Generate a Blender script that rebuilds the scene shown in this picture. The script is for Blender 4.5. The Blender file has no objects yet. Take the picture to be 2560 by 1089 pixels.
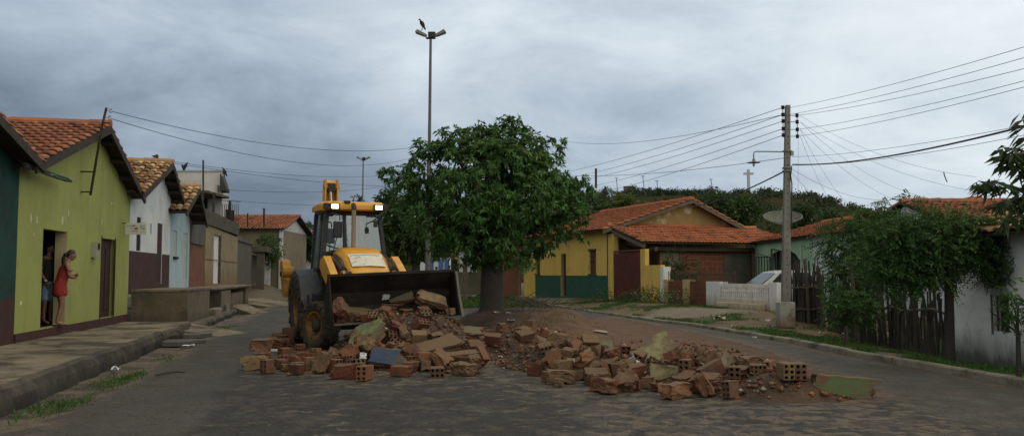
import bpy, bmesh, math, random
import numpy as np
from mathutils import Vector, Matrix, Euler
random.seed(7)
R = math.radians
scene = bpy.context.scene
COL = scene.collection
# ------------------------------------------------------------------ camera
FPX, CX, CY, EYE, HOR = 2200.0, 1280.0, 544.5, 1.55, 685.0
PITCH = math.atan((HOR - CY) / FPX)
cd = bpy.data.cameras.new('camera'); cam = bpy.data.objects.new('camera', cd); COL.objects.link(cam)
cd.sensor_width = 36; cd.lens = 36 * FPX / 2560; cd.clip_end = 5000; cd.clip_start = 0.1
cam.location = (0, 0, EYE); cam.rotation_euler = (R(90) + PITCH, 0, 0)
scene.camera = cam; scene.render.resolution_x, scene.render.resolution_y = 2560, 1089
cP, sP = math.cos(PITCH), math.sin(PITCH)

def ray(px, py):
    u, v = (px - CX) / FPX, (CY - py) / FPX
    return Vector((u, cP - sP * v, sP + cP * v))
def at(px, py, Y):                                   # the place a photo point has at depth Y
    r = ray(px, py); t = Y / r.y
    return Vector((r.x * t, Y, EYE + r.z * t))
def gr(px, py, z=0.0):                               # ... on level ground
    r = ray(px, py); t = (z - EYE) / r.z
    return Vector((r.x * t, r.y * t, z))
def onp(px, py, p0, n):                              # ... on a vertical plane
    r = ray(px, py); n = Vector(n); p0 = Vector(p0)
    t = n.dot(p0 - Vector((0, 0, EYE))) / n.dot(r)
    return Vector((0, 0, EYE)) + r * t

def proj(p):                                        # world point -> photo pixels
    d = Vector(p) - Vector((0, 0, EYE)); f = cP * d.y + sP * d.z
    return CX + FPX * d.x / f, CY - FPX * (cP * d.z - sP * d.y) / f
# ------------------------------------------------------------------ materials
def _n(nt, typ, **kw):
    nd = nt.nodes.new(typ)
    for k, v in kw.items(): setattr(nd, k, v)
    return nd
def _mix(nt, fac, a, b, blend='MIX'):
    m = _n(nt, 'ShaderNodeMix', data_type='RGBA', blend_type=blend)
    def put(i, x):
        if hasattr(x, 'is_output'): nt.links.new(x, m.inputs[i])
        elif isinstance(x, (int, float)): m.inputs[i].default_value = x
        else: m.inputs[i].default_value = (*x[:3], 1)
    put(0, fac); put(6, a); put(7, b)
    return m.outputs[2]
def _noise(nt, vec, scale, detail=5, rough=.6, dist=0):
    t = _n(nt, 'ShaderNodeTexNoise'); t.inputs['Scale'].default_value = scale
    t.inputs['Detail'].default_value = detail; t.inputs['Roughness'].default_value = rough
    t.inputs['Distortion'].default_value = dist
    if vec is not None: nt.links.new(vec, t.inputs['Vector'])
    return t.outputs['Fac']
def _ramp(nt, fac, lo, hi, a=0.0, b=1.0):
    m = _n(nt, 'ShaderNodeMapRange'); m.inputs[1].default_value = lo; m.inputs[2].default_value = hi
    m.inputs[3].default_value = a; m.inputs[4].default_value = b; m.clamp = True
    nt.links.new(fac, m.inputs[0]); return m.outputs[0]
def _math(nt, op, a, b=None):
    m = _n(nt, 'ShaderNodeMath', operation=op)
    for i, x in enumerate((a, b)):
        if x is None: continue
        if hasattr(x, 'is_output'): nt.links.new(x, m.inputs[i])
        else: m.inputs[i].default_value = x
    return m.outputs[0]
def _scale(nt, vec, s):
    m = _n(nt, 'ShaderNodeMapping'); m.inputs['Scale'].default_value = s
    nt.links.new(vec, m.inputs['Vector']); return m.outputs[0]
def _bump(nt, h, strength=.4, dist=.02, prev=None):
    b = _n(nt, 'ShaderNodeBump'); b.inputs['Strength'].default_value = strength; b.inputs['Distance'].default_value = dist
    nt.links.new(h, b.inputs['Height'])
    if prev is not None: nt.links.new(prev, b.inputs['Normal'])
    return b.outputs[0]
MATS = {}
def pm(name, c1, c2=None, scale=6, rough=.8, bump=.25, bdist=.01, metal=0, spec=.3, attr=None, stain=None, stain_scale=1.2, stain_lo=.5, stain_hi=.7,
       foot=None, foot_z=(0, .8), streak=None, rnd=0, coords='pos', fine=40, trans=0, emit=None, estr=0, alpha=None, brick=None, courses=None, streak_scale=(2.5, 2.5, .25), wear=None):
    """one procedural material: two tones of noise, dirt stains, rising damp, rain streaks, fine grain bump"""
    if name in MATS: return MATS[name]
    m = bpy.data.materials.new(name); m.use_nodes = True; nt = m.node_tree
    bs = nt.nodes['Principled BSDF']; geo = _n(nt, 'ShaderNodeNewGeometry'); tc = _n(nt, 'ShaderNodeTexCoord')
    vec = geo.outputs['Position'] if coords == 'pos' else tc.outputs['Object']
    c2 = c2 or tuple(x * .72 for x in c1)
    col = _mix(nt, _ramp(nt, _noise(nt, vec, scale, 6, .65), .3, .7), c1, c2)
    hb = _noise(nt, vec, fine, 4, .6)
    nrm = None
    if brick:                                       # exposed masonry: (mortar, row height, brick width, axis)
        mort, rh, bw, ax = brick
        mp = _n(nt, 'ShaderNodeMapping'); nt.links.new(vec, mp.inputs['Vector'])
        sx = _n(nt, 'ShaderNodeSeparateXYZ'); nt.links.new(vec, sx.inputs[0])
        cb = _n(nt, 'ShaderNodeCombineXYZ'); nt.links.new(sx.outputs[ax], cb.inputs[0]); nt.links.new(sx.outputs[2], cb.inputs[1])
        br = _n(nt, 'ShaderNodeTexBrick'); nt.links.new(cb.outputs[0], br.inputs['Vector'])
        br.inputs['Scale'].default_value = 1; br.inputs['Brick Width'].default_value = bw; br.inputs['Row Height'].default_value = rh
        br.inputs['Mortar Size'].default_value = .012; br.inputs['Mortar Smooth'].default_value = .3
        nt.links.new(col, br.inputs['Color1']); nt.links.new(_mix(nt, .45, col, tuple(x * .45 for x in c1)), br.inputs['Color2']); br.inputs['Mortar'].default_value = (*mort, 1)
        col = br.outputs['Color']
        nrm = _bump(nt, _math(nt, 'SUBTRACT', 1.0, br.outputs['Fac']), .7, .012)
    if stain:
        col = _mix(nt, _ramp(nt, _noise(nt, vec, stain_scale, 8, .7, .4), stain_lo, stain_hi), col, stain)
    if streak:
        col = _mix(nt, _ramp(nt, _noise(nt, _scale(nt, vec, streak_scale), 1.0, 6, .65), .50, .80, 0, .5), col, streak)
    if foot:
        sx = _n(nt, 'ShaderNodeSeparateXYZ'); nt.links.new(vec, sx.inputs[0])
        zz = _math(nt, 'ADD', sx.outputs[2], _math(nt, 'MULTIPLY', _math(nt, 'SUBTRACT', _noise(nt, _scale(nt, vec, (3, 3, .8)), 1.3, 6), .5), 1.3 * (foot_z[1] - foot_z[0])))
        col = _mix(nt, _ramp(nt, zz, foot_z[0], foot_z[1], .9, 0), col, foot)
    if wear:                                         # chipped patches that show what lies below
        col = _mix(nt, _ramp(nt, _noise(nt, vec, wear[1], 9, .72, .6), wear[2], wear[2] + .04), col, wear[0])
    if attr:
        at_ = _n(nt, 'ShaderNodeAttribute', attribute_name=attr); col = _mix(nt, 1.0, col, at_.outputs['Color'], 'MULTIPLY')
    if rnd:
        oi = _n(nt, 'ShaderNodeObjectInfo'); hs = _n(nt, 'ShaderNodeHueSaturation')
        nt.links.new(_ramp(nt, oi.outputs['Random'], 0, 1, 1 - rnd, 1 + rnd), hs.inputs['Value'])
        nt.links.new(_ramp(nt, oi.outputs['Random'], 0, 1, .485, .515), hs.inputs['Hue'])
        nt.links.new(col, hs.inputs['Color']); col = hs.outputs[0]
    nt.links.new(col, bs.inputs['Base Color'])
    if bump or nrm: nt.links.new(_bump(nt, hb, bump, bdist, nrm), bs.inputs['Normal'])
    if courses:                                      # fine parallel grooves of extruded clay
        wv = _n(nt, 'ShaderNodeTexWave', bands_direction='Z'); wv.inputs['Scale'].default_value = courses; wv.inputs['Distortion'].default_value = .6
        nt.links.new(tc.outputs['Object'], wv.inputs['Vector'])
        nt.links.new(_bump(nt, wv.outputs['Fac'], .5, .006, _bump(nt, hb, bump, bdist)), bs.inputs['Normal'])
    rr = _ramp(nt, _noise(nt, vec, scale * 2.3, 4), .3, .7, max(0, rough - .1), min(1, rough + .1)); nt.links.new(rr, bs.inputs['Roughness'])
    bs.inputs['Metallic'].default_value = metal; bs.inputs['Specular IOR Level'].default_value = spec
    if trans: bs.inputs['Transmission Weight'].default_value = trans
    if emit: bs.inputs['Emission Color'].default_value = (*emit, 1); bs.inputs['Emission Strength'].default_value = estr
    if alpha is not None: bs.inputs['Alpha'].default_value = alpha
    MATS[name] = m
    return m
def leafmat(name, c1, c2, tr=.25):
    if name in MATS: return MATS[name]
    m = bpy.data.materials.new(name); m.use_nodes = True; nt = m.node_tree; bs = nt.nodes['Principled BSDF']
    geo = _n(nt, 'ShaderNodeNewGeometry')
    col = _mix(nt, _ramp(nt, _noise(nt, geo.outputs['Position'], 1.1, 3), .35, .65), c1, c2)
    at_ = _n(nt, 'ShaderNodeAttribute', attribute_name='tint'); col = _mix(nt, 1.0, col, at_.outputs['Color'], 'MULTIPLY')
    nt.links.new(col, bs.inputs['Base Color']); bs.inputs['Roughness'].default_value = .55; bs.inputs['Specular IOR Level'].default_value = .25
    td = _n(nt, 'ShaderNodeBsdfTranslucent'); nt.links.new(_mix(nt, .5, col, (.1, .16, .02)), td.inputs['Color'])
    ms = _n(nt, 'ShaderNodeMixShader'); ms.inputs[0].default_value = tr
    out = nt.nodes['Material Output']; nt.links.new(bs.outputs[0], ms.inputs[1]); nt.links.new(td.outputs[0], ms.inputs[2]); nt.links.new(ms.outputs[0], out.inputs[0])
    MATS[name] = m; return m

# ------------------------------------------------------------------ objects
ORG = {}                                             # world base of every Empty built in world coordinates
def tag(o, label=None, cat=None, group=None, kind=None):
    if label: o['label'] = label
    if cat: o['category'] = cat
    if group: o['group'] = group
    if kind: o['kind'] = kind
    return o
def thing(name, label, cat, loc=(0, 0, 0), rz=0, group=None):
    o = bpy.data.objects.new(name, None); COL.objects.link(o); o.empty_display_size = .2
    o.location = loc; o.rotation_euler = (0, 0, rz); ORG[o.name] = Vector(loc)
    return tag(o, label, cat, group)
def link(name, me, parent=None, local=False):
    o = bpy.data.objects.new(name, me); COL.objects.link(o)
    if parent is not None: o.parent = parent
    return o
class MB:
    """collects boxes, tubes, prisms and loose faces for ONE mesh"""
    def __init__(s): s.v, s.f, s.mi, s.col, s.cur = [], [], [], [], (1, 1, 1)
    def add(s, vs, fs, mi=0):
        b = len(s.v); s.v += [tuple(v) for v in vs]; s.f += [tuple(b + i for i in f) for f in fs]; s.mi += [mi] * len(fs); s.col += [s.cur] * len(vs)
        return s
    def box(s, c, d, rz=0, mi=0, M=None, taper=None):
        x, y, z = d[0] / 2, d[1] / 2, d[2] / 2; tx, ty = taper or (1, 1)
        vs = [Vector(p) for p in ((-x, -y, -z), (x, -y, -z), (x, y, -z), (-x, y, -z), (-x * tx, -y * ty, z), (x * tx, -y * ty, z), (x * tx, y * ty, z), (-x * tx, y * ty, z))]
        m = M if M is not None else Matrix.Rotation(rz, 3, 'Z')
        return s.add([m @ v + Vector(c) for v in vs], [(0, 3, 2, 1), (4, 5, 6, 7), (0, 1, 5, 4), (1, 2, 6, 5), (2, 3, 7, 6), (3, 0, 4, 7)], mi)
    def bar(s, a, b, w, h=None, mi=0, up=(0, 0, 1)):
        a, b = Vector(a), Vector(b); t = b - a; L = t.length; t.normalize(); up = Vector(up)
        if abs(t.dot(up)) > .98: up = Vector((0, 1, 0))
        sx = t.cross(up).normalized(); uz = sx.cross(t)
        m = Matrix((sx, t, uz)).transposed()
        return s.box((a + b) / 2, (w, L, h or w), M=m, mi=mi)
    def tube(s, pts, r, n=8, mi=0, caps=True):
        pts = [Vector(p) for p in pts]; rs = r if isinstance(r, (list, tuple)) else [r] * len(pts)
        vs, fs = [], []
        ref = Vector((0.13, .21, .97))
        for i, p in enumerate(pts):
            t = (pts[min(i + 1, len(pts) - 1)] - pts[max(i - 1, 0)]).normalized()
            if abs(t.dot(ref)) > .97: ref = Vector((.9, .4, .1))
            a = t.cross(ref).normalized(); b = t.cross(a)
            vs += [p + (a * math.cos(2 * math.pi * k / n) + b * math.sin(2 * math.pi * k / n)) * rs[i] for k in range(n)]
        for i in range(len(pts) - 1):
            for k in range(n): fs.append((i * n + k, i * n + (k + 1) % n, (i + 1) * n + (k + 1) % n, (i + 1) * n + k))
        if caps: fs += [tuple(range(n - 1, -1, -1)), tuple((len(pts) - 1) * n + k for k in range(n))]
        return s.add(vs, fs, mi)
    def lathe(s, prof, c=(0, 0, 0), n=24, axis='Z', mi=0, M=None):
        vs, fs = [], []
        for (r, h) in prof:
            for k in range(n):
                a = 2 * math.pi * k / n; x, y = r * math.cos(a), r * math.sin(a)
                p = Vector((x, y, h)) if axis == 'Z' else Vector((h, x, y)) if axis == 'X' else Vector((x, h, y))
                vs.append((M @ p if M is not None else p) + Vector(c))
        for i in range(len(prof) - 1):
            for k in range(n): fs.append((i * n + k, i * n + (k + 1) % n, (i + 1) * n + (k + 1) % n, (i + 1) * n + k))
        return s.add(vs, fs, mi)
    def prism(s, poly, off, mi=0):
        """polygon (3D points) extruded by the vector off"""
        n = len(poly); off = Vector(off); P = [Vector(p) for p in poly]
        return s.add(P + [p + off for p in P], [tuple(range(n - 1, -1, -1)), tuple(range(n, 2 * n))] + [(i, (i + 1) % n, n + (i + 1) % n, n + i) for i in range(n)], mi)
    def face(s, pts, mi=0): return s.add(pts, [tuple(range(len(pts)))], mi)
    def build(s, name, mat, parent=None, smooth=False, local=False, bevel=0, color=False, label=None, bseg=2):
        org = Vector((0, 0, 0))
        if parent is not None and not local:
            top = parent
            while top.parent is not None: top = top.parent
            org = ORG.get(top.name, Vector((0, 0, 0)))
        elif parent is None and not local:           # a thing of one mesh keeps its origin at its base
            a = np.array(s.v); org = Vector(((a[:, 0].min() + a[:, 0].max()) / 2, (a[:, 1].min() + a[:, 1].max()) / 2, a[:, 2].min()))
        me = bpy.data.meshes.new(name); me.from_pydata([tuple(Vector(v) - org) for v in s.v], [], s.f)
        for m in (mat if isinstance(mat, (list, tuple)) else [mat]): me.materials.append(m)
        if any(s.mi): me.polygons.foreach_set('material_index', s.mi)
        if color:
            ca = me.color_attributes.new('tint', 'FLOAT_COLOR', 'POINT'); ca.data.foreach_set('color', np.hstack([np.array(s.col), np.ones((len(s.col), 1))]).ravel().astype(np.float32))
        bm = bmesh.new(); bm.from_mesh(me)
        if not color: bmesh.ops.recalc_face_normals(bm, faces=bm.faces)
        if bevel:
            es = [e for e in bm.edges if len(e.link_faces) == 2 and e.calc_face_angle(0) > .5]
            bmesh.ops.bevel(bm, geom=es, offset=bevel, segments=bseg, affect='EDGES', profile=.5, clamp_overlap=True)
        bm.to_mesh(me); bm.free()
        if smooth:
            me.polygons.foreach_set('use_smooth', [True] * len(me.polygons)); me.set_sharp_from_angle(angle=R(38))
        o = link(name, me, parent)
        if parent is None and not local: o.location = org
        if label: o['label'] = label
        return o
def npmesh(name, V, F, mat, parent=None, tint=None, loc=None, attr='tint', smooth=False):
    """mesh from numpy arrays; F is (n, k) of equal-sided faces"""
    org = np.zeros(3)
    if parent is not None:
        top = parent
        while top.parent is not None: top = top.parent
        org = np.array(ORG.get(top.name, Vector((0, 0, 0))))
    elif loc is not None: org = np.array(loc, float)
    me = bpy.data.meshes.new(name); n, k = F.shape
    me.vertices.add(len(V)); me.vertices.foreach_set('co', (V - org).astype(np.float32).ravel())
    me.loops.add(n * k); me.loops.foreach_set('vertex_index', F.astype(np.int32).ravel())
    me.polygons.add(n); me.polygons.foreach_set('loop_start', np.arange(0, n * k, k, dtype=np.int32))
    me.update(calc_edges=True); me.validate()
    if tint is not None:
        ca = me.color_attributes.new(attr, 'FLOAT_COLOR', 'POINT'); ca.data.foreach_set('color', np.hstack([tint, np.ones((len(tint), 1))]).astype(np.float32).ravel())
    for m in (mat if isinstance(mat, (list, tuple)) else [mat]): me.materials.append(m)
    if smooth: me.polygons.foreach_set('use_smooth', [True] * n)
    o = link(name, me, parent)
    if parent is None and loc is not None: o.location = loc
    return o
# ------------------------------------------------------------------ value noise for terrain and paint masks
_rs = np.random.RandomState(5); _T = _rs.rand(256, 256)
def vn(x, y, sc=1.0, oct=4):
    x, y = np.asarray(x, float) * sc, np.asarray(y, float) * sc; o = 0; a = .5; tot = 0
    for _ in range(oct):
        xi, yi = np.floor(x).astype(int), np.floor(y).astype(int); fx, fy = x - xi, y - yi
        fx, fy = fx * fx * (3 - 2 * fx), fy * fy * (3 - 2 * fy)
        g = lambda i, j: _T[(xi + i) % 256, (yi + j) % 256]
        o = o + a * ((g(0, 0) * (1 - fx) + g(1, 0) * fx) * (1 - fy) + (g(0, 1) * (1 - fx) + g(1, 1) * fx) * fy); tot += a; a *= .5; x, y = x * 2.03 + 11.3, y * 2.03 + 5.7
    return o / tot
def sst(x, a, b):
    t = np.clip((np.asarray(x, float) - a) / (b - a), 0, 1); return t * t * (3 - 2 * t)
def in_poly(x, y, poly):
    c = np.zeros(np.shape(x), bool); n = len(poly)
    for i in range(n):
        (x1, y1), (x2, y2) = poly[i][:2], poly[(i + 1) % n][:2]
        k = ((y1 > y) != (y2 > y)) & (x < (x2 - x1) * (y - y1) / ((y2 - y1) or 1e-9) + x1); c ^= k
    return c
def poly_mask(x, y, poly, soft=.4):
    """1 inside, falling to 0 over `soft` metres outside/inside of the edge"""
    x, y = np.asarray(x, float), np.asarray(y, float); d = np.full(x.shape, 1e9); n = len(poly)
    for i in range(n):
        ax, ay = poly[i][:2]; bx, by = poly[(i + 1) % n][:2]; L = (bx - ax) ** 2 + (by - ay) ** 2 + 1e-9
        t = np.clip(((x - ax) * (bx - ax) + (y - ay) * (by - ay)) / L, 0, 1)
        d = np.minimum(d, np.hypot(x - ax - t * (bx - ax), y - ay - t * (by - ay)))
    sd = np.where(in_poly(x, y, poly), d, -d)
    return sst(sd, -soft, soft)
# ------------------------------------------------------------------ sky and sun
SUN_EL, SUN_AZ = R(62), R(25)
w = bpy.data.worlds.new('World'); scene.world = w; w.use_nodes = True; nt = w.node_tree; nt.nodes.clear()
sky = _n(nt, 'ShaderNodeTexSky', sky_type='NISHITA'); sky.sun_disc = False; sky.sun_elevation = SUN_EL; sky.sun_rotation = SUN_AZ
skc = _mix(nt, 1.0, sky.outputs[0], (.06, .06, .06), 'MULTIPLY')
tc = _n(nt, 'ShaderNodeTexCoord'); D = tc.outputs['Generated']
sx = _n(nt, 'ShaderNodeSeparateXYZ'); nt.links.new(D, sx.inputs[0])
zz = _math(nt, 'ADD', _math(nt, 'MAXIMUM', sx.outputs[2], 0.0), .24)
cb = _n(nt, 'ShaderNodeCombineXYZ')
nt.links.new(_math(nt, 'DIVIDE', sx.outputs[0], zz), cb.inputs[0]); nt.links.new(_math(nt, 'DIVIDE', sx.outputs[1], zz), cb.inputs[1]); cb.inputs[2].default_value = 3.7
n1 = _noise(nt, cb.outputs[0], .55, 7, .55, .35)
n2 = _noise(nt, cb.outputs[0], 1.7, 8, .58, .5)
n3 = _noise(nt, _scale(nt, D, (1, 1, 2.2)), 5.5, 6, .6, .5)
az = _math(nt, 'DIVIDE', sx.outputs[0], _math(nt, 'MAXIMUM', sx.outputs[1], .15))          # left - right of the street
g = _math(nt, 'ADD', _math(nt, 'MULTIPLY', n1, .75), _math(nt, 'MULTIPLY', n2, .48))
g = _math(nt, 'ADD', g, _math(nt, 'MULTIPLY', n3, .36))
g = _math(nt, 'ADD', g, _ramp(nt, az, -.55, .5, -.30, .09))
g = _math(nt, 'ADD', g, _ramp(nt, sx.outputs[2], .02, .26, -.13, .13))
# a thin place in the cloud sheet lets more light through
tg = ray(1120, 165).normalized(); vm = _n(nt, 'ShaderNodeVectorMath', operation='DISTANCE'); nt.links.new(D, vm.inputs[0]); vm.inputs[1].default_value = tg
g = _math(nt, 'ADD', g, _ramp(nt, vm.outputs['Value'], .16, 0, 0, .13))
tg2 = ray(2500, 260).normalized(); vm2 = _n(nt, 'ShaderNodeVectorMath', operation='DISTANCE'); nt.links.new(D, vm2.inputs[0]); vm2.inputs[1].default_value = tg2
g = _math(nt, 'ADD', g, _ramp(nt, vm2.outputs['Value'], .3, 0, 0, .12))
cr = _n(nt, 'ShaderNodeValToRGB'); nt.links.new(_math(nt, 'SUBTRACT', g, .30), cr.inputs[0]); e = cr.color_ramp.elements
e[0].position = .10; e[0].color = (.155, .205, .275, 1); e[1].position = .95; e[1].color = (1.0, 1.04, 1.08, 1)
for p, c in ((.27, (.265, .335, .42)), (.45, (.46, .55, .645)), (.66, (.74, .82, .88))):
    k = cr.color_ramp.elements.new(p); k.color = (*c, 1)
zen = _mix(nt, _ramp(nt, sx.outputs[2], .30, .75), (1, 1, 1), (.98, .84, .66))
cl = _mix(nt, 1.0, cr.outputs[0], zen, "MULTIPLY")
# unseen sky behind and beside the camera is brightened to light the fronts
behind = _mix(nt, _ramp(nt, sx.outputs[1], .55, -.35), (1, 1, 1), (2.1, 1.95, 1.65))
cl = _mix(nt, 1.0, cl, behind, "MULTIPLY")
allc = _mix(nt, .93, skc, cl)
bg = _n(nt, 'ShaderNodeBackground'); nt.links.new(allc, bg.inputs[0]); bg.inputs[1].default_value = 1.0
out = _n(nt, 'ShaderNodeOutputWorld'); nt.links.new(bg.outputs[0], out.inputs[0])
sd = bpy.data.lights.new('sun', 'SUN'); so = bpy.data.objects.new('sun', sd); COL.objects.link(so)
sd.energy = .5; sd.angle = R(25); sd.color = (1, .96, .9)
so.rotation_euler = Vector((math.sin(SUN_AZ) * math.cos(SUN_EL), math.cos(SUN_AZ) * math.cos(SUN_EL), math.sin(SUN_EL))).to_track_quat('Z', 'Y').to_euler()
scene.view_settings.view_transform = 'Standard'; scene.view_settings.look = 'None'; scene.view_settings.exposure = 0
scene.cycles.max_bounces = 6; scene.cycles.transparent_max_bounces = 12

# ------------------------------------------------------------------ lines of the street
def lk(y): return -5.73 - .207 * (np.asarray(y, float) - 9.9)                      # left kerb foot
_rk = np.array([(gr(a, b).y, gr(a, b).x) for a, b in ((2700, 1000), (2560, 969), (2305, 922), (2140, 893), (1990, 861), (1880, 840), (1730, 815), (1630, 803), (1530, 788))])
def rk(y):
    y = np.asarray(y, float); m = np.interp(y, _rk[:, 0], _rk[:, 1])
    m = np.where(y < _rk[0, 0], _rk[0, 1] + (y - _rk[0, 0]) * -.05, m)
    return np.where(y > _rk[-1, 0], _rk[-1, 1] - .2 * (y - _rk[-1, 0]), m)
def zverge(x, y):
    t = np.asarray(x, float) - rk(y); tgt = -.12 + .46 * sst(y, 20, 31)
    return .085 + (tgt - .085) * sst(t, .3, 2.6) + .05 * (vn(x, y, .9) - .5)
SOIL_R = [tuple(gr(a, b)[:2]) for a, b in ((1430, 800), (1545, 792), (1640, 812), (1770, 838), (1890, 868), (1985, 905), (2080, 935), (2200, 975), (2130, 1000), (1950, 975), (1800, 930), (1600, 900), (1420, 890), (1300, 870))]
SOIL_L = [tuple(gr(a, b)[:2]) for a, b in ((690, 905), (760, 935), (900, 930), (1050, 925), (1210, 912), (1340, 905), (1500, 950), (1450, 860), (1100, 800), (850, 850))]
DUST = [tuple(gr(a, b)[:2]) for a, b in ((1180, 880), (1300, 890), (1400, 940), (1650, 975), (1950, 985), (2250, 985), (2480, 1000), (2560, 1100), (1500, 1100), (1350, 1000), (1200, 930))]
BURY = 0.0
def hm(x, y):
    """height of the loose soil: tree bed, pushed-up heap in front of the bucket, spill to the right"""
    x, y = np.asarray(x, float), np.asarray(y, float); n = vn(x, y, 1.3, 5); nf = vn(x + 40, y, 4, 3)
    bed = .50 * (1 - sst(np.hypot((x - .35 + .12 * (y - 24)) / 2.35, (y - 24.2) / 5.2) + .35 * (n - .5), .45, 1.0))
    ridge = .14 * np.exp(-((x - 1.2) / 1.3) ** 2 - ((y - 22.3) / 1.3) ** 2)
    heap = .82 * (1 - sst(np.hypot((x + 1.95) / 1.85, (y - 16.9) / 2.5) + .3 * (n - .5), .25, 1.0))
    link_ = .42 * (1 - sst(np.hypot((x + .2) / 1.9, (y - 18.2) / 2.0) + .4 * (n - .5), .3, 1.0))
    t = np.clip(((x - .6) * 2.9 + (y - 15.2) * -3.6) / (2.9 ** 2 + 3.6 ** 2), 0, 1); d = np.hypot(x - .6 - 2.9 * t, y - 15.2 + 3.6 * t)
    right = .26 * (1 - sst(d + .5 * (n - .5), .15, 1.0))
    sheet = .06 * poly_mask(x, y, SOIL_R, .7)
    h = np.maximum.reduce([bed + ridge, heap, link_, right, sheet])
    return h + (.20 * (n - .5) + .16 * (nf - .5) + .08 * (vn(x + 7, y, 9, 2) - .5)) * np.clip(h / .2, 0, 1) - .035 + BURY * np.clip(h / .15, 0, 1)

# ------------------------------------------------------------------ the ground sheets
def grid(xs, ys_of):  # helper left simple on purpose
    pass
def sheet(name, rows, x0, x1, nc, zf, colf, mat, kind='structure'):
    Y = np.repeat(np.array(rows)[:, None], nc + 1, 1); t = np.linspace(0, 1, nc + 1)[None, :]
    X = x0(Y) * (1 - t) + x1(Y) * t; Z = zf(X, Y); V = np.stack([X, Y, Z], -1).reshape(-1, 3)
    i = np.arange((len(rows) - 1) * (nc + 1)).reshape(len(rows) - 1, nc + 1)[:, :-1].ravel()
    F = np.stack([i, i + 1, i + nc + 2, i + nc + 1], 1)
    o = npmesh(name, V, F, mat, tint=colf(X, Y).reshape(-1, 3) if colf else None, smooth=True)
    o['kind'] = kind
    return o
def lerp(a, b, m): return np.asarray(a) * (1 - m[..., None]) + np.asarray(b) * m[..., None]
def road_mud(X, Y):
    n = vn(X, Y, .8, 5); big = vn(X, Y + 33, .3, 4); asph = sst(-(X + 3.35 + .2 * (Y - 9.3)) + .9 * (n - .5), -.12, .12)
    m = np.clip((.55 + .45 * sst(big, .35, .6)) * (1 - .93 * asph) + .25 * poly_mask(X, Y, DUST, 1.2) * (1 - asph), 0, 1) * (1 - .75 * sst(X - (rk(Y) - 2.3), -.4, .4))
    return np.repeat(m[..., None], 3, -1)
def surf(name, fine=30, bump=.5, bd=.02, cob=None, rough=.85, mud=False):
    m = bpy.data.materials.new(name); m.use_nodes = True; nt = m.node_tree; bs = nt.nodes['Principled BSDF']; geo = _n(nt, 'ShaderNodeNewGeometry'); P = geo.outputs['Position']
    a = _n(nt, 'ShaderNodeAttribute', attribute_name='tint')
    k = _math(nt, 'MULTIPLY', _ramp(nt, _noise(nt, P, fine, 4, .65), .25, .75, .55, 1.4), _ramp(nt, _noise(nt, P, 3.1, 6, .7), .3, .7, .8, 1.2))
    col = _mix(nt, 1.0, a.outputs['Color'], k, 'MULTIPLY'); nrm = _bump(nt, _noise(nt, P, fine * .8, 5, .7), bump, bd)
    if cob:
        vo = _n(nt, 'ShaderNodeTexVoronoi', feature='DISTANCE_TO_EDGE'); vo.inputs['Scale'].default_value = cob; nt.links.new(P, vo.inputs['Vector'])
        f = _ramp(nt, vo.outputs['Distance'], 0, .12)
        nrm = _bump(nt, f, .45, .025, nrm); am0 = _n(nt, 'ShaderNodeAttribute', attribute_name='mud'); col = _mix(nt, am0.outputs['Fac'], col, _mix(nt, 1.0, col, _ramp(nt, f, 0, 1, .70, 1.06), 'MULTIPLY'))
    if mud:
        am = _n(nt, 'ShaderNodeAttribute', attribute_name='mud'); pn = _math(nt, 'ADD', _noise(nt, P, 4.2, 5, .62, .35), _math(nt, 'MULTIPLY', _math(nt, 'SUBTRACT', am.outputs['Fac'], .5), .24))
        k1 = _ramp(nt, pn, .635, .665); col = _mix(nt, _math(nt, 'MULTIPLY', k1, .75), col, _mix(nt, _noise(nt, P, 9, 3), (.165, .128, .094), (.075, .058, .044)))
        k2 = _ramp(nt, _noise(nt, _scale(nt, P, (1, 1, 1)), 2.3, 6, .7, .3), .60, .66); col = _mix(nt, _math(nt, 'MULTIPLY', k2, .35), col, (.018, .017, .016))
    nt.links.new(col, bs.inputs['Base Color']); nt.links.new(nrm, bs.inputs['Normal']); bs.inputs['Specular IOR Level'].default_value = .3
    nt.links.new(_ramp(nt, _noise(nt, P, 1.7, 5), .3, .7, rough - .15, rough + .1), bs.inputs['Roughness'])
    MATS[name] = m; return m
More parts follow.
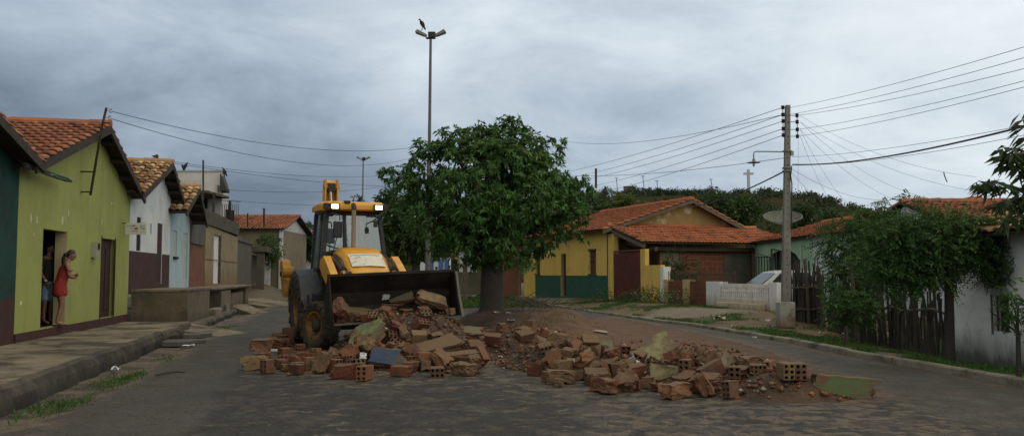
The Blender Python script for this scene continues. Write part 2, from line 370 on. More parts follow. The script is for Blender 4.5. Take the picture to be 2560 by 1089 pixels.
def road_col(X, Y):
    n = vn(X, Y, .8, 5); nf = vn(X * 1.0 + 9, Y, 3.4, 4); nn = vn(X + 70, Y, 6.5, 3); big = vn(X, Y + 33, .3, 4)
    c = lerp((.024, .0225, .0215), (.033, .0305, .028), sst(nn, .3, .7))                               # dark cobbles
    asph = sst(-(X + 3.35 + .2 * (Y - 9.3)) + .9 * (n - .5) + .3 * (nf - .5), -.12, .12)
    c = lerp(c, lerp((.042, .0395, .0355), (.053, .0495, .044), sst(n, .3, .7)), asph)
    ra = sst(X - (rk(Y) - 2.3) + .8 * (n - .5), -.4, .4); c = lerp(c, (.049, .046, .041), ra)
    mud_ = (1 - asph) * sst(big, .36, .58); d1 = 0 * sst(nf + .25 * (n - .5), .60, .655) * (1 - asph) * sst(big, .38, .6); c = lerp(c, (.135, .108, .080), d1 * 0)   # mud in the joints
    d2 = sst(nn + .5 * (nf - .5) + .22 * poly_mask(X, Y, DUST, 1.2), .64, .70) * (1 - asph * .8); c = lerp(c, (.12, .093, .068), d2 * .3)
    ms = poly_mask(X + .7 * (n - .5), Y + .9 * (nf - .5), SOIL_R, .55); c = lerp(c, lerp((.175, .098, .056), (.21, .135, .085), nf), ms * (.55 + .45 * sst(nn, .35, .6)))
    ml = poly_mask(X + .7 * (n - .5), Y + .9 * (nf - .5), SOIL_L, .5); c = lerp(c, lerp((.11, .064, .042), (.145, .095, .066), nf), ml * .8)
    t = X - lk(Y)                                                                                # mud, silt and puddle stains along the left kerb
    gut = 1 - sst(t + .7 * (n - .5) + .35 * (nf - .5), .75, 1.15)
    gc = lerp((.055, .046, .038), (.125, .098, .072), sst(nf, .35, .65)); gc = lerp(gc, (.11, .107, .108), sst(nn, .58, .66) * sst(Y, 15, 19) * .8)
    c = lerp(c, gc, gut)
    t2 = rk(Y) - X; c = lerp(c, (.085, .066, .045), (1 - sst(t2 + .35 * (nf - .5), .08, .4)) * .8)
    return c
rows = list(np.arange(4, 27, .085)) + list(27 * 1.02 ** np.arange(0, 95))
ROAD = sheet('road', rows, lambda y: lk(y) - .02, lambda y: rk(y) + .02, 170, lambda x, y: 0 * x + .012 * (vn(x, y, 1.1, 4) - .5) - .05 * (1 - sst(x - lk(y), .3, 1.0)) * (1 - sst(y, 40, 60)), road_col, surf('road', 26, .55, .03, 6.5, .82, True))
_v = np.zeros(len(ROAD.data.vertices) * 3, np.float32); ROAD.data.vertices.foreach_get('co', _v); _v = _v.reshape(-1, 3); _ca = ROAD.data.color_attributes.new('mud', 'FLOAT_COLOR', 'POINT'); _ca.data.foreach_set('color', np.hstack([road_mud(_v[:, 0], _v[:, 1]), np.ones((len(_v), 1))]).astype(np.float32).ravel())
def ground_col(X, Y):
    n = vn(X, Y, .35, 5); return lerp((.10, .075, .05), (.055, .07, .03), sst(n, .4, .6))
V = np.array([(-1500, -60, -.35), (1500, -60, -.35), (1500, 3000, -.35), (-1500, 3000, -.35)], float)
g0 = npmesh('ground', V, np.array([[0, 1, 2, 3]]), pm('earth_far', (.06, .07, .035), (.09, .075, .05), .05, stain=(.04, .055, .025), stain_scale=.02)); g0['kind'] = 'structure'
PAVE = [tuple(gr(a, b, z)[:2]) for a, b, z in ((1575, 783, .2), (1650, 770, .28), (1790, 773, .3), (1940, 786, .22), (1850, 793, .15), (1740, 799, .1), (1660, 793, .12))]
def verge_col(X, Y):
    n = vn(X, Y, .9, 5); nf = vn(X + 30, Y, 3.0, 5); t = X - rk(Y)
    c = lerp((.034, .054, .018), (.058, .078, .026), nf)
    dirt = sst(n + .35 * (nf - .5), .5, .62); c = lerp(c, lerp((.10, .062, .038), (.15, .092, .056), nf), dirt * .85)
    pv = poly_mask(X + .3 * (nf - .5), Y + .6 * (n - .5), PAVE, .35)
    c = lerp(c, lerp((.13, .108, .08), (.185, .155, .115), nf), pv)                                 # trodden bare concrete before the gates
    pv2 = poly_mask(X, Y, [tuple(gr(a, b, .3)[:2]) for a, b in ((1270, 737), (1330, 732), (1440, 742), (1400, 752), (1270, 746))], .4)
    c = lerp(c, (.17, .15, .12), pv2)
    rd = poly_mask(X + .3 * (nf - .5), Y + .5 * (n - .5), [tuple(gr(a, b, 0)[:2]) for a, b in ((2030, 815), (2140, 808), (2220, 820), (2235, 850), (2120, 850), (2040, 832))], .4)
    c = lerp(c, (.15, .075, .042), rd * .85)
    return c
rows = list(np.arange(5, 48, .16)) + list(48 * 1.03 ** np.arange(0, 34))
sheet('verge', rows, lambda y: rk(y) + .13, lambda y: rk(y) + 16, 120, lambda x, y: zverge(x, y), verge_col, surf('verge', 22, .6, .05))
# the loose soil
def soil_col(X, Y):
    n = vn(X, Y, 1.1, 5); nf = vn(X + 12, Y, 4.2, 5)
    c = lerp((.036, .022, .016), (.062, .037, .025), sst(n, .3, .7)); c = lerp(c, (.028, .019, .014), sst(nf, .5, .7) * .8)
    rd = poly_mask(X + .5 * (n - .5), Y, SOIL_R, 1.2); c = lerp(c, lerp((.115, .056, .030), (.145, .085, .05), nf), rd * .8)
    gn = sst(vn(X + 90, Y, 1.6, 4), .56, .68) * (1 - rd) * sst(Y, 19.5, 21.5); c = lerp(c, (.055, .058, .028), gn * .6)
    return c
BURY = .035
sheet('soil', list(np.arange(10.6, 31, .085)), lambda y: 0 * y - 4.4, lambda y: 0 * y + 5.2, 120, hm, soil_col, surf('soil', 24, .8, .05))
# the far end of the street rises a little as a dirt slope
def slope_col(X, Y): return lerp((.10, .08, .055), (.07, .075, .035), sst(vn(X, Y, .5, 4), .4, .6))
sheet('street_end', list(np.linspace(48, 125, 40)), lambda y: lk(y) - 8, lambda y: lk(y) + 2.2 - .02 * y, 24, lambda x, y: .02 + .9 * sst(lk(y) + .6 - x + .02 * (y - 48), -.2, 1.6) * sst(y, 48, 60) + .08 * (vn(x, y, .8) - .5), slope_col, surf('slope', 14, .6, .05))

# ------------------------------------------------------------------ kerbs and pavements
conc = pm('old_concrete', (.235, .195, .14), (.115, .097, .07), 1.3, .85, .5, .015, stain=(.05, .042, .032), stain_scale=.9, stain_lo=.46, stain_hi=.60)
concd = pm('dark_concrete', (.105, .088, .064), (.05, .043, .034), 2.2, .9, .6, .02, stain=(.03, .03, .027), stain_scale=1.0, stain_lo=.45, stain_hi=.65, streak=(.03, .03, .025), foot=(.028, .028, .024), foot_z=(0, .14))
FAC0, FACD = Vector((-8.9, 15.3, 0)), Vector((-.185, 1, 0)); FACN = Vector((1, .185, 0)).normalized(); FU = FACD.normalized()
def fx(y): return FAC0.x - .185 * (np.asarray(y, float) - FAC0.y)
def wavy(n): return [(.5 - _T[i % 256, 40]) for i in range(n)]
def pavement(name, y0, y1, z, mat_top, mat_side, step=.25, rag=.05):
    ys = np.arange(y0, y1 + 1e-6, step); n = len(ys)
    edge = lk(ys) + rag * (vn(ys * 2.1, ys * 0 + 3, 1, 4) - .5) * 2
    V, F, MI = [], [], []
    for i, y in enumerate(ys):
        ez = z + .02 * (vn(y, 7, 1.5) - .5)
        V += [(float(fx(y)) - .3, y, z), (float((fx(y) + edge[i]) / 2), y, z + .01 * (vn(y, 3, .8) - .5)), (edge[i] - .06, y, ez), (edge[i] + .05 * (vn(y, 31, 4) - .5), y, ez - .05), (edge[i] + .03 + .09 * (vn(y, 23, 3) - .5), y, z * .45), (edge[i] + .02 + .09 * (vn(y, 17, 2.3) - .5), y, -.08)]
    mb = MB()
    for i in range(n - 1):
        for k in range(5): F.append((i * 6 + k, i * 6 + k + 1, i * 6 + k + 7, i * 6 + k + 6)); MI.append(0 if k < 2 else 1)
    mb.add(V, F); mb.mi = MI
    mb.add([V[k] for k in range(6)], [tuple(range(6))], 1); mb.add([V[(n - 1) * 6 + k] for k in range(6)], [tuple(range(5, -1, -1))], 1)
    return tag(mb.build(name, [mat_top, mat_side], local=True), kind='structure')
pavement('pavement', 5.0, 19.6, .30, conc, concd)
pavement('pavement', 19.75, 24.2, .27, conc, concd, rag=.10)
pavement('pavement', 24.3, 46, .17, pm('trodden_earth', (.13, .10, .07), (.08, .066, .046), 2.4, stain=(.04, .048, .022), stain_scale=1.6), concd, rag=.1)
# right kerb: separate kerb blocks end to end
kst = pm('kerb_lime', (.25, .22, .165), (.14, .125, .095), 2.6, .85, .5, .015, stain=(.06, .055, .042), stain_scale=1.6, stain_lo=.5, stain_hi=.62)
ys = np.arange(6.0, 62, .3); V, F = [], []
for i, y in enumerate(ys):
    x = float(rk(y)); j = .03 * (vn(y, 9, 1.2) - .5) * 2; h = .115 + .03 * (vn(y, 2, .9) - .5) - .03 * float(sst(y, 19.5, 22))
    V += [(x + j, y, -.05), (x + j + .012, y, h - .02), (x + j + .03, y, h), (x + j + .14, y, h + .004), (x + j + .16, y, h - .02), (x + j + .16, y, -.08)]
for i in range(len(ys) - 1):
    for k in range(5): F.append((i * 6 + k, i * 6 + k + 1, i * 6 + k + 7, i * 6 + k + 6))
mb = MB().add(V, F); tag(mb.build('kerb', kst, local=True), kind='structure')
# ------------------------------------------------------------------ building helpers
wood = pm('weathered_wood', (.050, .038, .028), (.024, .019, .015), 4, .85, .4, .01, fine=25)
woodl = pm('pale_wood', (.13, .105, .08), (.07, .056, .042), 4, .85, .4, .01)
dark = pm('dark_interior', (.012, .011, .010), None, 3, .9, 0)
tileC = pm('roof_tile_red', (.34, .135, .075), (.22, .085, .052), 2.2, .85, .4, .012, attr='tint', stain=(.10, .058, .042), stain_scale=1.5, stain_lo=.55, stain_hi=.72)
tileO = pm('roof_tile_mixed', (.40, .24, .125), (.30, .17, .09), 2.5, .85, .4, .012, attr='tint', stain=(.09, .06, .045), stain_scale=2.0, stain_lo=.56, stain_hi=.7)
def tile_roof(name, parent, P, U, Vd, tw, tl, mat, seed=1, jit=.5, tone=.35, dark_p=.08, pale_p=.0, seg=6, thick=.05, under=None, ridge=True):
    """clay barrel tiles: P ridge corner, U along the ridge, Vd down the slope; every tile a curved shell lapped over the next"""
    P, U, Vd = Vector(P), Vector(U), Vector(Vd); rs = np.random.RandomState(seed)
    u, v = U.normalized(), Vd.normalized(); n = u.cross(v)
    if n.z < 0: n = -n
    nc = max(2, round(U.length / tw)); nr = max(2, round(Vd.length / tl)); tw, tl = U.length / nc, Vd.length / nr
    ang = np.linspace(0, math.pi, seg + 1); prof_x = -np.cos(ang) * .47 * tw; prof_z = np.sin(ang) * tw * .33
    un, vn_, nn = np.array(u), np.array(v), np.array(n); V, F, T = [], [], []; cnt = 0; S = seg + 1
    for c in range(nc):
        ctone = 1 + tone * .3 * (rs.rand() - .5)
        sag = 0
        for r in range(nr):
            k = tone * (rs.rand() - .5) * 2; t = np.array([1 + k * .8, 1 + k, 1 + k]) * ctone
            q = rs.rand()
            if q < dark_p: t = t * np.array([.42, .5, .55])
            elif q < dark_p + pale_p: t = t * np.array([1.35, 1.6, 1.7])
            du, dv, rot = (rs.rand(3) - .5) * np.array([.10, .16, .10]) * jit * np.array([tw / .2 * .2, tl / .4 * .4, 1])
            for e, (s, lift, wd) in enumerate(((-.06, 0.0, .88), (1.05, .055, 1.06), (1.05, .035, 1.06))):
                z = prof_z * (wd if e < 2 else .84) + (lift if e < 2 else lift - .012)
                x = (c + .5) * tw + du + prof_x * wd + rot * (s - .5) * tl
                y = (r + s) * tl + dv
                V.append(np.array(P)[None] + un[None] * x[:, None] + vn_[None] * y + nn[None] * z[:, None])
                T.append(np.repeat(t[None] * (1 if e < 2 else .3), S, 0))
            b = cnt
            for a in range(seg):
                F.append((b + a, b + a + 1, b + S + a + 1, b + S + a)); F.append((b + S + a, b + S + a + 1, b + 2 * S + a + 1, b + 2 * S + a))
            cnt += 3 * S
    V, F, T = np.concatenate(V), np.array(F), np.clip(np.concatenate(T), 0, 2.5)
    # pan layer underneath and the boards that carry it
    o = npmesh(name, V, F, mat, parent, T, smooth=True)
    mb = MB(); hw = -n * thick
    mb.prism([P + n * .012, P + U + n * .012, P + U + Vd + n * .012, P + Vd + n * .012], hw); mb.build('roof_boards', under or wood, o)
    if ridge:
        rb = MB(); L = U.length; k = max(2, int(L / .42))
        for i in range(k):
            a = P + U * (i / k) + Vector((0, 0, .035 + .02 * rs.rand())); b_ = P + U * ((i + 1.12) / k) + Vector((0, 0, .05 + .02 * rs.rand())); rb.cur = tuple([1 + .5 * tone * (rs.rand() - .5)] * 3); rb.tube([a, b_], tw * .5, 8)
        rb.build('ridge_tiles', mat, o, color=True)
    return o
def wall2d(name, parent, o, u, n, outline, holes, mat, depth=.18, mi_band=None, back=True):
    """wall in the plane o + s*u + z*up with rectangular holes (s0, z0, s1, z1); outline is a polygon of (s, z); reveals run inward"""
    o, u, n = Vector(o), Vector(u), Vector(n); W = lambda s, z, d=0: o + u * s + Vector((0, 0, z)) - n * d
    bm = bmesh.new()
    ss = sorted({round(p[0], 4) for p in outline} | {round(h[i], 4) for h in holes for i in (0, 2)})
    zs = sorted({round(p[1], 4) for p in outline} | {round(h[i], 4) for h in holes for i in (1, 3)} | ({mi_band} if mi_band else set()))
    mb = MB(); smin, smax = min(p[0] for p in outline), max(p[0] for p in outline)
    def top(s):                                     # the outline's upper edge at s
        zz = []
        for (a, b) in zip(outline, outline[1:] + outline[:1]):
            if (a[0] - s) * (b[0] - s) <= 0 and abs(a[0] - b[0]) > 1e-6: zz.append(a[1] + (b[1] - a[1]) * (s - a[0]) / (b[0] - a[0]))
        return max(zz) if zz else 0
    def bot(s):
        zz = []
        for (a, b) in zip(outline, outline[1:] + outline[:1]):
            if (a[0] - s) * (b[0] - s) <= 0 and abs(a[0] - b[0]) > 1e-6: zz.append(a[1] + (b[1] - a[1]) * (s - a[0]) / (b[0] - a[0]))
        return min(zz) if zz else 0
    for s0, s1 in zip(ss, ss[1:]):
        sm = (s0 + s1) / 2; e = 3e-4
        if s1 - s0 < 2e-3: continue
        t0, t1, b0, b1 = top(s0 + e), top(s1 - e), bot(s0 + e), bot(s1 - e)
        cuts = sorted((h[1], h[3]) for h in holes if h[0] - 1e-4 <= s0 and h[2] + 1e-4 >= s1)
        lo0, lo1 = b0, b1
        for (h0, h1) in cuts + [(None, None)]:
            hi0, hi1 = (t0, t1) if h0 is None else (h0, h0)
            band = mi_band
            if band and lo0 < band - 1e-4 < hi0:
                mb.add([W(s0, lo0), W(s1, lo1), W(s1, band), W(s0, band)], [(0, 1, 2, 3)], 1); mb.add([W(s0, band), W(s1, band), W(s1, hi1), W(s0, hi0)], [(0, 1, 2, 3)], 0)
            elif hi0 > lo0 + 1e-4 or hi1 > lo1 + 1e-4:
                mb.add([W(s0, lo0), W(s1, lo1), W(s1, hi1), W(s0, hi0)], [(0, 1, 2, 3)], 1 if band and hi0 <= band + 1e-4 else 0)
            if h0 is not None: lo0 = lo1 = h1
    for (s0, z0, s1, z1) in holes:
        for a, b in (((s0, z0), (s0, z1)), ((s0, z1), (s1, z1)), ((s1, z1), (s1, z0)), ((s1, z0), (s0, z0))):
            mb.add([W(*a), W(*b), W(*b, depth), W(*a, depth)], [(0, 1, 2, 3)], 0)
    if back:                                         # the wall has a thickness at its free edges
        P = [W(*p) for p in outline]; Q = [W(*p, depth) for p in outline]; k = len(P)
        mb.add(P + Q, [(i, (i + 1) % k, k + (i + 1) % k, k + i) for i in range(k)], 0)
    return mb.build(name, mat, parent)
def slab(name, parent, o, u, n, s0, z0, s1, z1, d0, d1, mat, mi=None):
    """a box in wall coordinates: along u from s0 to s1, up from z0 to z1, outward along n from d0 to d1"""
    o, u, n = Vector(o), Vector(u), Vector(n); W = lambda s, d, z: o + u * s + n * d + Vector((0, 0, z))
    mb = MB().prism([W(s0, d0, z0), W(s1, d0, z0), W(s1, d1, z0), W(s0, d1, z0)], (0, 0, z1 - z0))
    return mb.build(name, mat, parent)
def SZ(px, py, o=FAC0, u=FU, n=FACN):                # photo point -> (distance along a facade, height)
    p = onp(px, py, o, n); return (p - Vector(o)).dot(Vector(u)), p.z

# ------------------------------------------------------------------ gabled houses of the left row
def gable_house(h, s0, s1, z0, zl, zr, apex, D, mats, holes, band=None, over=.35, front=.45, tm=None, seed=1, tw=.22, tl=.40, jit=.5, dark_p=.08, pale_p=0, tone=.35, rev=.2):
    """gable end on the street; the ridge runs back from it. apex = (s, z)"""
    wall2d('front_wall', h, FAC0, FU, FACN, [(s0, z0), (s1, z0), (s1, zr), apex, (s0, zl)], holes, mats, mi_band=band, depth=rev)
    B = -FACN * D; W = lambda s, z, d=0: FAC0 + FU * s + Vector((0, 0, z)) - FACN * d
    for s, z in ((s0 + .003, zl), (s1 - .003, zr)):
        MB().face([W(s, z0, .02), W(s, z, .02), W(s, z, D), W(s, z0, D)]).build('side_wall', mats[0], h)
    MB().face([W(s0, z0, D), W(s0, zl, D), W(*apex, D), W(s1, zr, D), W(s1, z0, D)]).build('back_wall', mats[0], h)
    MB().face([W(s0, z0 + .01, .02), W(s1, z0 + .01, .02), W(s1, z0 + .01, D), W(s0, z0 + .01, D)]).build('floor', dark, h)
    for (sE, zE, sd, sg) in ((s0, zl, seed, -1), (s1, zr, seed + 5, 1)):
        run = Vector(FU) * (sE - apex[0]) + Vector((0, 0, zE - apex[1])); run = run * (1 + over / run.length)
        P = W(apex[0], apex[1] + .07) + FACN * front
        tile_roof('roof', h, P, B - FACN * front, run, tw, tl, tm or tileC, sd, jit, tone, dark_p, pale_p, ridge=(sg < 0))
        e = MB()                                     # rafter ends and barge board along the gable
        e.bar(P - FACN * .02 - Vector((0, 0, .10)), P + run - FACN * .02 - Vector((0, 0, .10)), .05, .13); e.build('barge_board', wood, h)
        for k in range(4):
            c = W(apex[0], apex[1] - .06) + run * (k + .6) / 4.2; MB().bar(c - FACN * .1, c + FACN * (front - .05), .09, .11).build('purlin', wood, h)
# ---- yellow-green house
yg = pm('lime_green_paint', (.30, .325, .095), (.26, .285, .085), 1.3, .85, .25, .008, stain=(.21, .215, .075), stain_scale=.8, stain_lo=.47, stain_hi=.76, streak=(.16, .165, .05), wear=((.5, .48, .4), 6.0, .735))
maroon = pm('maroon_plinth', (.062, .023, .022), (.04, .017, .016), 2, .85, .3, .01, stain=(.045, .036, .03), stain_scale=2)
doorm = pm('dark_door_wood', (.040, .012, .010), (.025, .009, .008), 5, .6, .2)
a0, zl = SZ(50, 415); a1, zr = SZ(326, 492); ap = SZ(238, 322)
zb0 = .47
H = thing('green_house', 'lime green plastered house with clay tiled gable and two people in its doorway', 'house', FAC0 + FU * ((a0 + a1) / 2) + Vector((0, 0, .25)))
d1 = (SZ(104, 700)[0], zb0, SZ(166, 700)[0], SZ(110, 571)[1]); d2 = (SZ(252, 700)[0], zb0, SZ(285, 700)[0], SZ(265, 596)[1])
gable_house(H, a0, a1, .45, zl, zr, ap, 9, [yg, yg], [d1, d2], seed=3, front=.36, over=.22, jit=.55)
slab('plinth', H, FAC0, FU, FACN, a0, .1, a1, .465, -.2, .03, maroon)
cream = pm('cream_reveal', (.42, .36, .20), None, 2, .85)
slab('door_jamb', H, FAC0, FU, FACN, d1[2] - .03, zb0 + .002, d1[2], d1[3] - .003, -.24, -.003, cream)
dd = slab('door', H, FAC0, FU, FACN, d2[0], zb0, d2[2], d2[3], -.15, -.10, doorm)
for k in (.28, .72):
    slab('door_panel', dd, FAC0, FU, FACN, d2[0] + (d2[2] - d2[0]) * (k - .15), zb0 + .2, d2[0] + (d2[2] - d2[0]) * (k + .15), d2[3] - .2, -.10, -.085, doorm)
slab('door_frame', H, FAC0, FU, FACN, d2[0] - .06, zb0, d2[0], d2[3] + .05, -.1, .012, doorm); slab('door_frame', H, FAC0, FU, FACN, d2[2], zb0, d2[2] + .06, d2[3] + .05, -.1, .012, doorm)
lime = pm('chipped_lime', (.55, .53, .45), None, 5)
for px, py, w_, h_ in ((77, 545, .05, .16), (92, 549, .05, .14), (156, 550, .10, .17), (171, 533, .05, .12), (254, 555, .05, .16), (279, 508, .10, .06), (52, 757, .1, .07), (84, 585, .04, .07)):
    s, z = SZ(px, py); slab('paint_chip', H, FAC0, FU, FACN, s - w_ / 2, z - h_ / 2, s + w_ / 2, z + h_ / 2, 0, .006, lime)
s, z = SZ(232, 622)
mbx = thing('electricity_meter', 'grey electricity meter box with dark round window on the lime green wall', 'meter box', FAC0 + FU * s + Vector((0, 0, z - .2)))
gm = pm('meter_grey', (.32, .31, .26), None, 6)
slab('case', mbx, FAC0, FU, FACN, s - .12, z - .2, s + .13, z + .16, .0, .12, gm)
MB().tube([FAC0 + FU * (s + .03) + FACN * .11 + Vector((0, 0, z + .06)), FAC0 + FU * (s + .03) + FACN * .135 + Vector((0, 0, z + .06))], .085, 12).build('glass_cover', dark, mbx)
# ---- dark green house at the edge of the picture
dg_ = pm('dark_green_paint', (.010, .050, .042), (.007, .036, .03), 1.5, .85, .2, stain=(.012, .02, .016), stain_scale=1.4)
H = thing('dark_green_house', 'dark green house with maroon base and low dark eaves beside the lime green house', 'house', FAC0 + FU * (a0 - 3) + Vector((0, 0, .25)))
b1 = a0 - .02; zc = SZ(62, 418)[1]
wall2d('front_wall', H, FAC0, FU, FACN, [(b1 - 7, .2), (b1, .2), (b1, zc), (b1 - 3.5, zc + .85), (b1 - 7, zc)], [], [dg_, maroon], mi_band=SZ(30, 745)[1], depth=.2)
W_ = lambda s, z, d=0: FAC0 + FU * s + Vector((0, 0, z)) - FACN * d
run = Vector(FU) * 3.5 + Vector((0, 0, -.85)); run *= 1.04
tile_roof('roof', H, W_(b1 - 3.5, zc + .93) + FACN * .4, -FACN * 8, run, .22, .4, tileC, 9, .5, dark_p=.1)
run2 = Vector(FU) * -3.5 + Vector((0, 0, -.85)); tile_roof('roof', H, W_(b1 - 3.5, zc + .93) + FACN * .4, -FACN * 8, run2, .22, .4, tileC, 8, .5, ridge=False)
MB().bar(W_(b1 - 3.5, zc + .85) + FACN * .38, W_(b1 - 3.5, zc + .85) + FACN * .38 + run, .05, .16).build('barge_board', wood, H)
MB().face([W_(b1 - .004, .2, .02), W_(b1 - .004, zc, .02), W_(b1 - .004, zc, 8), W_(b1 - .004, .2, 8)]).build('side_wall', dg_, H)
# ---- white house with maroon base
wh = pm('white_limewash', (.60, .62, .64), (.52, .545, .565), 1.4, .85, .25, stain=(.40, .42, .43), stain_scale=.9, stain_lo=.5, stain_hi=.72, streak=(.36, .37, .36))
b0 = a1 + .02; b1 = SZ(425, 600)[0]; zl = SZ(340, 488)[1]; zr = SZ(427, 497)[1]; ap = SZ(400, 413)
H = thing('white_house', 'white gabled house with maroon lower wall on a high concrete platform', 'house', FAC0 + FU * (b0 + 2.5) + Vector((0, 0, 1.1)))
hs = [(SZ(341, 600)[0], SZ(341, 626)[1], SZ(352, 600)[0], SZ(341, 541)[1]), (SZ(393, 600)[0], SZ(400, 708)[1], SZ(406, 600)[0], SZ(396, 557)[1]), (SZ(376, 570)[0], SZ(376, 584)[1], SZ(379, 570)[0], SZ(376, 558)[1])]
gable_house(H, b0, b1, 1.0, zl, min(zr, 4.4), ap, 9, [wh, maroon], hs, band=SZ(370, 631)[1], seed=13, tm=tileO, jit=1.5, tone=.5, dark_p=.2, pale_p=.12, front=.42, over=.4, rev=.03)
slab('door', H, FAC0, FU, FACN, hs[1][0], hs[1][1], hs[1][2], hs[1][3], -.08, -.02, doorm); slab('window', H, FAC0, FU, FACN, hs[0][0], hs[0][1], hs[0][2], hs[0][3], -.08, -.02, dark); slab('vent', H, FAC0, FU, FACN, hs[2][0], hs[2][1], hs[2][2], hs[2][3], -.08, -.02, dark)
# ---- pale blue house
bl = pm('pale_blue_paint', (.36, .46, .52), (.32, .415, .475), 1.2, .85, .2, stain=(.26, .33, .36), stain_scale=.9, streak=(.22, .27, .28))
c0 = b1 + .02; c1 = SZ(474, 600)[0]; ap = SZ(463, 476); zl = SZ(430, 525)[1]; zr = zl - .1
H = thing('pale_blue_house', 'narrow pale blue house with mixed tan and orange gable roof', 'house', FAC0 + FU * (c0 + 1.8) + Vector((0, 0, 1.1)))
ap = ((c0 + c1) / 2 + .3, ap[1])
hs = [(SZ(434, 600)[0], SZ(440, 641)[1], SZ(443, 600)[0], SZ(438, 576)[1]), (SZ(459, 600)[0], SZ(464, 697)[1], SZ(469, 600)[0], SZ(462, 582)[1])]
gable_house(H, c0, c1, 1.0, zl, zr, ap, 9, [bl, bl], hs, seed=23, tm=tileO, jit=1.3, tone=.5, dark_p=.15, pale_p=.1, front=.6, over=.4, rev=.05)
pal = pm('pale_joinery', (.42, .45, .40), None, 3)
slab('door', H, FAC0, FU, FACN, *[hs[1][i] for i in (0, 1, 2, 3)], -.09, -.035, pal); slab('window', H, FAC0, FU, FACN, *[hs[0][i] for i in (0, 1, 2, 3)], -.09, -.035, pal)
slab('window_sill', H, FAC0, FU, FACN, hs[0][0] - .05, hs[0][1] - .09, hs[0][2] + .05, hs[0][1] - .004, 0, .06, dark)
# ---- ochre annex with exposed brick and white door
rb = pm('raw_brick', (.21, .075, .042), (.14, .052, .033), 5, .9, .4, brick=((.12, .10, .08), .21, .33, 1), stain=(.075, .045, .033), stain_scale=1.6)
oc = pm('ochre_render', (.255, .20, .115), (.20, .158, .095), 1.3, .9, .3, stain=(.14, .115, .08), stain_scale=.8, stain_lo=.5, stain_hi=.7, streak=(.11, .092, .07), foot=(.16, .085, .045), foot_z=(.9, 1.9))
gcon = pm('grey_block_wall', (.105, .096, .082), (.072, .067, .058), 1.5, .9, .4, stain=(.05, .047, .042), stain_scale=1.0, streak=(.042, .04, .036))
d0 = c1 + .02; dm = SZ(511, 600)[0]; de = SZ(592, 600)[0]; dz = SZ(540, 700)
H = thing('ochre_house', 'flat roofed ochre rendered house with white door and raw brick end', 'house', FAC0 + FU * (dm + 3) + Vector((0, 0, .9)))
zt = SZ(511, 560)[1]
wall2d('brick_end', H, FAC0, FU, FACN, [(d0, .9), (dm, .9), (dm, zt), (d0, zt)], [], [rb], depth=.3)
wd = (SZ(532, 600)[0], SZ(540, 708)[1], SZ(549, 600)[0], SZ(540, 587)[1])
wall2d('front_wall', H, FAC0 + FACN * .05, FU, FACN, [(dm, .9), (de, .9), (de, zt - .1), (dm, zt)], [wd], [oc], depth=.3)
slab('door', H, FAC0, FU, FACN, *wd, -.1, -.05, pm('white_door', (.62, .64, .66), (.55, .57, .6), 2, .6)); slab('door_frame', H, FAC0, FU, FACN, wd[2], wd[1], wd[2] + .12, wd[3] + .1, -.05, .07, gcon)
slab('parapet', H, FAC0, FU, FACN, d0, zt + .002, de, zt + .62, -6, .12, concd); slab('upper_brick', H, FAC0, FU, FACN, d0, zt - .9, dm - .3, zt - .02, .003, .06, gcon)
slab('cornice_line', H, FAC0, FU, FACN, dm, 2.16, de, 2.20, .05, .065, gcon)
MB().face([W_(de, .5, 0), W_(de, zt, 0), W_(de, zt, 6), W_(de, .5, 6)]).build('side_wall', gcon, H)
# ---- grey walled plots with gate posts further on
e1 = SZ(631, 600)[0]
H = thing('grey_wall', 'weathered grey block wall with coping between ochre house and gate posts', 'wall', FAC0 + FU * (de + 3) + Vector((0, 0, .5)))
wall2d('wall', H, FAC0, FU, FACN, [(de + .02, .5), (e1, .5), (e1, 3.35), (de + .02, 3.75)], [], [gcon], depth=.3)
slab('coping', H, FAC0, FU, FACN, de + .02, 3.36, e1 + .1, 3.42, -.35, .06, concd)
H = thing('gate_porch', 'grey concrete gate porch overgrown with a leafy creeper', 'porch', FAC0 + FU * (e1 + 3) + Vector((0, 0, .5)))
s2 = SZ(690, 600)[0]
slab('lintel', H, FAC0, FU, FACN, e1 + .1, 2.95, e1 + 9, 3.3, -.3, .9, gcon)
for q, mt in ((e1 + .3, gcon), (e1 + 4.6, pm('white_post', (.56, .57, .57), None, 2)), (e1 + 8.6, oc)):
    slab('post', H, FAC0, FU, FACN, q, .5, q + .45, 2.95, .25, .7, mt)
slab('gate', H, FAC0, FU, FACN, e1 + .75, .5, e1 + 4.6, 2.8, -.2, -.1, gcon); slab('wall', H, FAC0, FU, FACN, e1 + 5.1, .5, e1 + 16, 3.1, -.2, .1, oc)
# ---- red roofed house across the end
H = thing('red_roofed_house', 'tan house with red tiled roof at the far end of the left row', 'house', at(645, 680, 62))
A, Bq = at(570, 572, 62), at(700, 572, 62); z0 = .5
mb = MB().prism([(A.x - 6, 62, z0), (Bq.x, 62, z0), (Bq.x, 70, z0), (A.x - 6, 70, z0)], (0, 0, A.z - z0)); mb.build('wall', pm('tan_render', (.23, .20, .14), (.19, .165, .12), 1, .9, .2, stain=(.14, .12, .09), streak=(.12, .1, .08)), H)
slab('corner_post', H, (Bq.x, 61.9, 0), (1, 0, 0), (0, -1, 0), 0, .5, .22, A.z - .02, -.2, .1, MATS['white_post'])
rid = at(640, 541, 66); ez = A.z - .05
tile_roof('roof', H, (A.x - 6, 66, rid.z), (Bq.x + .45 - A.x + 6, 0, 0), (0, -4.5, ez - rid.z), .24, .45, tileC, 31, .3, dark_p=.03, seg=5)
tile_roof('roof', H, (A.x - 6, 66, rid.z), (Bq.x + .45 - A.x + 6, 0, 0), (0, 4.5, ez - rid.z), .5, .9, tileC, 32, .3, seg=4, ridge=False)
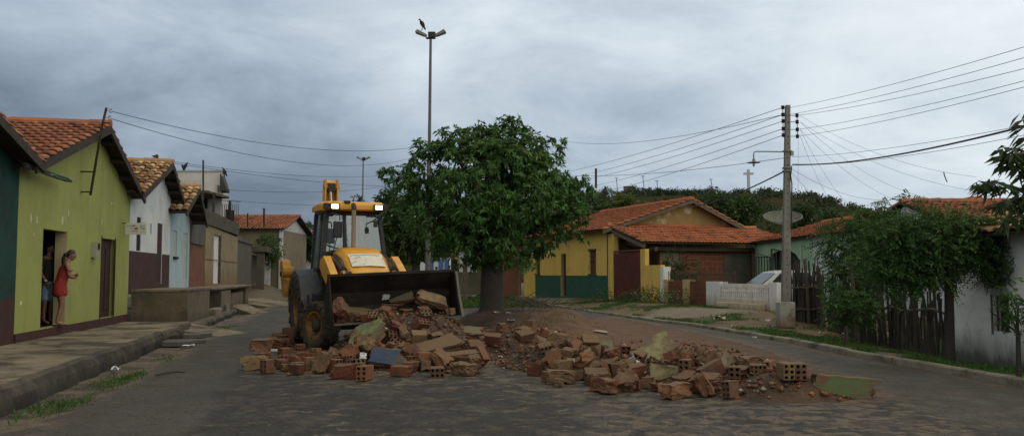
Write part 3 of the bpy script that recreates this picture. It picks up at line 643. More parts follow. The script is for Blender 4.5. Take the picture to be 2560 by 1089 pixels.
MB().face([(Bq.x + .004, 62, ez), (Bq.x + .004, 66, rid.z - .1), (Bq.x + .004, 70, ez)]).build('gable_wall', MATS['white_post'], H)
# ---- far grey houses beyond
H = thing('far_white_house', 'small whitish house with flat concrete canopy beside the dark far tree', 'house', at(725, 680, 78))
A, Bq = at(703, 600, 78), at(716, 600, 78); gw = pm('grey_white_render', (.36, .37, .38), (.28, .29, .30), 1.2, .9, .2, stain=(.2, .2, .2))
MB().prism([(A.x - 3, 78, .4), (Bq.x, 78, .4), (Bq.x - 1.8, 90, .4), (A.x - 3, 90, .4)], (0, 0, at(700, 586, 78).z - .4)).build('wall', gw, H)
MB().prism([(A.x - 3, 77.4, at(700, 590, 78).z), (at(736, 590, 78).x, 77.4, at(700, 590, 78).z), (at(736, 590, 78).x - 1.6, 88, at(700, 590, 78).z), (A.x - 3, 88, at(700, 590, 78).z)], (0, 0, .28)).build('canopy', pm('pale_concrete', (.33, .33, .31), (.25, .25, .23), 1.5), H)
MB().prism([(A.x - 1, 79, at(700, 583, 79).z), (at(714, 583, 79).x, 79, at(700, 583, 79).z), (at(714, 583, 79).x, 82, at(700, 583, 79).z), (A.x - 1, 82, at(700, 583, 79).z)], (0, 0, .55)).build('roof', tileC, H)
p0 = at(735, 600, 92)
H = thing('far_grey_house', 'dim grey house half hidden by the tree at the end of the left street', 'house', (p0.x, 92, .4))
MB().box((p0.x + 1.2, 93, 2.0), (6.5, 2, 3.3)).build('wall', gw, H); MB().box((p0.x + 2.6, 91.95, 1.6), (.55, .1, 2.2)).build('door', pm('bluish_door', (.2, .22, .25), None, 3), H); MB().box((p0.x + 1.2, 93, 3.75), (6.9, 2.5, .2)).build('roof', concd, H)
# ---- two storey pale pink building
pk = pm('pale_pink_render', (.47, .44, .43), (.42, .395, .39), .8, .85, .2, stain=(.36, .335, .32), stain_scale=.6, streak=(.28, .26, .25))
Yb = 52; L, Rr, T_ = at(395, 428, Yb), at(556, 428, Yb), at(400, 429, Yb).z
H = thing('two_storey_building', 'pale pink two storey building with balcony rising behind the small houses', 'building', ((L.x + Rr.x) / 2, Yb, 0))
MB().prism([(L.x, Yb, 0), (Rr.x, Yb, 0), (at(569, 500, Yb + 9).x, Yb + 9, 0), (L.x - 4, Yb + 9, 0)], (0, 0, T_)).build('wall', pk, H)
MB().prism([(L.x - .05, Yb - .06, T_), (Rr.x + .06, Yb - .06, T_), (at(570, 500, Yb + 9).x, Yb + 9, T_), (L.x - 4, Yb + 9, T_)], (0, 0, .08)).build('coping', pm('pale_concrete', (.33, .33, .31)), H)
q0, q1 = at(416, 450, Yb - 3), at(503, 478, Yb - 3)
MB().box(((q0.x + q1.x) / 2, Yb - 1.5, (q0.z + q1.z) / 2), (q1.x - q0.x, 3.0, q0.z - q1.z)).build('balcony', pk, H)
MB().box((q1.x - .7, Yb - 1.9, q1.z - .09), (2.6, 3.8, .14)).build('balcony_slab', concd, H)
for px in (486, 500): MB().tube([at(px, 482, Yb - 3), at(px, 540, Yb - 3)], .07, 6).build('column', pk, H)
q = at(495, 510, Yb - .05); MB().box((q.x, Yb - .03, q.z), (1.1, .1, 1.5)).build('window', dark, H)
q = at(561, 500, Yb + 3)
_q = at(565, 490, Yb + 5.5); pts = [(_q.x - .3, _q.y, 4.6), (_q.x, _q.y + 1, 4.6), (_q.x, _q.y + 1, 5.8), (_q.x - .3, _q.y, 5.8)]
MB().prism(pts, (.25, 0, 0)).build('window', dark, H)
a_, b_, c_ = at(553, 434, Yb), at(572, 472, Yb), at(553, 470, Yb)
MB().prism([(Rr.x, Yb - .4, a_.z), (b_.x, Yb - .4, b_.z), (b_.x, Yb - .4, b_.z - .15), (Rr.x, Yb - .4, b_.z - .15)], (-.3, 1.5, 0)).build('awning', pm('dark_tile_underside', (.05, .045, .042), None, 3), H)
rl = MB()
for k in range(9): p = at(556 + k * 5, 520, Yb - 1); rl.tube([p - Vector((0, 0, .8)), p + Vector((0, 0, .25))], .018, 5)
rl.tube([at(552, 500, Yb - 1), at(602, 505, Yb - 1)], .02, 5); rl.build('railing', wood, H)
# ------------------------------------------------------------------ platforms of the left houses
def plat(name, label, s0, s1, z0, z1, wdt, mt, top=None, lip=0):
    o = FAC0; mb = MB(); u, n = FU, FACN; W = lambda s, d, z: o + u * s + n * d + Vector((0, 0, z))
    H_ = thing(name, label, 'platform', W((s0 + s1) / 2, wdt / 2, z0))
    slab('wall', H_, o, u, n, s0, z0, s1, z1 - .06, 0, wdt, mt); slab('top_slab', H_, o, u, n, s0 - lip, z1 - .059, s1 + lip, z1, 0, wdt + lip, top or conc)
    return H_
sA = SZ(322, 720)[0] + .3
plat('concrete_platform', 'high mossy concrete platform before the white house', sA, sA + 4.0, .05, 1.12, 1.50, pm('damp_concrete', (.155, .125, .085), (.09, .074, .052), 1.8, .85, .5, .015, stain=(.05, .046, .04), stain_scale=1.0, streak=(.035, .034, .028), foot=(.03, .032, .02), foot_z=(0, .5)), lip=.02)
plat('stone_step', 'low step slab between the two concrete platforms', sA + 4.1, sA + 6.6, .05, .72, .8, MATS['damp_concrete'])
PB = plat('raised_walkway', 'raised concrete walkway on blocks before the ochre house', sA + 6.8, sA + 17.6, .94, 1.06, 1.30, conc, lip=.12)
for k, (q, w_) in enumerate(((7.4, 2.6), (10.8, 4.4), (16.2, 1.2))): slab('support_block', PB, FAC0, FU, FACN, sA + q, .05, sA + q + w_, .935 if k != 1 else .78, .2, 1.28 + (.12 if k == 0 else 0), MATS['damp_concrete'])
def ramp(label, p, q, wd_, h0, h1, th=.1):
    p, q = Vector(p), Vector(q); t = (q - p).normalized(); sd_ = Vector((-t.y, t.x, 0)) * wd_ / 2
    mb = MB(); mb.add([p - sd_ + Vector((0, 0, -.06)), q - sd_ + Vector((0, 0, -.06)), q + sd_ + Vector((0, 0, -.06)), p + sd_ + Vector((0, 0, -.06)), p - sd_ + Vector((0, 0, h0)), q - sd_ + Vector((0, 0, h1)), q + sd_ + Vector((0, 0, h1)), p + sd_ + Vector((0, 0, h0))], [(0, 3, 2, 1), (4, 5, 6, 7), (0, 1, 5, 4), (1, 2, 6, 5), (2, 3, 7, 6), (3, 0, 4, 7)])
    return tag(mb.build('concrete_ramp', conc, bevel=.015), label, 'ramp', 'ramps over the gutter')
ramp('cracked concrete ramp over the gutter where the high pavement ends', (lk(23.3) - .35, 23.3, 0), (lk(23.3) + 1.3, 22.9, 0), 1.5, .22, .0)
ramp('small ramp slab tilted against the walkway beyond the gutter grass', (lk(36) - .1, 36, 0), (lk(36) + 1.1, 35.3, 0), 1.0, .33, .02)
ramp('long flat ramp slab before the far end of the raised walkway', (lk(44) - .6, 44, 0), (lk(44) + 1.8, 43, 0), 3.0, .34, .03)
for i, (yy, ln, h, lb) in enumerate(((29.5, 2.2, .40, 'low broken kerb wall along the gutter before the step slab'), (33.0, 2.6, .46, 'low pale kerb wall along the gutter before the raised walkway'))):
    p = Vector((lk(yy) - .3, yy, 0)); q = Vector((lk(yy + ln) - .3, yy + ln, 0)); tag(MB().bar(p + Vector((0, 0, h / 2 - .03)), q + Vector((0, 0, h / 2 - .03)), .28, h).build('kerb_wall', conc, bevel=.02), lb, 'low wall')
# ------------------------------------------------------------------ yellow house with the gable on the right
yl = pm('yellow_ochre_paint', (.64, .425, .105), (.56, .365, .09), 1.1, .85, .2, stain=(.36, .215, .055), stain_scale=.8, stain_lo=.55, stain_hi=.78, streak=(.28, .17, .05))
gr_ = pm('bottle_green_band', (.022, .085, .055), (.018, .068, .045), 1.5, .8, .2, stain=(.03, .065, .045), stain_scale=1.3)
gab = pm('peeling_gable', (.30, .205, .075), (.235, .16, .062), 1.0, .9, .3, stain=(.50, .42, .27), stain_scale=1.1, stain_lo=.54, stain_hi=.62, streak=(.13, .10, .06), wear=((.17, .075, .042), .55, .70))
C0 = Vector((4.69, 43, 0)); FD = Vector((-.377, 1, 0)).normalized(); GD = Vector((FD.y, -FD.x, 0)); FN = -GD; GN = -FD     # facade runs along FD, gable along GD
zg = .36
def FZ(px, py): p = onp(px, py, C0, FN); return (p - C0).dot(FD), p.z
def GZ(px, py): p = onp(px, py, C0, GN); return (p - C0).dot(GD), p.z
H = thing('yellow_house', 'yellow house with dark green lower band and red tiled gable roof', 'house', C0 + FD * 5 + GD * 3.7 + Vector((0, 0, zg)))
fe = 9.3; ez = FZ(1516, 571)[1]; gw_ = GZ(1862, 565)[0]; ap = GZ(1718, 503)
dr = (FZ(1415, 700)[0], zg, FZ(1402, 700)[0], FZ(1408, 634)[1]); w1 = (FZ(1490, 650)[0], FZ(1480, 684)[1], FZ(1472, 650)[0], FZ(1480, 626)[1]); w2 = (FZ(1350, 650)[0], FZ(1343, 684)[1], FZ(1338, 650)[0], FZ(1343, 626)[1])
wall2d('front_wall', H, C0, FD, FN, [(0, zg - .3), (fe, zg - .3), (fe, ez), (0, ez)], [dr, w1, w2], [yl, gr_], mi_band=FZ(1420, 688)[1], depth=.25)
slab('corner_strip', H, C0, FD, FN, -.02, zg - .3, .10, ez - .02, -.1, .015, gr_)
wdk = pm('brown_shutter', (.075, .045, .025), (.045, .028, .018), 4, .7, .3)
slab('door', H, C0, FD, FN, *dr, -.22, -.17, pm('dark_brown_door', (.022, .017, .014), None, 4))
slab('door_reveal', H, C0, FD, FN, dr[2] - .09, dr[1], dr[2] - .003, dr[3] - .003, -.17, -.02, pm('tan_reveal', (.30, .20, .10), None, 3))
for wn in (w1, w2):
    ww = slab('window', H, C0, FD, FN, *wn, -.16, -.10, wdk)
    slab('shutter_rail', ww, C0, FD, FN, wn[0] + .02, (wn[1] + wn[3]) / 2 - .04, wn[2] - .02, (wn[1] + wn[3]) / 2 + .04, -.10, -.08, wood); slab('window_frame', ww, C0, FD, FN, wn[0] - .07, wn[3], wn[2] + .07, wn[3] + .09, -.02, .025, wdk); slab('window_sill', ww, C0, FD, FN, wn[0] - .07, wn[1] - .07, wn[2] + .07, wn[1], -.02, .05, wdk)
wall2d('gable_wall', H, C0, GD, GN, [(.003, zg - .3), (gw_, zg - .3), (gw_, ez - .1), (ap[0], ap[1]), (.003, ez)], [], [gab], depth=.2)
MB().face([C0 + FD * fe + Vector((0, 0, zg - .3)), C0 + FD * fe + GD * gw_ + Vector((0, 0, zg - .3)), C0 + FD * fe + GD * gw_ + Vector((0, 0, ez)), C0 + FD * fe + GD * ap[0] + Vector((0, 0, ap[1])), C0 + FD * fe + Vector((0, 0, ez))]).build('back_wall', yl, H)
MB().face([C0 + GD * gw_ + Vector((0, 0, zg)), C0 + GD * gw_ + FD * fe + Vector((0, 0, zg)), C0 + GD * gw_ + FD * fe + Vector((0, 0, ez)), C0 + GD * gw_ + Vector((0, 0, ez))]).build('side_wall', yl, H)
tileN = pm('roof_tile_new', (.40, .135, .062), (.30, .098, .046), 1.6, .85, .4, .012, attr='tint', stain=(.20, .085, .05), stain_scale=.9, stain_lo=.55, stain_hi=.8)
P = C0 + GD * ap[0] + Vector((0, 0, ap[1] + .06)) - FD * .55; U = FD * (fe + 1.0)
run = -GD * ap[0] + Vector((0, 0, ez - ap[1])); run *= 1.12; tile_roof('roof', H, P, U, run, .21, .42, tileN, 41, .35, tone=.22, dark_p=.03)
for o_ in (.02,): MB().bar(P + Vector((0, 0, -.10)) + FD * o_, P + run + Vector((0, 0, -.10)) + FD * o_, .06, .15).build('barge_board', woodl, H)
run = GD * (gw_ - ap[0]) + Vector((0, 0, ez - .1 - ap[1])); run *= 1.06; tile_roof('roof', H, P, U, run, .21, .42, tileN, 43, .35, tone=.22, dark_p=.03, ridge=False)
MB().bar(P + Vector((0, 0, -.10)) + FD * .02, P + run + Vector((0, 0, -.10)) + FD * .02, .06, .15).build('barge_board', woodl, H)
for k in range(3):
    c = C0 + GD * (ap[0] * (k + .3) / 3.2) + Vector((0, 0, ez + (ap[1] - ez) * (k + .3) / 3.2 - .05)); MB().bar(c + FD * .1, c - FD * .5, .10, .12).build('purlin', wood, H)
# ---- lean-to with the brick front, its tiled roof drops toward the street
H = thing('brick_house', 'low unplastered brick house under a wide red lean-to roof', 'house', C0 + GD * 4 + GN * 2 + Vector((0, 0, zg)))
E = GN * 3.6; tz, bz = GZ(1600, 566)[1], 2.97
tile_roof('roof', H, C0 + GD * -.05 + GN * .02 + Vector((0, 0, tz)), GD * 8.6, E + Vector((0, 0, bz - tz)), .20, .40, tileN, 47, .45, tone=.25, dark_p=.05)
Bf = C0 + GN * 3.05; BW = lambda s, z: Bf + GD * s + Vector((0, 0, z))
hb_ = [(6.15, zg, 7.3, 2.5)]
wall2d('front_wall', H, Bf, GD, GN, [(1.1, zg - .2), (8.4, zg - .2), (8.4, 2.72), (1.1, 2.72)], hb_, [pm('red_block_masonry', (.215, .068, .036), (.15, .05, .028), 4, .9, .4, brick=((.16, .14, .115), .24, .46, 0), stain=(.11, .075, .055), stain_scale=.9, stain_lo=.55, stain_hi=.75)], depth=.15)
slab('plaster_patch', H, Bf, GD, GN, 4.55, zg, 6.05, 2.5, .003, .02, gcon); slab('plaster_patch', H, Bf, GD, GN, 1.1, 1.3, 2.1, 2.6, .003, .02, pm('tan_plaster', (.16, .125, .085), (.11, .09, .065), 2))
slab('wall_plate', H, Bf, GD, GN, .4, 2.62, 8.5, 2.80, -.05, .30, wood)
MB().bar(C0 + GD * .0 + Vector((0, 0, tz - .18)), C0 + GD * .0 + E * 1.0 + Vector((0, 0, bz - .16)), .12, .16).build('rafter', woodl, H)
MB().bar(C0 + GD * .75 + GN * .1 + Vector((0, 0, tz - .75)), C0 + GD * .65 + E * .98 + Vector((0, 0, bz - .28)), .14, .18).build('beam', woodl, H)
gd = thing('lattice_gate', 'pale wooden lattice gate before the brick house doorway', 'gate', BW(6.7, zg) + GN * .2)
mb = MB()
for k in range(6): mb.bar(BW(6.2 + k * .24, .4) + GN * .2, BW(6.2 + k * .24, 2.4) + GN * .2, .03)
for k in range(7): mb.bar(BW(6.2, .5 + k * .3) + GN * .23, BW(7.4, .5 + k * .3) + GN * .23, .03)
mb.build('lattice', woodl, gd); MB().bar(BW(6.05, .3) + GN * .2, BW(6.05, 2.75) + GN * .2, .11).build('gate_post', woodl, gd)
# ---- front boundary line W: gate, stepped yellow wall, brick piers, white baluster wall
W0 = Vector((5.0, 42, 0)); WD = Vector((.3, -1, 0)).normalized(); WN = Vector((-1, -.3, 0)).normalized()
def WZ(px, py): p = onp(px, py, W0, WN); return (p - W0).dot(WD), p.z
def wg(s): p = W0 + WD * s; return float(zverge(p.x, p.y))
mg = pm('maroon_sheet_metal', (.125, .036, .030), (.095, .028, .024), 2, .6, .2, stain=(.06, .025, .02), stain_scale=1.4)
s0, s1 = WZ(1535, 700)[0], WZ(1601, 700)[0]; zt = WZ(1565, 632)[1]
H = thing('metal_gate', 'tall maroon sheet metal gate beside the yellow house', 'gate', W0 + WD * ((s0 + s1) / 2) + Vector((0, 0, wg(1))))
for k in range(2):
    a, b = s0 + (s1 - s0) * k / 2, s0 + (s1 - s0) * (k + 1) / 2; lf = slab('gate_leaf', H, W0, WD, WN, a + .01, wg(a) + .03, b - .01, zt, -.03, .0, mg); n_ = 9; mb = MB()
    for j in range(n_):
        q = a + (b - a) * (j + .5) / n_; mb.bar(W0 + WD * q + WN * .012 + Vector((0, 0, wg(a) + .05)), W0 + WD * q + WN * .012 + Vector((0, 0, zt - .02)), .09, .03, up=WN)
    mb.build('ribs', mg, lf)
slab('top_rail', H, W0, WD, WN, s0, zt + .06, s1, zt + .14, -.06, .02, mg)
s2, s3 = WZ(1613, 700)[0], WZ(1652, 700)[0]; z1, z2 = WZ(1606, 622)[1], WZ(1640, 662)[1]
H = thing('yellow_wall', 'short yellow garden wall with stepped top beside the maroon gate', 'wall', W0 + WD * s2 + Vector((0, 0, wg(s2))))
wall2d('wall', H, W0, WD, WN, [(s1 + .02, wg(s2) - .2), (s3, wg(s2) - .2), (s3, z2), (s2, z2), (s2 - .01, z1), (s1 + .02, z1)], [], [yl], depth=.2)
slab('gate_pier', H, W0, WD, WN, s0 - .75, wg(0) - .2, s0 - .02, WZ(1525, 585)[1], -.25, .02, yl)
s4 = WZ(1769, 700)[0]
H = thing('brick_wall', 'low red brick garden wall with yellow and white piers', 'wall', W0 + WD * ((s3 + s4) / 2) + Vector((0, 0, wg(s3))))
wz = WZ(1700, 699)[1]
slab('wall', H, W0, WD, WN, s3 + .3, wg(s3) - .2, s4 - .02, wz - .06, -.2, -.05, pm('red_rendered_brick', (.175, .062, .035), (.125, .045, .027), 2.5, .9, .4, brick=((.13, .085, .055), .22, .40, 1), stain=(.20, .13, .08), stain_scale=1.0, stain_lo=.6, stain_hi=.75))
pierw = pm('white_pier', (.68, .69, .69), (.55, .55, .52), 2, .85, .3, foot=(.25, .17, .10), foot_z=(.2, .8)); piery = pm('stained_yellow_pier', (.44, .32, .13), (.34, .22, .09), 2.4, .85, .3, stain=(.45, .42, .34), stain_scale=1.8, foot=(.2, .1, .05), foot_z=(.2, .7))
for px0, px1, mt, zz_ in ((1653, 1661, pierw, WZ(1657, 666)[1]), (1662, 1668, piery, wz), (1709, 1722, piery, wz + .02)):
    a, b = WZ(px0, 700)[0], WZ(px1, 700)[0]; slab('pier', H, W0, WD, WN, a, wg(a) - .2, b, zz_, -.3, .05, mt)
rail = thing('picket_railing', 'rusty iron picket railing on top of the low brick garden wall', 'railing', W0 + WD * (s3 + 1) + Vector((0, 0, wz)))
mb = MB(); q = s3 + .5
while q < s4 + 1.9: mb.bar(W0 + WD * q - WN * .12 + Vector((0, 0, wz - .1)), W0 + WD * q - WN * .12 + Vector((0, 0, wz + .34 + .03 * math.sin(q * 31))), .03); q += .155
mb.bar(W0 + WD * (s3 + .5) - WN * .12 + Vector((0, 0, wz + .22)), W0 + WD * (s4 + 1.9) - WN * .12 + Vector((0, 0, wz + .22)), .03); mb.build('pickets', pm('rusty_iron', (.11, .08, .055), (.06, .042, .03), 6, .8, .2), rail)
# white wall of cast balusters: each panel keeps a raised pattern
wgap = pm('dark_gap', (.16, .125, .085), (.10, .075, .05), 3, .9, .3)  # recessed face toned darker so the raised pickets stand out
wp = pm('stained_white_wall', (.74, .72, .68), (.62, .59, .53), 2.2, .85, .3, stain=(.40, .32, .23), stain_scale=1.3, stain_lo=.54, stain_hi=.72, foot=(.30, .20, .10), foot_z=(.3, .85), streak=(.30, .25, .19))
s5 = WZ(1943, 700)[0]; t0, t1 = WZ(1790, 707)[1], WZ(1930, 707)[1]
H = thing('white_wall', 'stained white garden wall cast with a picket pattern', 'wall', W0 + WD * ((s4 + s5) / 2) + Vector((0, 0, wg(s4))))
slab('wall', H, W0, WD, WN, s4, wg(s4) - .2, s5, t1 - .05, -.2, -.02, wgap)
slab('base_course', H, W0, WD, WN, s4 + .9, wg(s4) - .2, s5 - .4, wg(s4) + .32, -.02, .02, wp); slab('top_course', H, W0, WD, WN, s4 + .9, t1 - .16, s5 - .4, t1 - .049, -.19, .02, wp)
for a, b in ((s4 - .02, s4 + 1.0), (s5 - .42, s5 + .05)): slab('pier', H, W0, WD, WN, a, wg(a) - .2, b, t1 + .02, -.28, .06, pierw)
a, b = s4 + 1.05, s5 - .5; n_ = 22; mb = MB()
for j in range(n_):
    q = a + (b - a) * (j + .5) / n_
    mb.bar(W0 + WD * q + WN * -.012 + Vector((0, 0, wg(a) + .30)), W0 + WD * q + WN * -.012 + Vector((0, 0, t1 - .10 - (.05 if j % 2 else 0))), .10, .07, up=WN)
for zq in (wg(a) + .34, t1 - .30): mb.bar(W0 + WD * a + WN * .012 + Vector((0, 0, zq)), W0 + WD * b + WN * .012 + Vector((0, 0, zq)), .045, .07)
mb.build('pickets', wp, H)
a, b = s4 + 1.0, s4 + 4.0
slab('bench', H, W0, WD, WN, a, wg(a) - .1, b, wg(a) + .20, .03, .34, wp)
gt = thing('yard_gate', 'tall thin iron bar gate standing open in the yard behind the car', 'gate', W0 + WD * (s5 - 2.5) + Vector((0, 0, .3)))
mb = MB(); g0_, g1_ = at(1890, 642, 35.2), at(1932, 642, 34.2)
for k in range(7): p = g0_.lerp(g1_, k / 6); mb.bar((p.x, p.y, .4), (p.x, p.y, p.z), .035)
mb.bar(g0_, g1_, .04); mb.bar(at(1890, 632, 35.2), at(1935, 645, 34), .03)
p = at(1929, 622, 34); mb.bar((p.x, p.y, .3), p, .06); mb.bar(p, at(1955, 627, 33.6), .05)
for k in range(5): q = p.lerp(at(1985, 640, 33), (k + 1) / 5); mb.bar((q.x, q.y, .4), (q.x, q.y, q.z), .03)
mb.build('bars', pm('dark_iron', (.03, .028, .026), None, 5, .6, .1), gt)
# ---- light green house along the right, its roof runs on toward the camera
lg = pm('light_green_paint', (.36, .52, .34), (.31, .455, .30), 1.0, .85, .2, stain=(.27, .38, .26), stain_scale=.8, streak=(.22, .29, .21))
GH0 = Vector((11.6, 41.8, 0)); GHD = Vector((.04, -1, 0)).normalized(); GHN = Vector((-1, -.04, 0)).normalized()
def HZ(px, py): p = onp(px, py, GH0, GHN); return (p - GH0).dot(GHD), p.z
H = thing('light_green_house', 'light green house under a long red tiled roof with an arched opening', 'house', GH0 + GHD * 3 + Vector((0, 0, .3)))
sw = HZ(2033, 640)[0]; ar0, ar1 = HZ(1920, 640)[0], HZ(1997, 640)[0]; azt = HZ(1955, 625)[1]
wall2d('front_wall', H, GH0, GHD, GHN, [(0, 0), (sw, 0), (sw, 3.03), (0, 3.03)], [(ar0, .1, ar1, azt)], [lg], depth=.3)
mb = MB(); n_ = 10; rx = (ar1 - ar0) / 2; cxm = (ar0 + ar1) / 2; rz_ = .5
arc = [(cxm + rx * math.cos(math.pi * k / n_), azt - rz_ + rz_ * math.sin(math.pi * k / n_)) for k in range(n_ + 1)]
for sgn, half in ((1, arc[:n_ // 2 + 1]), (-1, arc[n_ // 2:])):
    cor = (ar1, azt) if sgn == 1 else (ar0, azt)
    for a, b in zip(half, half[1:]): mb.face([GH0 + GHD * q[0] + Vector((0, 0, q[1])) - GHN * .003 for q in (cor, a, b)])
mb.build('arch_spandrel', lg, H)
slab('arch_shutter', H, GH0, GHD, GHN, ar0, .1, ar1, azt, -.35, -.30, pm('black_green_gate', (.012, .020, .014), (.02, .03, .02), 3, .7))
slab('gable_end', H, GH0, GHD, GHN, -.2, 0, -.003, 3.03, -4, 0, lg)
sx_ = 10.4
tile_roof('roof', H, GH0 + Vector((3.3, .35, 3.99)) , GHD * 13.2, Vector((-3.55, 0, -.97)), .20, .40, tileN, 51, .7, tone=.3, dark_p=.10)
tile_roof('roof', H, GH0 + Vector((3.3, .35, 3.99)) , GHD * 13.2, Vector((3.55, 0, -.97)), .4, .8, tileN, 52, .5, seg=4, ridge=False)
MB().tube([GH0 + GHD * (ar1 + .4) + GHN * .04 + Vector((0, 0, 2.75)), GH0 + GHD * (ar1 + .4) + GHN * .04 + Vector((0, 0, 1.6)), GH0 + GHD * (ar1 + .4) + GHN * .35 + Vector((0, 0, 1.55))], .025, 6).build('drain_pipe', pm('white_pvc', (.5, .52, .5), None, 5), H)
H2 = thing('white_side_house', 'white painted house wall next to the light green house behind the stick fence', 'house', GH0 + GHD * (sw + 3) + Vector((0, 0, .2)))
slab('front_wall', H2, GH0, GHD, GHN, sw + .01, 0, sw + 6.0, 3.02, -.3, .003, wh)
# ---- large red roof behind the trees
H = thing('large_red_roof_house', 'white house with a large weathered red tiled roof behind the leafy trees', 'house', (14.5, 27, 0))
rd0 = at(2250, 506, 28.2)
tileW = pm('roof_tile_weathered', (.34, .125, .07), (.25, .09, .052), 1.2, .9, .4, .012, attr='tint', stain=(.13, .085, .05), stain_scale=1.1, stain_lo=.52, stain_hi=.7)
tile_roof('roof', H, (rd0.x, rd0.y, rd0.z), (8, .2, 0), (-.3, -6.0, -1.35), .20, .38, tileW, 61, 1.0, tone=.4, dark_p=.16)
tile_roof('roof', H, (rd0.x, rd0.y + .1, rd0.z), (8, .2, 0), (0, 5.0, -1.3), .4, .8, tileW, 62, .6, seg=4, ridge=False)
MB().prism([(rd0.x + .15, 22.9, -.1), (20, 22.9, -.1), (20, 32, -.1), (rd0.x + .15, 32, -.1)], (0, 0, 2.45)).build('wall', wh, H)
MB().face([(rd0.x + .14, 22.9, 2.35), (rd0.x + .14, 32, 2.35), (rd0.x + .14, rd0.y, rd0.z - .12)]).build('gable_wall', wh, H)
# ---- white house close on the right, tan roof tiles
wr = pm('rain_stained_white', (.80, .80, .77), (.72, .72, .69), 1.6, .9, .4, .012, stain=(.42, .42, .40), stain_scale=1.5, stain_lo=.54, stain_hi=.76, foot=(.035, .034, .026), foot_z=(.05, .62))
NH = Vector((8.45, 16.9, 0)); ND = Vector((.10, -1, 0)).normalized(); NN = Vector((-1, -.10, 0)).normalized()
def NZ(px, py): p = onp(px, py, NH, NN); return (p - NH).dot(ND), p.z
H = thing('stained_white_house', 'rain stained white house with a barred window and tan tile eaves behind the thin tree', 'house', NH + ND * 2 + Vector((0, 0, -.1)))
a, b = NZ(2480, 700)[0], NZ(2520, 700)[0]
wn = (a, NZ(2480, 826)[1], b, NZ(2480, 735)[1])
wall2d('front_wall', H, NH, ND, NN, [(0, -.2), (6.5, -.2), (6.5, 2.25), (0, 2.25)], [wn], [wr], depth=.25)
MB().prism([NH + Vector((0, 0, -.2)) - NN * .26, NH - NN * 5 + Vector((0, 0, -.2)), NH - NN * 5 + Vector((0, .01, 0)) + Vector((0, 0, -.2)), NH + Vector((0, .01, -.2)) - NN * .26], (0, 0, 2.45)).build('side_wall', wr, H)
win = slab('window', H, NH, ND, NN, *wn, -.22, -.17, pm('old_shutter', (.035, .033, .03), (.055, .05, .045), 5, .8, .3))
for k in range(4): slab('window_bar', win, NH, ND, NN, wn[0] + (wn[2] - wn[0]) * (k + .5) / 4 - .012, wn[1], wn[0] + (wn[2] - wn[0]) * (k + .5) / 4 + .012, wn[3], -.06, -.04, wood)
slab('window_frame', H, NH, ND, NN, wn[0] - .05, wn[1] - .06, wn[0], wn[3] + .05, -.1, .01, woodl); slab('window_lintel', H, NH, ND, NN, wn[0] - .05, wn[3], wn[2] + .1, wn[3] + .07, -.1, .02, pm('pale_lintel', (.38, .39, .38), None, 3))
tt = pm('roof_tile_tan', (.44, .29, .14), (.34, .20, .10), 2.2, .85, .4, .012, attr='tint', stain=(.12, .085, .05), stain_scale=1.8, stain_lo=.56, stain_hi=.7)
tile_roof('roof', H, NH + ND * .2 - NN * 2.4 + Vector((0, 0, 3.15)), ND * 7, NN * 2.9 + Vector((0, 0, -.92)), .22, .38, tt, 71, 1.2, tone=.5, dark_p=.12, pale_p=.1)
# ------------------------------------------------------------------ backhoe loader
CAT = pm('machine_yellow', (.60, .285, .017), (.50, .235, .018), 3, .45, .06, .004, spec=.4, coords='obj', stain=(.22, .12, .04), stain_scale=2.2, stain_lo=.53, stain_hi=.8, streak=(.26, .15, .05))
CATd = pm('worn_yellow', (.44, .20, .022), (.30, .14, .03), 4, .6, .2, coords='obj', stain=(.09, .06, .04), stain_scale=2.5, stain_lo=.5, stain_hi=.7)
BLK = pm('machine_black', (.014, .014, .016), (.02, .02, .021), 4, .5, .1, coords='obj'); FEN = pm('fender_grey', (.045, .055, .075), (.035, .042, .058), 4, .55, .1, coords='obj', stain=(.07, .065, .06), stain_scale=3)
RUB = pm('dusty_rubber', (.034, .030, .026), (.055, .045, .036), 5, .9, .3, .01, coords='obj', stain=(.085, .062, .045), stain_scale=3, stain_lo=.5, stain_hi=.75)
STL = pm('bucket_steel', (.022, .016, .013), (.013, .010, .009), 3, .75, .35, .006, metal=.2, coords='obj', stain=(.05, .034, .025), stain_scale=2.2, stain_lo=.5, stain_hi=.7); STE = pm('bare_steel', (.11, .10, .09), (.07, .063, .056), 6, .5, .2, metal=.3, coords='obj')
CHR = pm('chrome_rod', (.75, .75, .76), None, 4, .18, 0, metal=.9, coords='obj'); CYL = pm('cylinder_grey', (.085, .078, .072), (.06, .055, .052), 5, .5, .1, coords='obj'); RUST = pm('exhaust_tan', (.30, .225, .15), (.20, .14, .09), 6, .6, .2, coords='obj', streak=(.12, .075, .045))
GLS = bpy.data.materials.new('cab_glass'); GLS.use_nodes = True; _nt = GLS.node_tree; _b = _nt.nodes['Principled BSDF']
_gl = _n(_nt, 'ShaderNodeBsdfGlossy'); _gl.inputs[0].default_value = (.8, .85, .9, 1); _gl.inputs[1].default_value = .06; _tr = _n(_nt, 'ShaderNodeBsdfTransparent'); _tr.inputs[0].default_value = (.50, .55, .56, 1)
_mx = _n(_nt, 'ShaderNodeMixShader'); _mx.inputs[0].default_value = .17; _nt.links.new(_tr.outputs[0], _mx.inputs[1]); _nt.links.new(_gl.outputs[0], _mx.inputs[2])
_df = _n(_nt, 'ShaderNodeBsdfDiffuse'); _df.inputs[0].default_value = (.24, .25, .23, 1); _m2 = _n(_nt, 'ShaderNodeMixShader'); _m2.inputs[0].default_value = .10; _nt.links.new(_mx.outputs[0], _m2.inputs[1]); _nt.links.new(_df.outputs[0], _m2.inputs[2])
_nt.links.new(_m2.outputs[0], _nt.nodes['Material Output'].inputs[0])
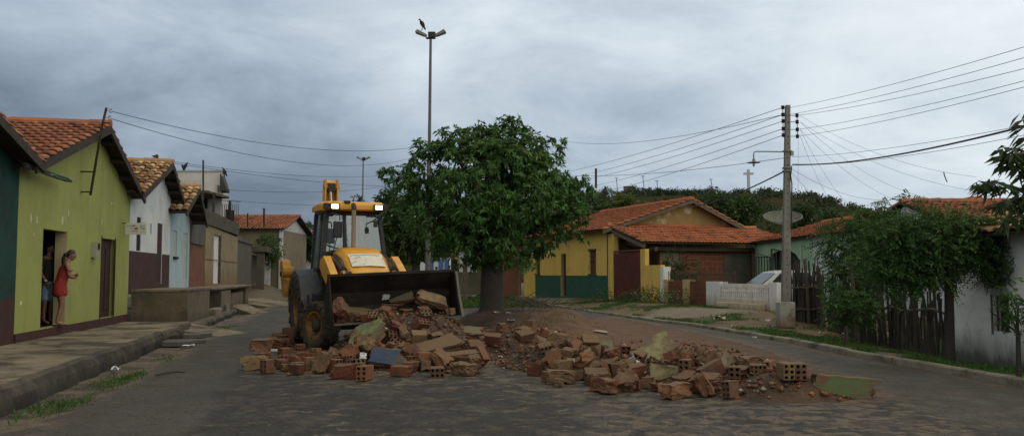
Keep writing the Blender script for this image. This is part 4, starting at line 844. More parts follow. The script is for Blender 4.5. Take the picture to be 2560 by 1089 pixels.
LMP = pm('lit_lamp', (.9, .9, .85), None, 5, .3, 0, emit=(1, .97, .86), estr=7.0)
HDG = R(23)
BK = thing('backhoe_loader', 'yellow backhoe loader with lit roof lamps holding its dark front bucket low over rubble', 'backhoe loader', (-3.13, 18.7, 0), HDG)
def B(mb, name, mat, parent=BK, **k): return mb.build(name, mat, parent, local=True, **k)
RIMC = pm('rusty_rim', (.26, .105, .016), (.15, .065, .02), 5, .7, .2, coords='obj', stain=(.055, .038, .026), stain_scale=4, stain_lo=.45, stain_hi=.65)
def wheel(x, y, r, wdt, rimr, dish, nl):
    """a lugged tyre on a dished rim; its outer side is -x when x < 0"""
    sg = 1 if x > 0 else -1
    hub_ = bpy.data.objects.new('wheel', None); COL.objects.link(hub_); hub_.parent = BK; hub_.location = (x, y, r)
    w2 = wdt / 2; pr = [(rimr, -w2 * .8), (rimr + .05, -w2 * .92), (r * .86, -w2), (r * .945, -w2 * .9), (r * .965, -w2 * .6), (r * .97, 0), (r * .965, w2 * .6), (r * .945, w2 * .9), (r * .86, w2), (rimr + .05, w2 * .92), (rimr, w2 * .8)]
    mb = MB().lathe(pr, n=40, axis='X')
    for k in range(nl):                              # chevron lugs
        for s_ in (-1, 1):
            a0_ = 2 * math.pi * (k + (.5 if s_ > 0 else 0)) / nl
            def pt(ax, rr, da): return Vector((s_ * ax, rr * math.cos(a0_ + da), rr * math.sin(a0_ + da)))
            t = .10 * 14 / nl; e = .16 * 14 / nl
            for (xa, xb, d0_, d1_) in ((.0, w2 * .62, 0.10, 0.0), (w2 * .6, w2 * 1.02, 0, -e * .4)):
                ri = r * .955 if xb < w2 else r * .93
                lo = [pt(xa, r * .955, d0_ - t), pt(xa, r * .955, d0_ + t), pt(xb, ri, d1_ + t), pt(xb, ri, d1_ - t)]; hi = [pt(xa, r * 1.0, d0_ - t * .8), pt(xa, r * 1.0, d0_ + t * .8), pt(xb, r * (1.0 if xb < w2 else .965), d1_ + t * .8), pt(xb, r * (1.0 if xb < w2 else .965), d1_ - t * .8)]
                mb.add(lo + hi, [(0, 1, 2, 3), (4, 5, 6, 7), (0, 1, 5, 4), (1, 2, 6, 5), (2, 3, 7, 6), (3, 0, 4, 7)])
            lo = [pt(w2 * .99, r * .93, -e * .4 - t), pt(w2 * .99, r * .93, -e * .4 + t), pt(w2 * 1.0, r * .80, -e * .5 + t), pt(w2 * 1.0, r * .80, -e * .5 - t)]; mb.add(lo + [p + Vector((s_ * .022, 0, 0)) for p in lo], [(0, 1, 2, 3), (4, 5, 6, 7), (0, 1, 5, 4), (1, 2, 6, 5), (2, 3, 7, 6), (3, 0, 4, 7)])
    ty = B(mb, 'tyre', RUB, hub_, smooth=True)
    o_ = sg * w2
    rim = MB().lathe([(rimr + .02, -w2 * .8), (rimr + .02, w2 * .82), (rimr - .03, w2 * .80), (rimr - .06, o_ * .55 if sg > 0 else w2 * .55), (rimr * .55, w2 * dish), (rimr * .28, w2 * dish), (rimr * .26, w2 * (dish + .12)), (0.001, w2 * (dish + .12))], n=32, axis='X', M=Matrix.Scale(sg, 3, (1, 0, 0)))
    rm = B(rim, 'rim', RIMC, hub_, smooth=True)
    hb = MB().lathe([(rimr * .42, w2 * (dish - .02)), (rimr * .42, w2 * (dish + .22)), (rimr * .30, w2 * (dish + .42)), (.001, w2 * (dish + .44))], n=16, axis='X', M=Matrix.Scale(sg, 3, (1, 0, 0)))
    for k in range(8): a_ = math.pi * k / 4; hb.tube([(sg * w2 * dish, rimr * .55 * math.cos(a_), rimr * .55 * math.sin(a_)), (sg * (w2 * dish + .03), rimr * .55 * math.cos(a_), rimr * .55 * math.sin(a_))], .018, 6)
    B(hb, 'hub', pm('hub_dark', (.05, .042, .036), (.035, .03, .027), 5, .8, .2, coords='obj'), hub_)
    return hub_
for sx_ in (-1, 1): wheel(sx_ * .93, 0, .50, .36, .29, .35, 14).rotation_euler.z = R(24); wheel(sx_ * .86, 2.15, .76, .50, .40, .25, 16)
# chassis, axles
mb = MB().box((0, 1.1, .72), (.62, 3.4, .42)).box((0, 0, .5), (1.5, .2, .2)).box((0, 2.15, .72), (1.3, .34, .34)).box((0, -.45, .95), (.7, .5, .3)); B(mb, 'chassis', BLK, bevel=.02)
# hood with sloped nose and the dirty white panel
hp = [(-.46, .80, 1.20), (.46, .80, 1.20), (.46, .80, 1.98), (.36, .80, 2.10), (-.36, .80, 2.10), (-.46, .80, 1.98)]
secs = []
for (y, zt_, zs, w_, wt) in ((.92, 2.13, 2.00, .50, .36), (.45, 2.10, 1.98, .50, .38), (.10, 1.98, 1.86, .50, .39), (-.45, 1.66, 1.52, .48, .40), (-.62, 1.50, 1.36, .47, .38), (-.68, 1.0, .98, .45, .38)):
    secs.append([(-w_, y, .95), (-w_, y, zs), (-wt, y, zt_), (-wt * .4, y, zt_ + .022), (wt * .4, y, zt_ + .022), (wt, y, zt_), (w_, y, zs), (w_, y, .95)])
mb = MB(); V = [p for s_ in secs for p in s_]; F = [(i * 8 + k, i * 8 + k + 1, i * 8 + k + 9, i * 8 + k + 8) for i in range(5) for k in range(7)] + [tuple(range(7, -1, -1)), tuple(range(40, 48))]
HOOD = B(mb.add(V, F), 'hood', CAT, smooth=True, bevel=.022)
pn = lambda u, t, lift=.012: Vector(((u) * (.40 + .0 * t), .06 - .49 * t, 1.985 - .286 * t + lift + .018 * (1 - abs(u))))
mb = MB(); ns = 8
for k in range(ns):
    u0, u1 = -1 + 2 * k / ns, -1 + 2 * (k + 1) / ns; f = lambda u: u * .90
    mb.face([pn(f(u0), .1, .016), pn(f(u1), .1, .016), pn(f(u1), 1.02, .016), pn(f(u0), 1.02, .016)])
HP = B(mb, 'hood_panel', pm('dirty_white_panel', (.58, .55, .49), (.50, .46, .39), 5, .6, .1, coords='obj', stain=(.17, .13, .09), stain_scale=7, stain_lo=.55, stain_hi=.66))
rs = np.random.RandomState(3); mb = MB()
u = -.80
while u < .72:                                       # worn blue lettering along the top edge and dark scrawls below
    w_ = .05 + .09 * rs.rand(); mb.face([pn(u, .17, .021), pn(u + w_, .17, .021), pn(u + w_, .24 + .03 * rs.rand(), .021), pn(u, .25, .021)]); u += w_ + .03
B(mb, 'lettering', pm('faded_blue', (.20, .30, .38), (.32, .38, .42), 9, .7, 0, coords='obj'), HP)
# exhaust, set a little to the machine's right of centre
B(MB().tube([(-.10, .62, 1.95), (-.10, .62, 2.95)], [.052, .048], 12), 'exhaust_pipe', RUST, smooth=True)
B(MB().tube([(-.10, .62, 2.95), (-.10, .63, 3.03), (-.10, .68, 3.08)], [.055, .056, .05], 12), 'exhaust_tip', BLK, smooth=True)
# cab: posts, glass, roof, lamps
zf, zr_ = 2.02, 2.97; ctop, cbot = .58, .68
fr = [(-cbot, .98, zf), (cbot, .98, zf), (ctop, 1.12, zr_), (-ctop, 1.12, zr_)]; bk = [(-cbot, 2.42, 1.55), (cbot, 2.42, 1.55), (ctop, 2.42, zr_), (-ctop, 2.42, zr_)]
mb = MB()
for s_ in (-1, 1):
    mb.bar((s_ * .68, .96, 1.10), (s_ * cbot, .98, zf), .09, .1); mb.bar((s_ * cbot, .98, zf), (s_ * ctop, 1.12, zr_), .085, .085); mb.bar((s_ * cbot, 2.42, 1.2), (s_ * ctop, 2.42, zr_), .09, .09); mb.bar((s_ * .68, 1.72, 1.1), (s_ * ctop, 1.72, zr_), .07, .06)
    mb.bar((s_ * ctop, 1.1, zr_), (s_ * ctop, 2.45, zr_), .08, .08); mb.bar((s_ * .68, .98, 1.12), (s_ * .68, 2.42, 1.12), .09, .09); mb.bar((s_ * .68, .98, 1.62), (s_ * .68, 1.72, 1.62), .05, .05)
mb.bar(fr[0], fr[1], .07, .07); mb.bar(fr[3], fr[2], .07, .07); mb.bar(bk[3], bk[2], .07, .07); mb.bar((-.22, .99, zf), (-.20, 1.115, zr_), .06, .05)
B(mb, 'cab_frame', BLK, bevel=.01)
B(MB().box((0, 1.7, 1.16), (1.3, 1.44, .12)).box((0, 2.40, 1.36), (1.3, .08, .40)).box((0, .99, 1.55), (1.3, .06, .9)), 'cab_floor', BLK)
B(MB().face([(-cbot + .04, 1.0, zf), (cbot - .04, 1.0, zf), (ctop - .03, 1.13, zr_), (-ctop + .03, 1.13, zr_)]), 'windscreen', GLS)
for s_ in (-1, 1): B(MB().face([(s_ * .68, 1.04, 1.25), (s_ * .68, 1.68, 1.25), (s_ * .59, 1.68, 2.92), (s_ * .59, 1.14, 2.92), (s_ * .67, 1.03, 2.0)]), 'door_glass', GLS); B(MB().face([(s_ * .68, 1.76, 1.65), (s_ * .68, 2.38, 1.65), (s_ * .59, 2.38, 2.92), (s_ * .59, 1.76, 2.92)]), 'side_glass', GLS)
B(MB().face([(-.64, 2.42, 1.6), (.64, 2.42, 1.6), (.57, 2.42, 2.92), (-.57, 2.42, 2.92)]), 'rear_glass', GLS)
# seat, wheel and a driver's console seen through the glass
B(MB().box((0, 1.95, 1.55), (.5, .48, .14)).box((0, 2.18, 1.92), (.48, .12, .66)).box((0, 1.95, 1.33), (.3, .3, .3)), 'driver_seat', pm('seat_black', (.02, .02, .022), None, 5, .8, .1, coords='obj'), bevel=.03)
st = MB().tube([(0, 1.25, 1.3), (0, 1.42, 1.82)], .04, 8); st.tube([(.19 * math.cos(a), 1.42 + .06 * math.sin(a), 1.84 + .18 * math.sin(a)) for a in np.linspace(0, 2 * math.pi, 17)], .016, 6, caps=False); B(st, 'steering_wheel', BLK)
# roof with rounded nose and lamp bar
rsec = []
for (y, zt_, zb_, w_) in ((.80, 3.07, 2.97, .61), (.90, 3.16, 2.95, .67), (1.6, 3.20, 2.98, .70), (2.4, 3.18, 3.0, .69), (2.68, 3.10, 3.02, .64)): rsec.append([(-w_, y, zb_), (-w_, y, zt_ - .06), (-w_ + .09, y, zt_), (w_ - .09, y, zt_), (w_, y, zt_ - .06), (w_, y, zb_)])
V = [p for s_ in rsec for p in s_]; F = [(i * 6 + k, i * 6 + (k + 1) % 6, (i + 1) * 6 + (k + 1) % 6, (i + 1) * 6 + k) for i in range(4) for k in range(6)] + [tuple(range(5, -1, -1)), tuple(range(24, 30))]
RF = B(MB().add(V, F), 'cab_roof', CAT, smooth=True, bevel=.02)
B(MB().box((-.20, .90, 3.145), (.13, .22, .05)), 'roof_patch', BLK, RF)
for s_ in (-1, 1):
    lp = B(MB().box((s_ * .49, .80, 3.03), (.22, .12, .14)), 'work_lamp', BLK, bevel=.012); B(MB().box((s_ * .49, .738, 3.03), (.15, .012, .088)), 'lamp_lens', LMP, lp, bevel=.004); B(MB().box((s_ * .66, .86, 3.04), (.10, .14, .13)), 'side_lamp', BLK, bevel=.01)
# mirrors on arms, wiper
for s_ in (-1, 1):
    mb = MB().tube([(s_ * .60, 1.08, 2.90), (s_ * .55, .72, 2.88), (s_ * .40, .66, 2.83), (s_ * .40, .66, 2.72)], .016, 6).tube([(s_ * .62, 1.04, 2.80), (s_ * .55, .74, 2.86)], .012, 6); ma = B(mb, 'mirror_arm', BLK)
    if s_ < 0: B(MB().box((-.44, .66, 2.52), (.20, .06, .36)), 'mirror', BLK, ma, bevel=.028, bseg=3); B(MB().tube([(-.46, .66, 2.34), (-.56, .9, 1.75)], .010, 6), 'mirror_stay', BLK, ma)
    else: B(MB().box((.40, .68, 2.66), (.09, .05, .14)), 'mirror', BLK, ma, bevel=.01)
B(MB().tube([(-.55, .955, 2.06), (-.30, .965, 2.10), (-.62, .985, 2.20)], .010, 5), 'wiper', BLK)
B(MB().tube([(-.72, 1.35, 1.5), (-.72, 1.35, 2.0), (-.66, 1.35, 2.75)], .018, 8), 'handrail', STE, smooth=True)
B(MB().box((-.74, 1.2, 1.66), (.16, .30, .09)), 'tool_box', BLK, bevel=.01)
# fenders and steps
for s_ in (-1, 1):
    pts = [(1.15, 1.05), (1.28, 1.32), (1.55, 1.58), (2.05, 1.70), (2.55, 1.62), (2.92, 1.36), (3.02, 1.12)]; mb = MB(); x0, x1 = s_ * .58, s_ * 1.12
    for a, b in zip(pts, pts[1:]): mb.add([(x0, a[0], a[1]), (x1, a[0], a[1] - .06), (x1, b[0], b[1] - .06), (x0, b[0], b[1])], [(0, 1, 2, 3)])
    for a, b in zip(pts, pts[1:]): mb.add([(x1, a[0], a[1] - .06), (x1, b[0], b[1] - .06), (x1, 2.1 + (b[0] - 2.1) * .93, b[1] - .20), (x1, 2.1 + (a[0] - 2.1) * .93, a[1] - .20)], [(0, 1, 2, 3)])
    mb.add([(x0, 1.15, 1.05), (x1, 1.15, .99), (s_ * 1.0, 1.10, .75), (s_ * .58, 1.10, .72)], [(0, 1, 2, 3)])
    B(mb, 'fender', FEN, smooth=True)
    B(MB().box((s_ * .86, .92, .55), (.34, .30, .05)).box((s_ * .86, .96, .82), (.30, .24, .04)).bar((s_ * .72, .96, .5), (s_ * .72, .96, 1.1), .04).bar((s_ * 1.0, .96, .5), (s_ * 1.0, .96, 1.1), .04), 'step', BLK)
    B(MB().box((s_ * .72, 1.25, .88), (.32, .7, .5)), 'fuel_tank', BLK, bevel=.03)
# loader: towers, arms, cylinders, bucket
PIV = Vector((0, -1.85, .98))                        # bucket hinge
for s_ in (-1, 1):
    x = s_ * .62
    B(MB().prism([(x - .04, .62, 1.0), (x - .04, .28, 1.0), (x - .04, .36, 1.72), (x - .04, .60, 1.95), (x - .04, .78, 1.90)], (.08, 0, 0)), 'loader_tower', CATd, bevel=.012)
    ap_ = [(.66, 1.86), (.70, 1.70), (.35, 1.50), (-.45, 1.16), (-1.25, 1.02), (-1.85, .90), (-1.88, 1.06), (-1.20, 1.22), (-.55, 1.52), (-.05, 1.78), (.30, 1.94)]
    arm = B(MB().prism([(x + s_ * .12 - .08, y, z) for y, z in ap_], (.16, 0, 0)), 'loader_arm', CAT, bevel=.012)
    lift = B(MB().tube([(x - s_ * .09, .50, 1.88), (x - s_ * .09, -.42, 1.62)], .062, 14), 'tilt_cylinder', CYL, smooth=True)
    B(MB().tube([(x - s_ * .09, -.42, 1.62), (x - s_ * .09, -.72, 1.535)], .034, 12), 'rod', CHR, lift, smooth=True)
    B(MB().tube([(x - s_ * .09, -.36, 1.637), (x - s_ * .09, -.43, 1.617)], .072, 14), 'gland', BLK, lift); B(MB().tube([(x - s_ * .16, .50, 1.88), (x + .02, .50, 1.88)], .05, 10), 'pin', CATd, lift)
    B(MB().tube([(x - s_ * .06, .55, 1.98), (x - s_ * .05, -.10, 1.84), (x - s_ * .07, -.40, 1.70)], .014, 6).tube([(x - s_ * .10, .55, 1.99), (x - s_ * .11, -.12, 1.86), (x - s_ * .10, -.40, 1.715)], .014, 6), 'hose', BLK, lift)
    lk_ = B(MB().prism([(x - s_ * .09 - .11, -.64, 1.30), (x - s_ * .09 - .11, -.64, 1.62), (x - s_ * .09 - .11, -.84, 1.60), (x - s_ * .09 - .11, -.92, 1.20)], (.05, 0, 0)).prism([(x - s_ * .09 + .07, -.64, 1.30), (x - s_ * .09 + .07, -.64, 1.62), (x - s_ * .09 + .07, -.84, 1.60), (x - s_ * .09 + .07, -.92, 1.20)], (.05, 0, 0)), 'bell_crank', CAT, bevel=.008)
    B(MB().tube([(x - s_ * .09 - .11, -.74, 1.54), (x - s_ * .09 + .12, -.74, 1.54)], .075, 12), 'pin', BLK, lk_); B(MB().bar((x - s_ * .09, -.80, 1.34), (x - s_ * .09, -1.80, 1.36), .06, .09), 'tilt_link', CATd)
    B(MB().tube([(s_ * .50, .30, 1.02), (s_ * .50, -.75, 1.10)], .06, 12), 'lift_cylinder', CYL, smooth=True)
B(MB().tube([(-.70, -1.55, .97), (.70, -1.55, .97)], .09, 12), 'cross_tube', CATd)
# bucket: shell of a curved back, two side plates, cutting edge
bw = 1.21; prof = [(-2.66, .78), (-2.3, .73), (-2.02, .75), (-1.90, .86), (-1.87, 1.05), (-1.95, 1.32), (-2.26, 1.63)]
mb = MB()
for a, b in zip(prof, prof[1:]):
    d = (Vector((0, b[0] - a[0], b[1] - a[1]))).normalized(); nn = Vector((0, d.z, -d.y)) * .03
    mb.prism([(-bw, a[0], a[1]), (-bw, b[0], b[1]), (-bw, b[0] - nn.y, b[1] - nn.z), (-bw, a[0] - nn.y, a[1] - nn.z)], (2 * bw, 0, 0))
BUC = B(mb, 'bucket', STL)
for s_ in (-1, 1):
    x = s_ * bw; B(MB().prism([(x, y, z) for y, z in prof] + [(x, -2.36, 1.61), (x, -2.46, 1.15)], (s_ * .025, 0, 0)), 'side_plate', STL, BUC)
    B(MB().prism([(x - .012, -2.69, .76), (x - .012, -2.58, .74), (x - .012, -2.43, 1.14), (x - .012, -2.31, 1.62), (x - .012, -2.38, 1.63), (x - .012, -2.51, 1.16)], (.024 + s_ * .022, 0, 0)), 'wear_edge', STE, BUC)
B(MB().box((0, -2.69, .775), (2 * bw + .04, .14, .03)), 'cutting_edge', STE, BUC); BUC.location = (0, 0, -.10); 
B(MB().box((0, -2.28, 1.645), (2 * bw + .05, .06, .05)), 'top_lip', STL, BUC)
# backhoe: swing frame, folded boom, dipper, stabilisers, rear bucket
bm_ = MB()
for s_ in (-1, 1): bm_.prism([(s_ * .145 - .02, 2.98, 1.0), (s_ * .145 - .02, 3.30, .95), (s_ * .145 - .02, 3.25, 2.6), (s_ * .145 - .02, 2.98, 3.84), (s_ * .145 - .02, 2.74, 3.84), (s_ * .145 - .02, 2.76, 3.46), (s_ * .145 - .02, 2.86, 2.6)], (.04, 0, 0))
bm_.prism([(-.135, 3.26, 1.0), (-.135, 3.20, 2.6), (-.135, 2.97, 3.81), (-.135, 2.92, 3.81), (-.135, 3.15, 2.6), (-.135, 3.2, 1.0)], (.27, 0, 0)).prism([(-.125, 2.76, 3.76), (-.125, 2.98, 3.83), (-.125, 2.98, 3.79), (-.125, 2.76, 3.72)], (.25, 0, 0)); BM = B(bm_, 'boom', CAT, bevel=.012); BM.location.x = -.16
dc = B(MB().tube([(.0, 2.84, 2.3), (.0, 2.84, 3.2)], .07, 12), 'boom_cylinder', CYL, BM); B(MB().tube([(.01, 2.84, 3.1), (-.03, 2.80, 3.66)], .042, 12), 'cylinder_rod', CHR, BM, smooth=True); B(MB().tube([(-.19, 2.82, 3.66), (.19, 2.82, 3.66)], .07, 12), 'boom_pin', CATd, BM); B(MB().box((0, 2.80, 3.64), (.18, .16, .20)), 'rod_eye', BLK, BM, bevel=.01)
B(MB().prism([(-.12, 3.32, 3.7), (-.12, 3.60, 3.6), (-.12, 3.65, 1.7), (-.12, 3.40, 1.6)], (.24, 0, 0)), 'dipper', CAT, bevel=.015)
B(MB().prism([(-.3, 3.4, 1.5), (-.3, 3.9, 1.5), (-.3, 4.1, 1.0), (-.3, 3.8, .75), (-.3, 3.4, .9)], (.6, 0, 0)), 'rear_bucket', STL, bevel=.01)
B(MB().box((0, 2.92, 1.0), (2.2, .3, .5)), 'rear_frame', BLK, bevel=.02)
for s_ in (-1, 1):
    x = s_ * 1.12; B(MB().prism([(x - .1, 3.02, 1.0), (x - .1, 3.25, 1.05), (x - .1, 3.70, 1.70), (x - .1, 3.60, 1.92), (x - .1, 3.36, 1.86), (x - .1, 2.98, 1.45)], (.2, 0, 0)).tube([(x - .13, 3.05, 1.60), (x + .13, 3.05, 1.60)], .13, 14), 'stabiliser_leg', CATd, bevel=.012)
    B(MB().tube([(x - .14, 3.38, 1.56), (x + .14, 3.38, 1.56)], .06, 10), 'stabiliser_pin', BLK)

_th = R(-2.4); _pv = Vector((0, -2.3, 1.05)); BUC.matrix_local = Matrix.Translation(_pv + Vector((.03, 0, -.07))) @ Matrix.Rotation(_th, 4, 'Y') @ Matrix.Translation(-_pv)
# ------------------------------------------------------------------ utility pole
cnp = pm('pole_concrete', (.215, .205, .185), (.165, .155, .14), 2.5, .85, .35, .01, stain=(.10, .095, .085), stain_scale=1.6, stain_lo=.52, stain_hi=.7, streak=(.10, .095, .085))
cnb = pm('pole_footing', (.40, .39, .36), (.28, .27, .25), 2.0, .9, .5, .015, stain=(.06, .058, .05), stain_scale=1.7, stain_lo=.52, stain_hi=.62, foot=(.19, .105, .06), foot_z=(.1, .5))
blk = pm('insulator_black', (.018, .017, .017), None, 6, .4, .1); gal = pm('galvanised', (.20, .20, .195), (.14, .14, .135), 6, .5, .1, metal=.4)
PB_ = gr(1964, 812, .13); PX, PY = PB_.x, PB_.y
ptop = at(1970, 263, PY).z; LEAN = at(1969, 263, PY).x - PX
UP = thing('utility_pole', 'tall concrete utility pole on a square footing with black insulators on both sides', 'utility pole', (PX, PY, .1))
mb = MB(); q = [(PX + dx * .125, PY + dy * .10, .1) for dx, dy in ((-1, -1), (1, -1), (1, 1), (-1, 1))]; q2 = [(PX + LEAN + dx * .068, PY + dy * .065, ptop) for dx, dy in ((-1, -1), (1, -1), (1, 1), (-1, 1))]
mb.add(q + q2, [(0, 3, 2, 1), (4, 5, 6, 7), (0, 1, 5, 4), (1, 2, 6, 5), (2, 3, 7, 6), (3, 0, 4, 7)]); mb.build('pole_shaft', cnp, UP, bevel=.02)
mb = MB()
for k in range(26):
    t = (k + .5) / 26; z = .9 + t * (ptop - 1.1); w_ = .125 - .05 * t; mb.box((PX + LEAN * (z / ptop), PY - .10 * (1 - .3 * t) + .012, z), (.03, .03, .03))
mb.build('bolt_holes', blk, UP)
MB().box((PX, PY, .42), (.44, .42, .72)).build('footing', cnb, UP, bevel=.03)
def pz(py): return at(1970, py, PY).z
def pxx(z): return PX + LEAN * (z - .1) / (ptop - .1)
INS = {}
for px, pys in ((1951, (269, 287, 303, 322, 338)), (1986, (289, 305, 324, 341))):
    sg = -1 if px < 1970 else 1
    rk_ = MB().bar((at(px, 0, PY).x, PY - .02, pz(pys[0]) + .06), (at(px, 0, PY).x, PY - .02, pz(pys[-1]) - .06), .02)
    for py in pys: rk_.bar((pxx(pz(py)), PY - .02, pz(py)), (at(px, 0, PY).x, PY - .02, pz(py)), .018)
    rack = rk_.build('insulator_rack', gal, UP)
    for py in pys:
        x, z = at(px, 0, PY).x, pz(py); INS[(px, py)] = Vector((x, PY - .02, z))
        MB().lathe([(.02, -.055), (.045, -.05), (.052, -.02), (.03, 0), (.052, .02), (.045, .05), (.02, .055)], (x, PY - .02, z), 10).build('insulator', blk, rack, smooth=True)
for py in (378, 420, 428): MB().lathe([(.135, -.02), (.14, 0), (.135, .02)], (pxx(pz(py)), PY, pz(py)), 10).build('clamp_band', gal, UP)
MB().tube([(pxx(pz(420)) + .12, PY - .05, pz(415)), (pxx(pz(420)) + .06, PY - .12, pz(440)), (pxx(pz(450)) + .10, PY - .12, pz(460)), (pxx(pz(600)) + .11, PY - .12, pz(570))], .018, 6).build('drop_cable', blk, UP)
MB().box((pxx(pz(383)) + .12, PY - .06, pz(384)), (.08, .1, .13)).build('photocell', pm('grey_plastic', (.32, .33, .33), None, 6), UP, bevel=.01)
z = pz(380); SL = thing('street_light', 'old street lamp with a flat shade on a bent arm fixed to the utility pole', 'street lamp', (pxx(z), PY, z))
xe = at(1876, 0, PY).x; MB().tube([(pxx(z) - .1, PY - .05, z), (xe + .08, PY - .05, z + .01), (xe + .02, PY - .05, z - .01), (xe, PY - .05, z - .06), (xe, PY - .05, pz(399))], .018, 8).build('arm', gal, SL, smooth=True)
MB().lathe([(.02, .10), (.04, .06), (.045, .02), (.19, -.02), (.185, -.028), (.03, -.01)], (xe, PY - .05, pz(405)), 20).build('lamp_shade', gal, SL, smooth=True); MB().lathe([(.01, 0), (.028, -.02), (.035, -.07), (.02, -.11), (.001, -.12)], (xe, PY - .05, pz(407)), 12).build('bulb', pm('bulb_glass', (.5, .5, .48), None, 5, .2), SL, smooth=True)
# ------------------------------------------------------------------ overhead lines
wm = pm('wire_dark', (.028, .028, .03), None, 5, .6, 0)
def wire(label, a, b, sag, r=.009, name='power_line', cat='wire', group='overhead wires', n=24, extra=None):
    a, b = Vector(a), Vector(b); L = (b - a).length
    pts = [a.lerp(b, t) - Vector((0, 0, sag * 4 * t * (1 - t))) for t in [i / n for i in range(n + 1)]]
    mb = MB().tube(pts, r * .72, 5)
    if extra: extra(mb, pts)
    return tag(mb.build(name, wm), label, cat, group)
ORD = ('topmost', 'second', 'third', 'fourth', 'lowest')
src = [INS[(1951, 269)] + Vector((.12, 0, -.02)), INS[(1951, 287)] + Vector((.16, 0, 0)), INS[(1986, 289)], INS[(1986, 324)], INS[(1986, 341)]]
for k, (s_, (px, py)) in enumerate(zip(src, ((2600, 38), (2600, 68), (2600, 120), (2600, 70), (2600, 135)))):
    py = (42, 70, 100, 130, 145)[k]; e = at(2640, py, 12.5); e = e + (e - s_) * .9; wire(f'{ORD[k]} of the five thin wires rising from the concrete pole to the upper right', s_, e, .30, .007)
for k, py in enumerate((269, 287, 303, 322, 338)):
    e = at((1290, 1330, 1350, 1370, 1400)[k], (425, 432, 440, 456, 470)[k], 75); e = e + (e - INS[(1951, py)]) * .5; wire(f'{ORD[k]} of the five wires running from the pole back over the yellow house', INS[(1951, py)], e, .9, .012)
wire('thick black cable sagging from the pole toward the right edge leaves', (pxx(pz(412)) + .12, PY - .1, pz(412)), at(2600, 306, 11), .16, .022, 'cable', 'cable')
wire('thick black cable running from the pole down behind the tiled gable', (pxx(pz(428)) - .1, PY, pz(429)), at(1640, 512, 52), .5, .03, 'cable', 'cable')
wire('thin wire just above the thick black cable toward the right', (pxx(pz(390)) + .1, PY - .1, pz(393)), at(2600, 306, 12), .10, .006)
wire('thin wire just under the thick black cable toward the right', (pxx(pz(412)) + .12, PY - .1, pz(414)), at(2600, 330, 12), .12, .006)
wire('thin wire behind the street lamp going left to the crown of the big tree', (pxx(pz(395)) - .1, PY, pz(395)), at(1300, 425, 60), .45, .012)
for k, (px, py, Yd, sg, sp) in enumerate(((2440, 442, 22, .30, 289), (2470, 482, 22, .34, 305), (2300, 490, 26, .3, 305), (2250, 505, 26.5, .25, 324), (2100, 530, 30, .3, 341), (2130, 520, 31, .25, 324))):
    lb = ('long drooping house wire with a scrap of string hanging from it', 'second long drooping house wire ending at the right edge leaves', 'sagging house wire that meets the top of the large red roof', 'sagging house wire that ends left of the large red roof ridge', 'steep house wire dropping from the pole past the hill end', 'steep house wire dropping right beside the one past the hill end')[k]
    ex = (lambda mb, pts: mb.tube([pts[20], pts[20] + Vector((.02, 0, -.1)), pts[20] + Vector((.08, 0, -.26))], .014, 5)) if k == 0 else None
    wire(lb, INS[(1986, sp)] + Vector((.08, 0, 0)), at(px, py, Yd), sg, .005, extra=ex)
wire('wire from the pole middle down to the roof left of the leafy shrub', (pxx(pz(425)) + .1, PY, pz(420)), at(2200, 500, 28), .2, .006); wire('wire from the pole middle straight down to the green house roof', (pxx(pz(425)) + .1, PY, pz(428)), at(2100, 533, 31), .15, .006); wire('nearly upright wire beside the pole dropping behind the satellite dish', INS[(1986, 341)] + Vector((.02, 0, -.1)), at(1995, 500, 27), .05, .005)
# ------------------------------------------------------------------ left pole on the gable and its wires
s_ = thing('service_mast', 'leaning dark steel service mast fixed to the lime green gable', 'mast', onp(226, 488, FAC0 + FACN * .25, FACN))
m0, m1, m2 = onp(226, 488, FAC0 + FACN * .2, FACN), onp(254, 320, FAC0 + FACN * .45, FACN), onp(266, 270, FAC0 + FACN * .5, FACN)
MB().tube([m0, m1, m2], .03, 6).build('mast_pole', wood, s_); i1, i2 = m2 + Vector((.05, 0, -.06)), m2 + Vector((.03, 0, -.22))
for a_, b_ in ((m0.lerp(m1, .05), m0.lerp(m1, .05) - FACN * .25), (m0.lerp(m1, .35), m0.lerp(m1, .35) - FACN * .3), (m1 + Vector((0, 0, .1)), m1 + Vector((.18, 0, .12)))): MB().bar(a_, b_, .03).build('bracket', wood, s_)
for p in (i1, i2): MB().lathe([(.01, -.05), (.035, -.04), (.02, 0), (.035, .04), (.01, .05)], p + Vector((.05, 0, 0)), 8).bar(p - Vector((.05, 0, 0)), p + Vector((.06, 0, 0)), .016).build('insulator', pm('insulator_white', (.4, .4, .38), None, 6, .4), s_)
wire('upper wire from the leaning mast running to the lamp post', i1, at(1072, 362, 38.5), .55, .011); wire('lower wire from the leaning mast sagging behind the big tree', i2, at(1040, 392, 46), .75, .011)
wire('thin far wire crossing behind the pink building toward the tree', at(395, 398, 30), at(1050, 428, 60), .5, .011); wire('second thin far wire drooping from the white house ridge', at(395, 402, 30), at(1060, 465, 62), .3, .012)
wire('low far wire above the loader boom and red roofed house', at(555, 473, 51), at(990, 462, 70), .35, .016); wire('lowest far wire behind the loader boom over the street', at(575, 500, 60), at(990, 505, 75), .3, .016); wire('upper right wire from behind the big tree to the utility pole', at(1415, 353, 60), INS[(1951, 287)], .45, .012)
mt = thing('small_mast', 'small bracket mast with insulator on the white house ridge', 'mast', at(385, 405, 28.3)); MB().tube([at(384, 404, 28.3), at(386, 388, 28.3)], .022, 5).bar(at(380, 390, 28.3), at(396, 390, 28.3), .03).build('pole', wood, mt); MB().lathe([(.01, -.07), (.06, -.03), (.05, .05), (.01, .07)], at(392, 391, 28.3), 8).build('insulator', blk, mt)
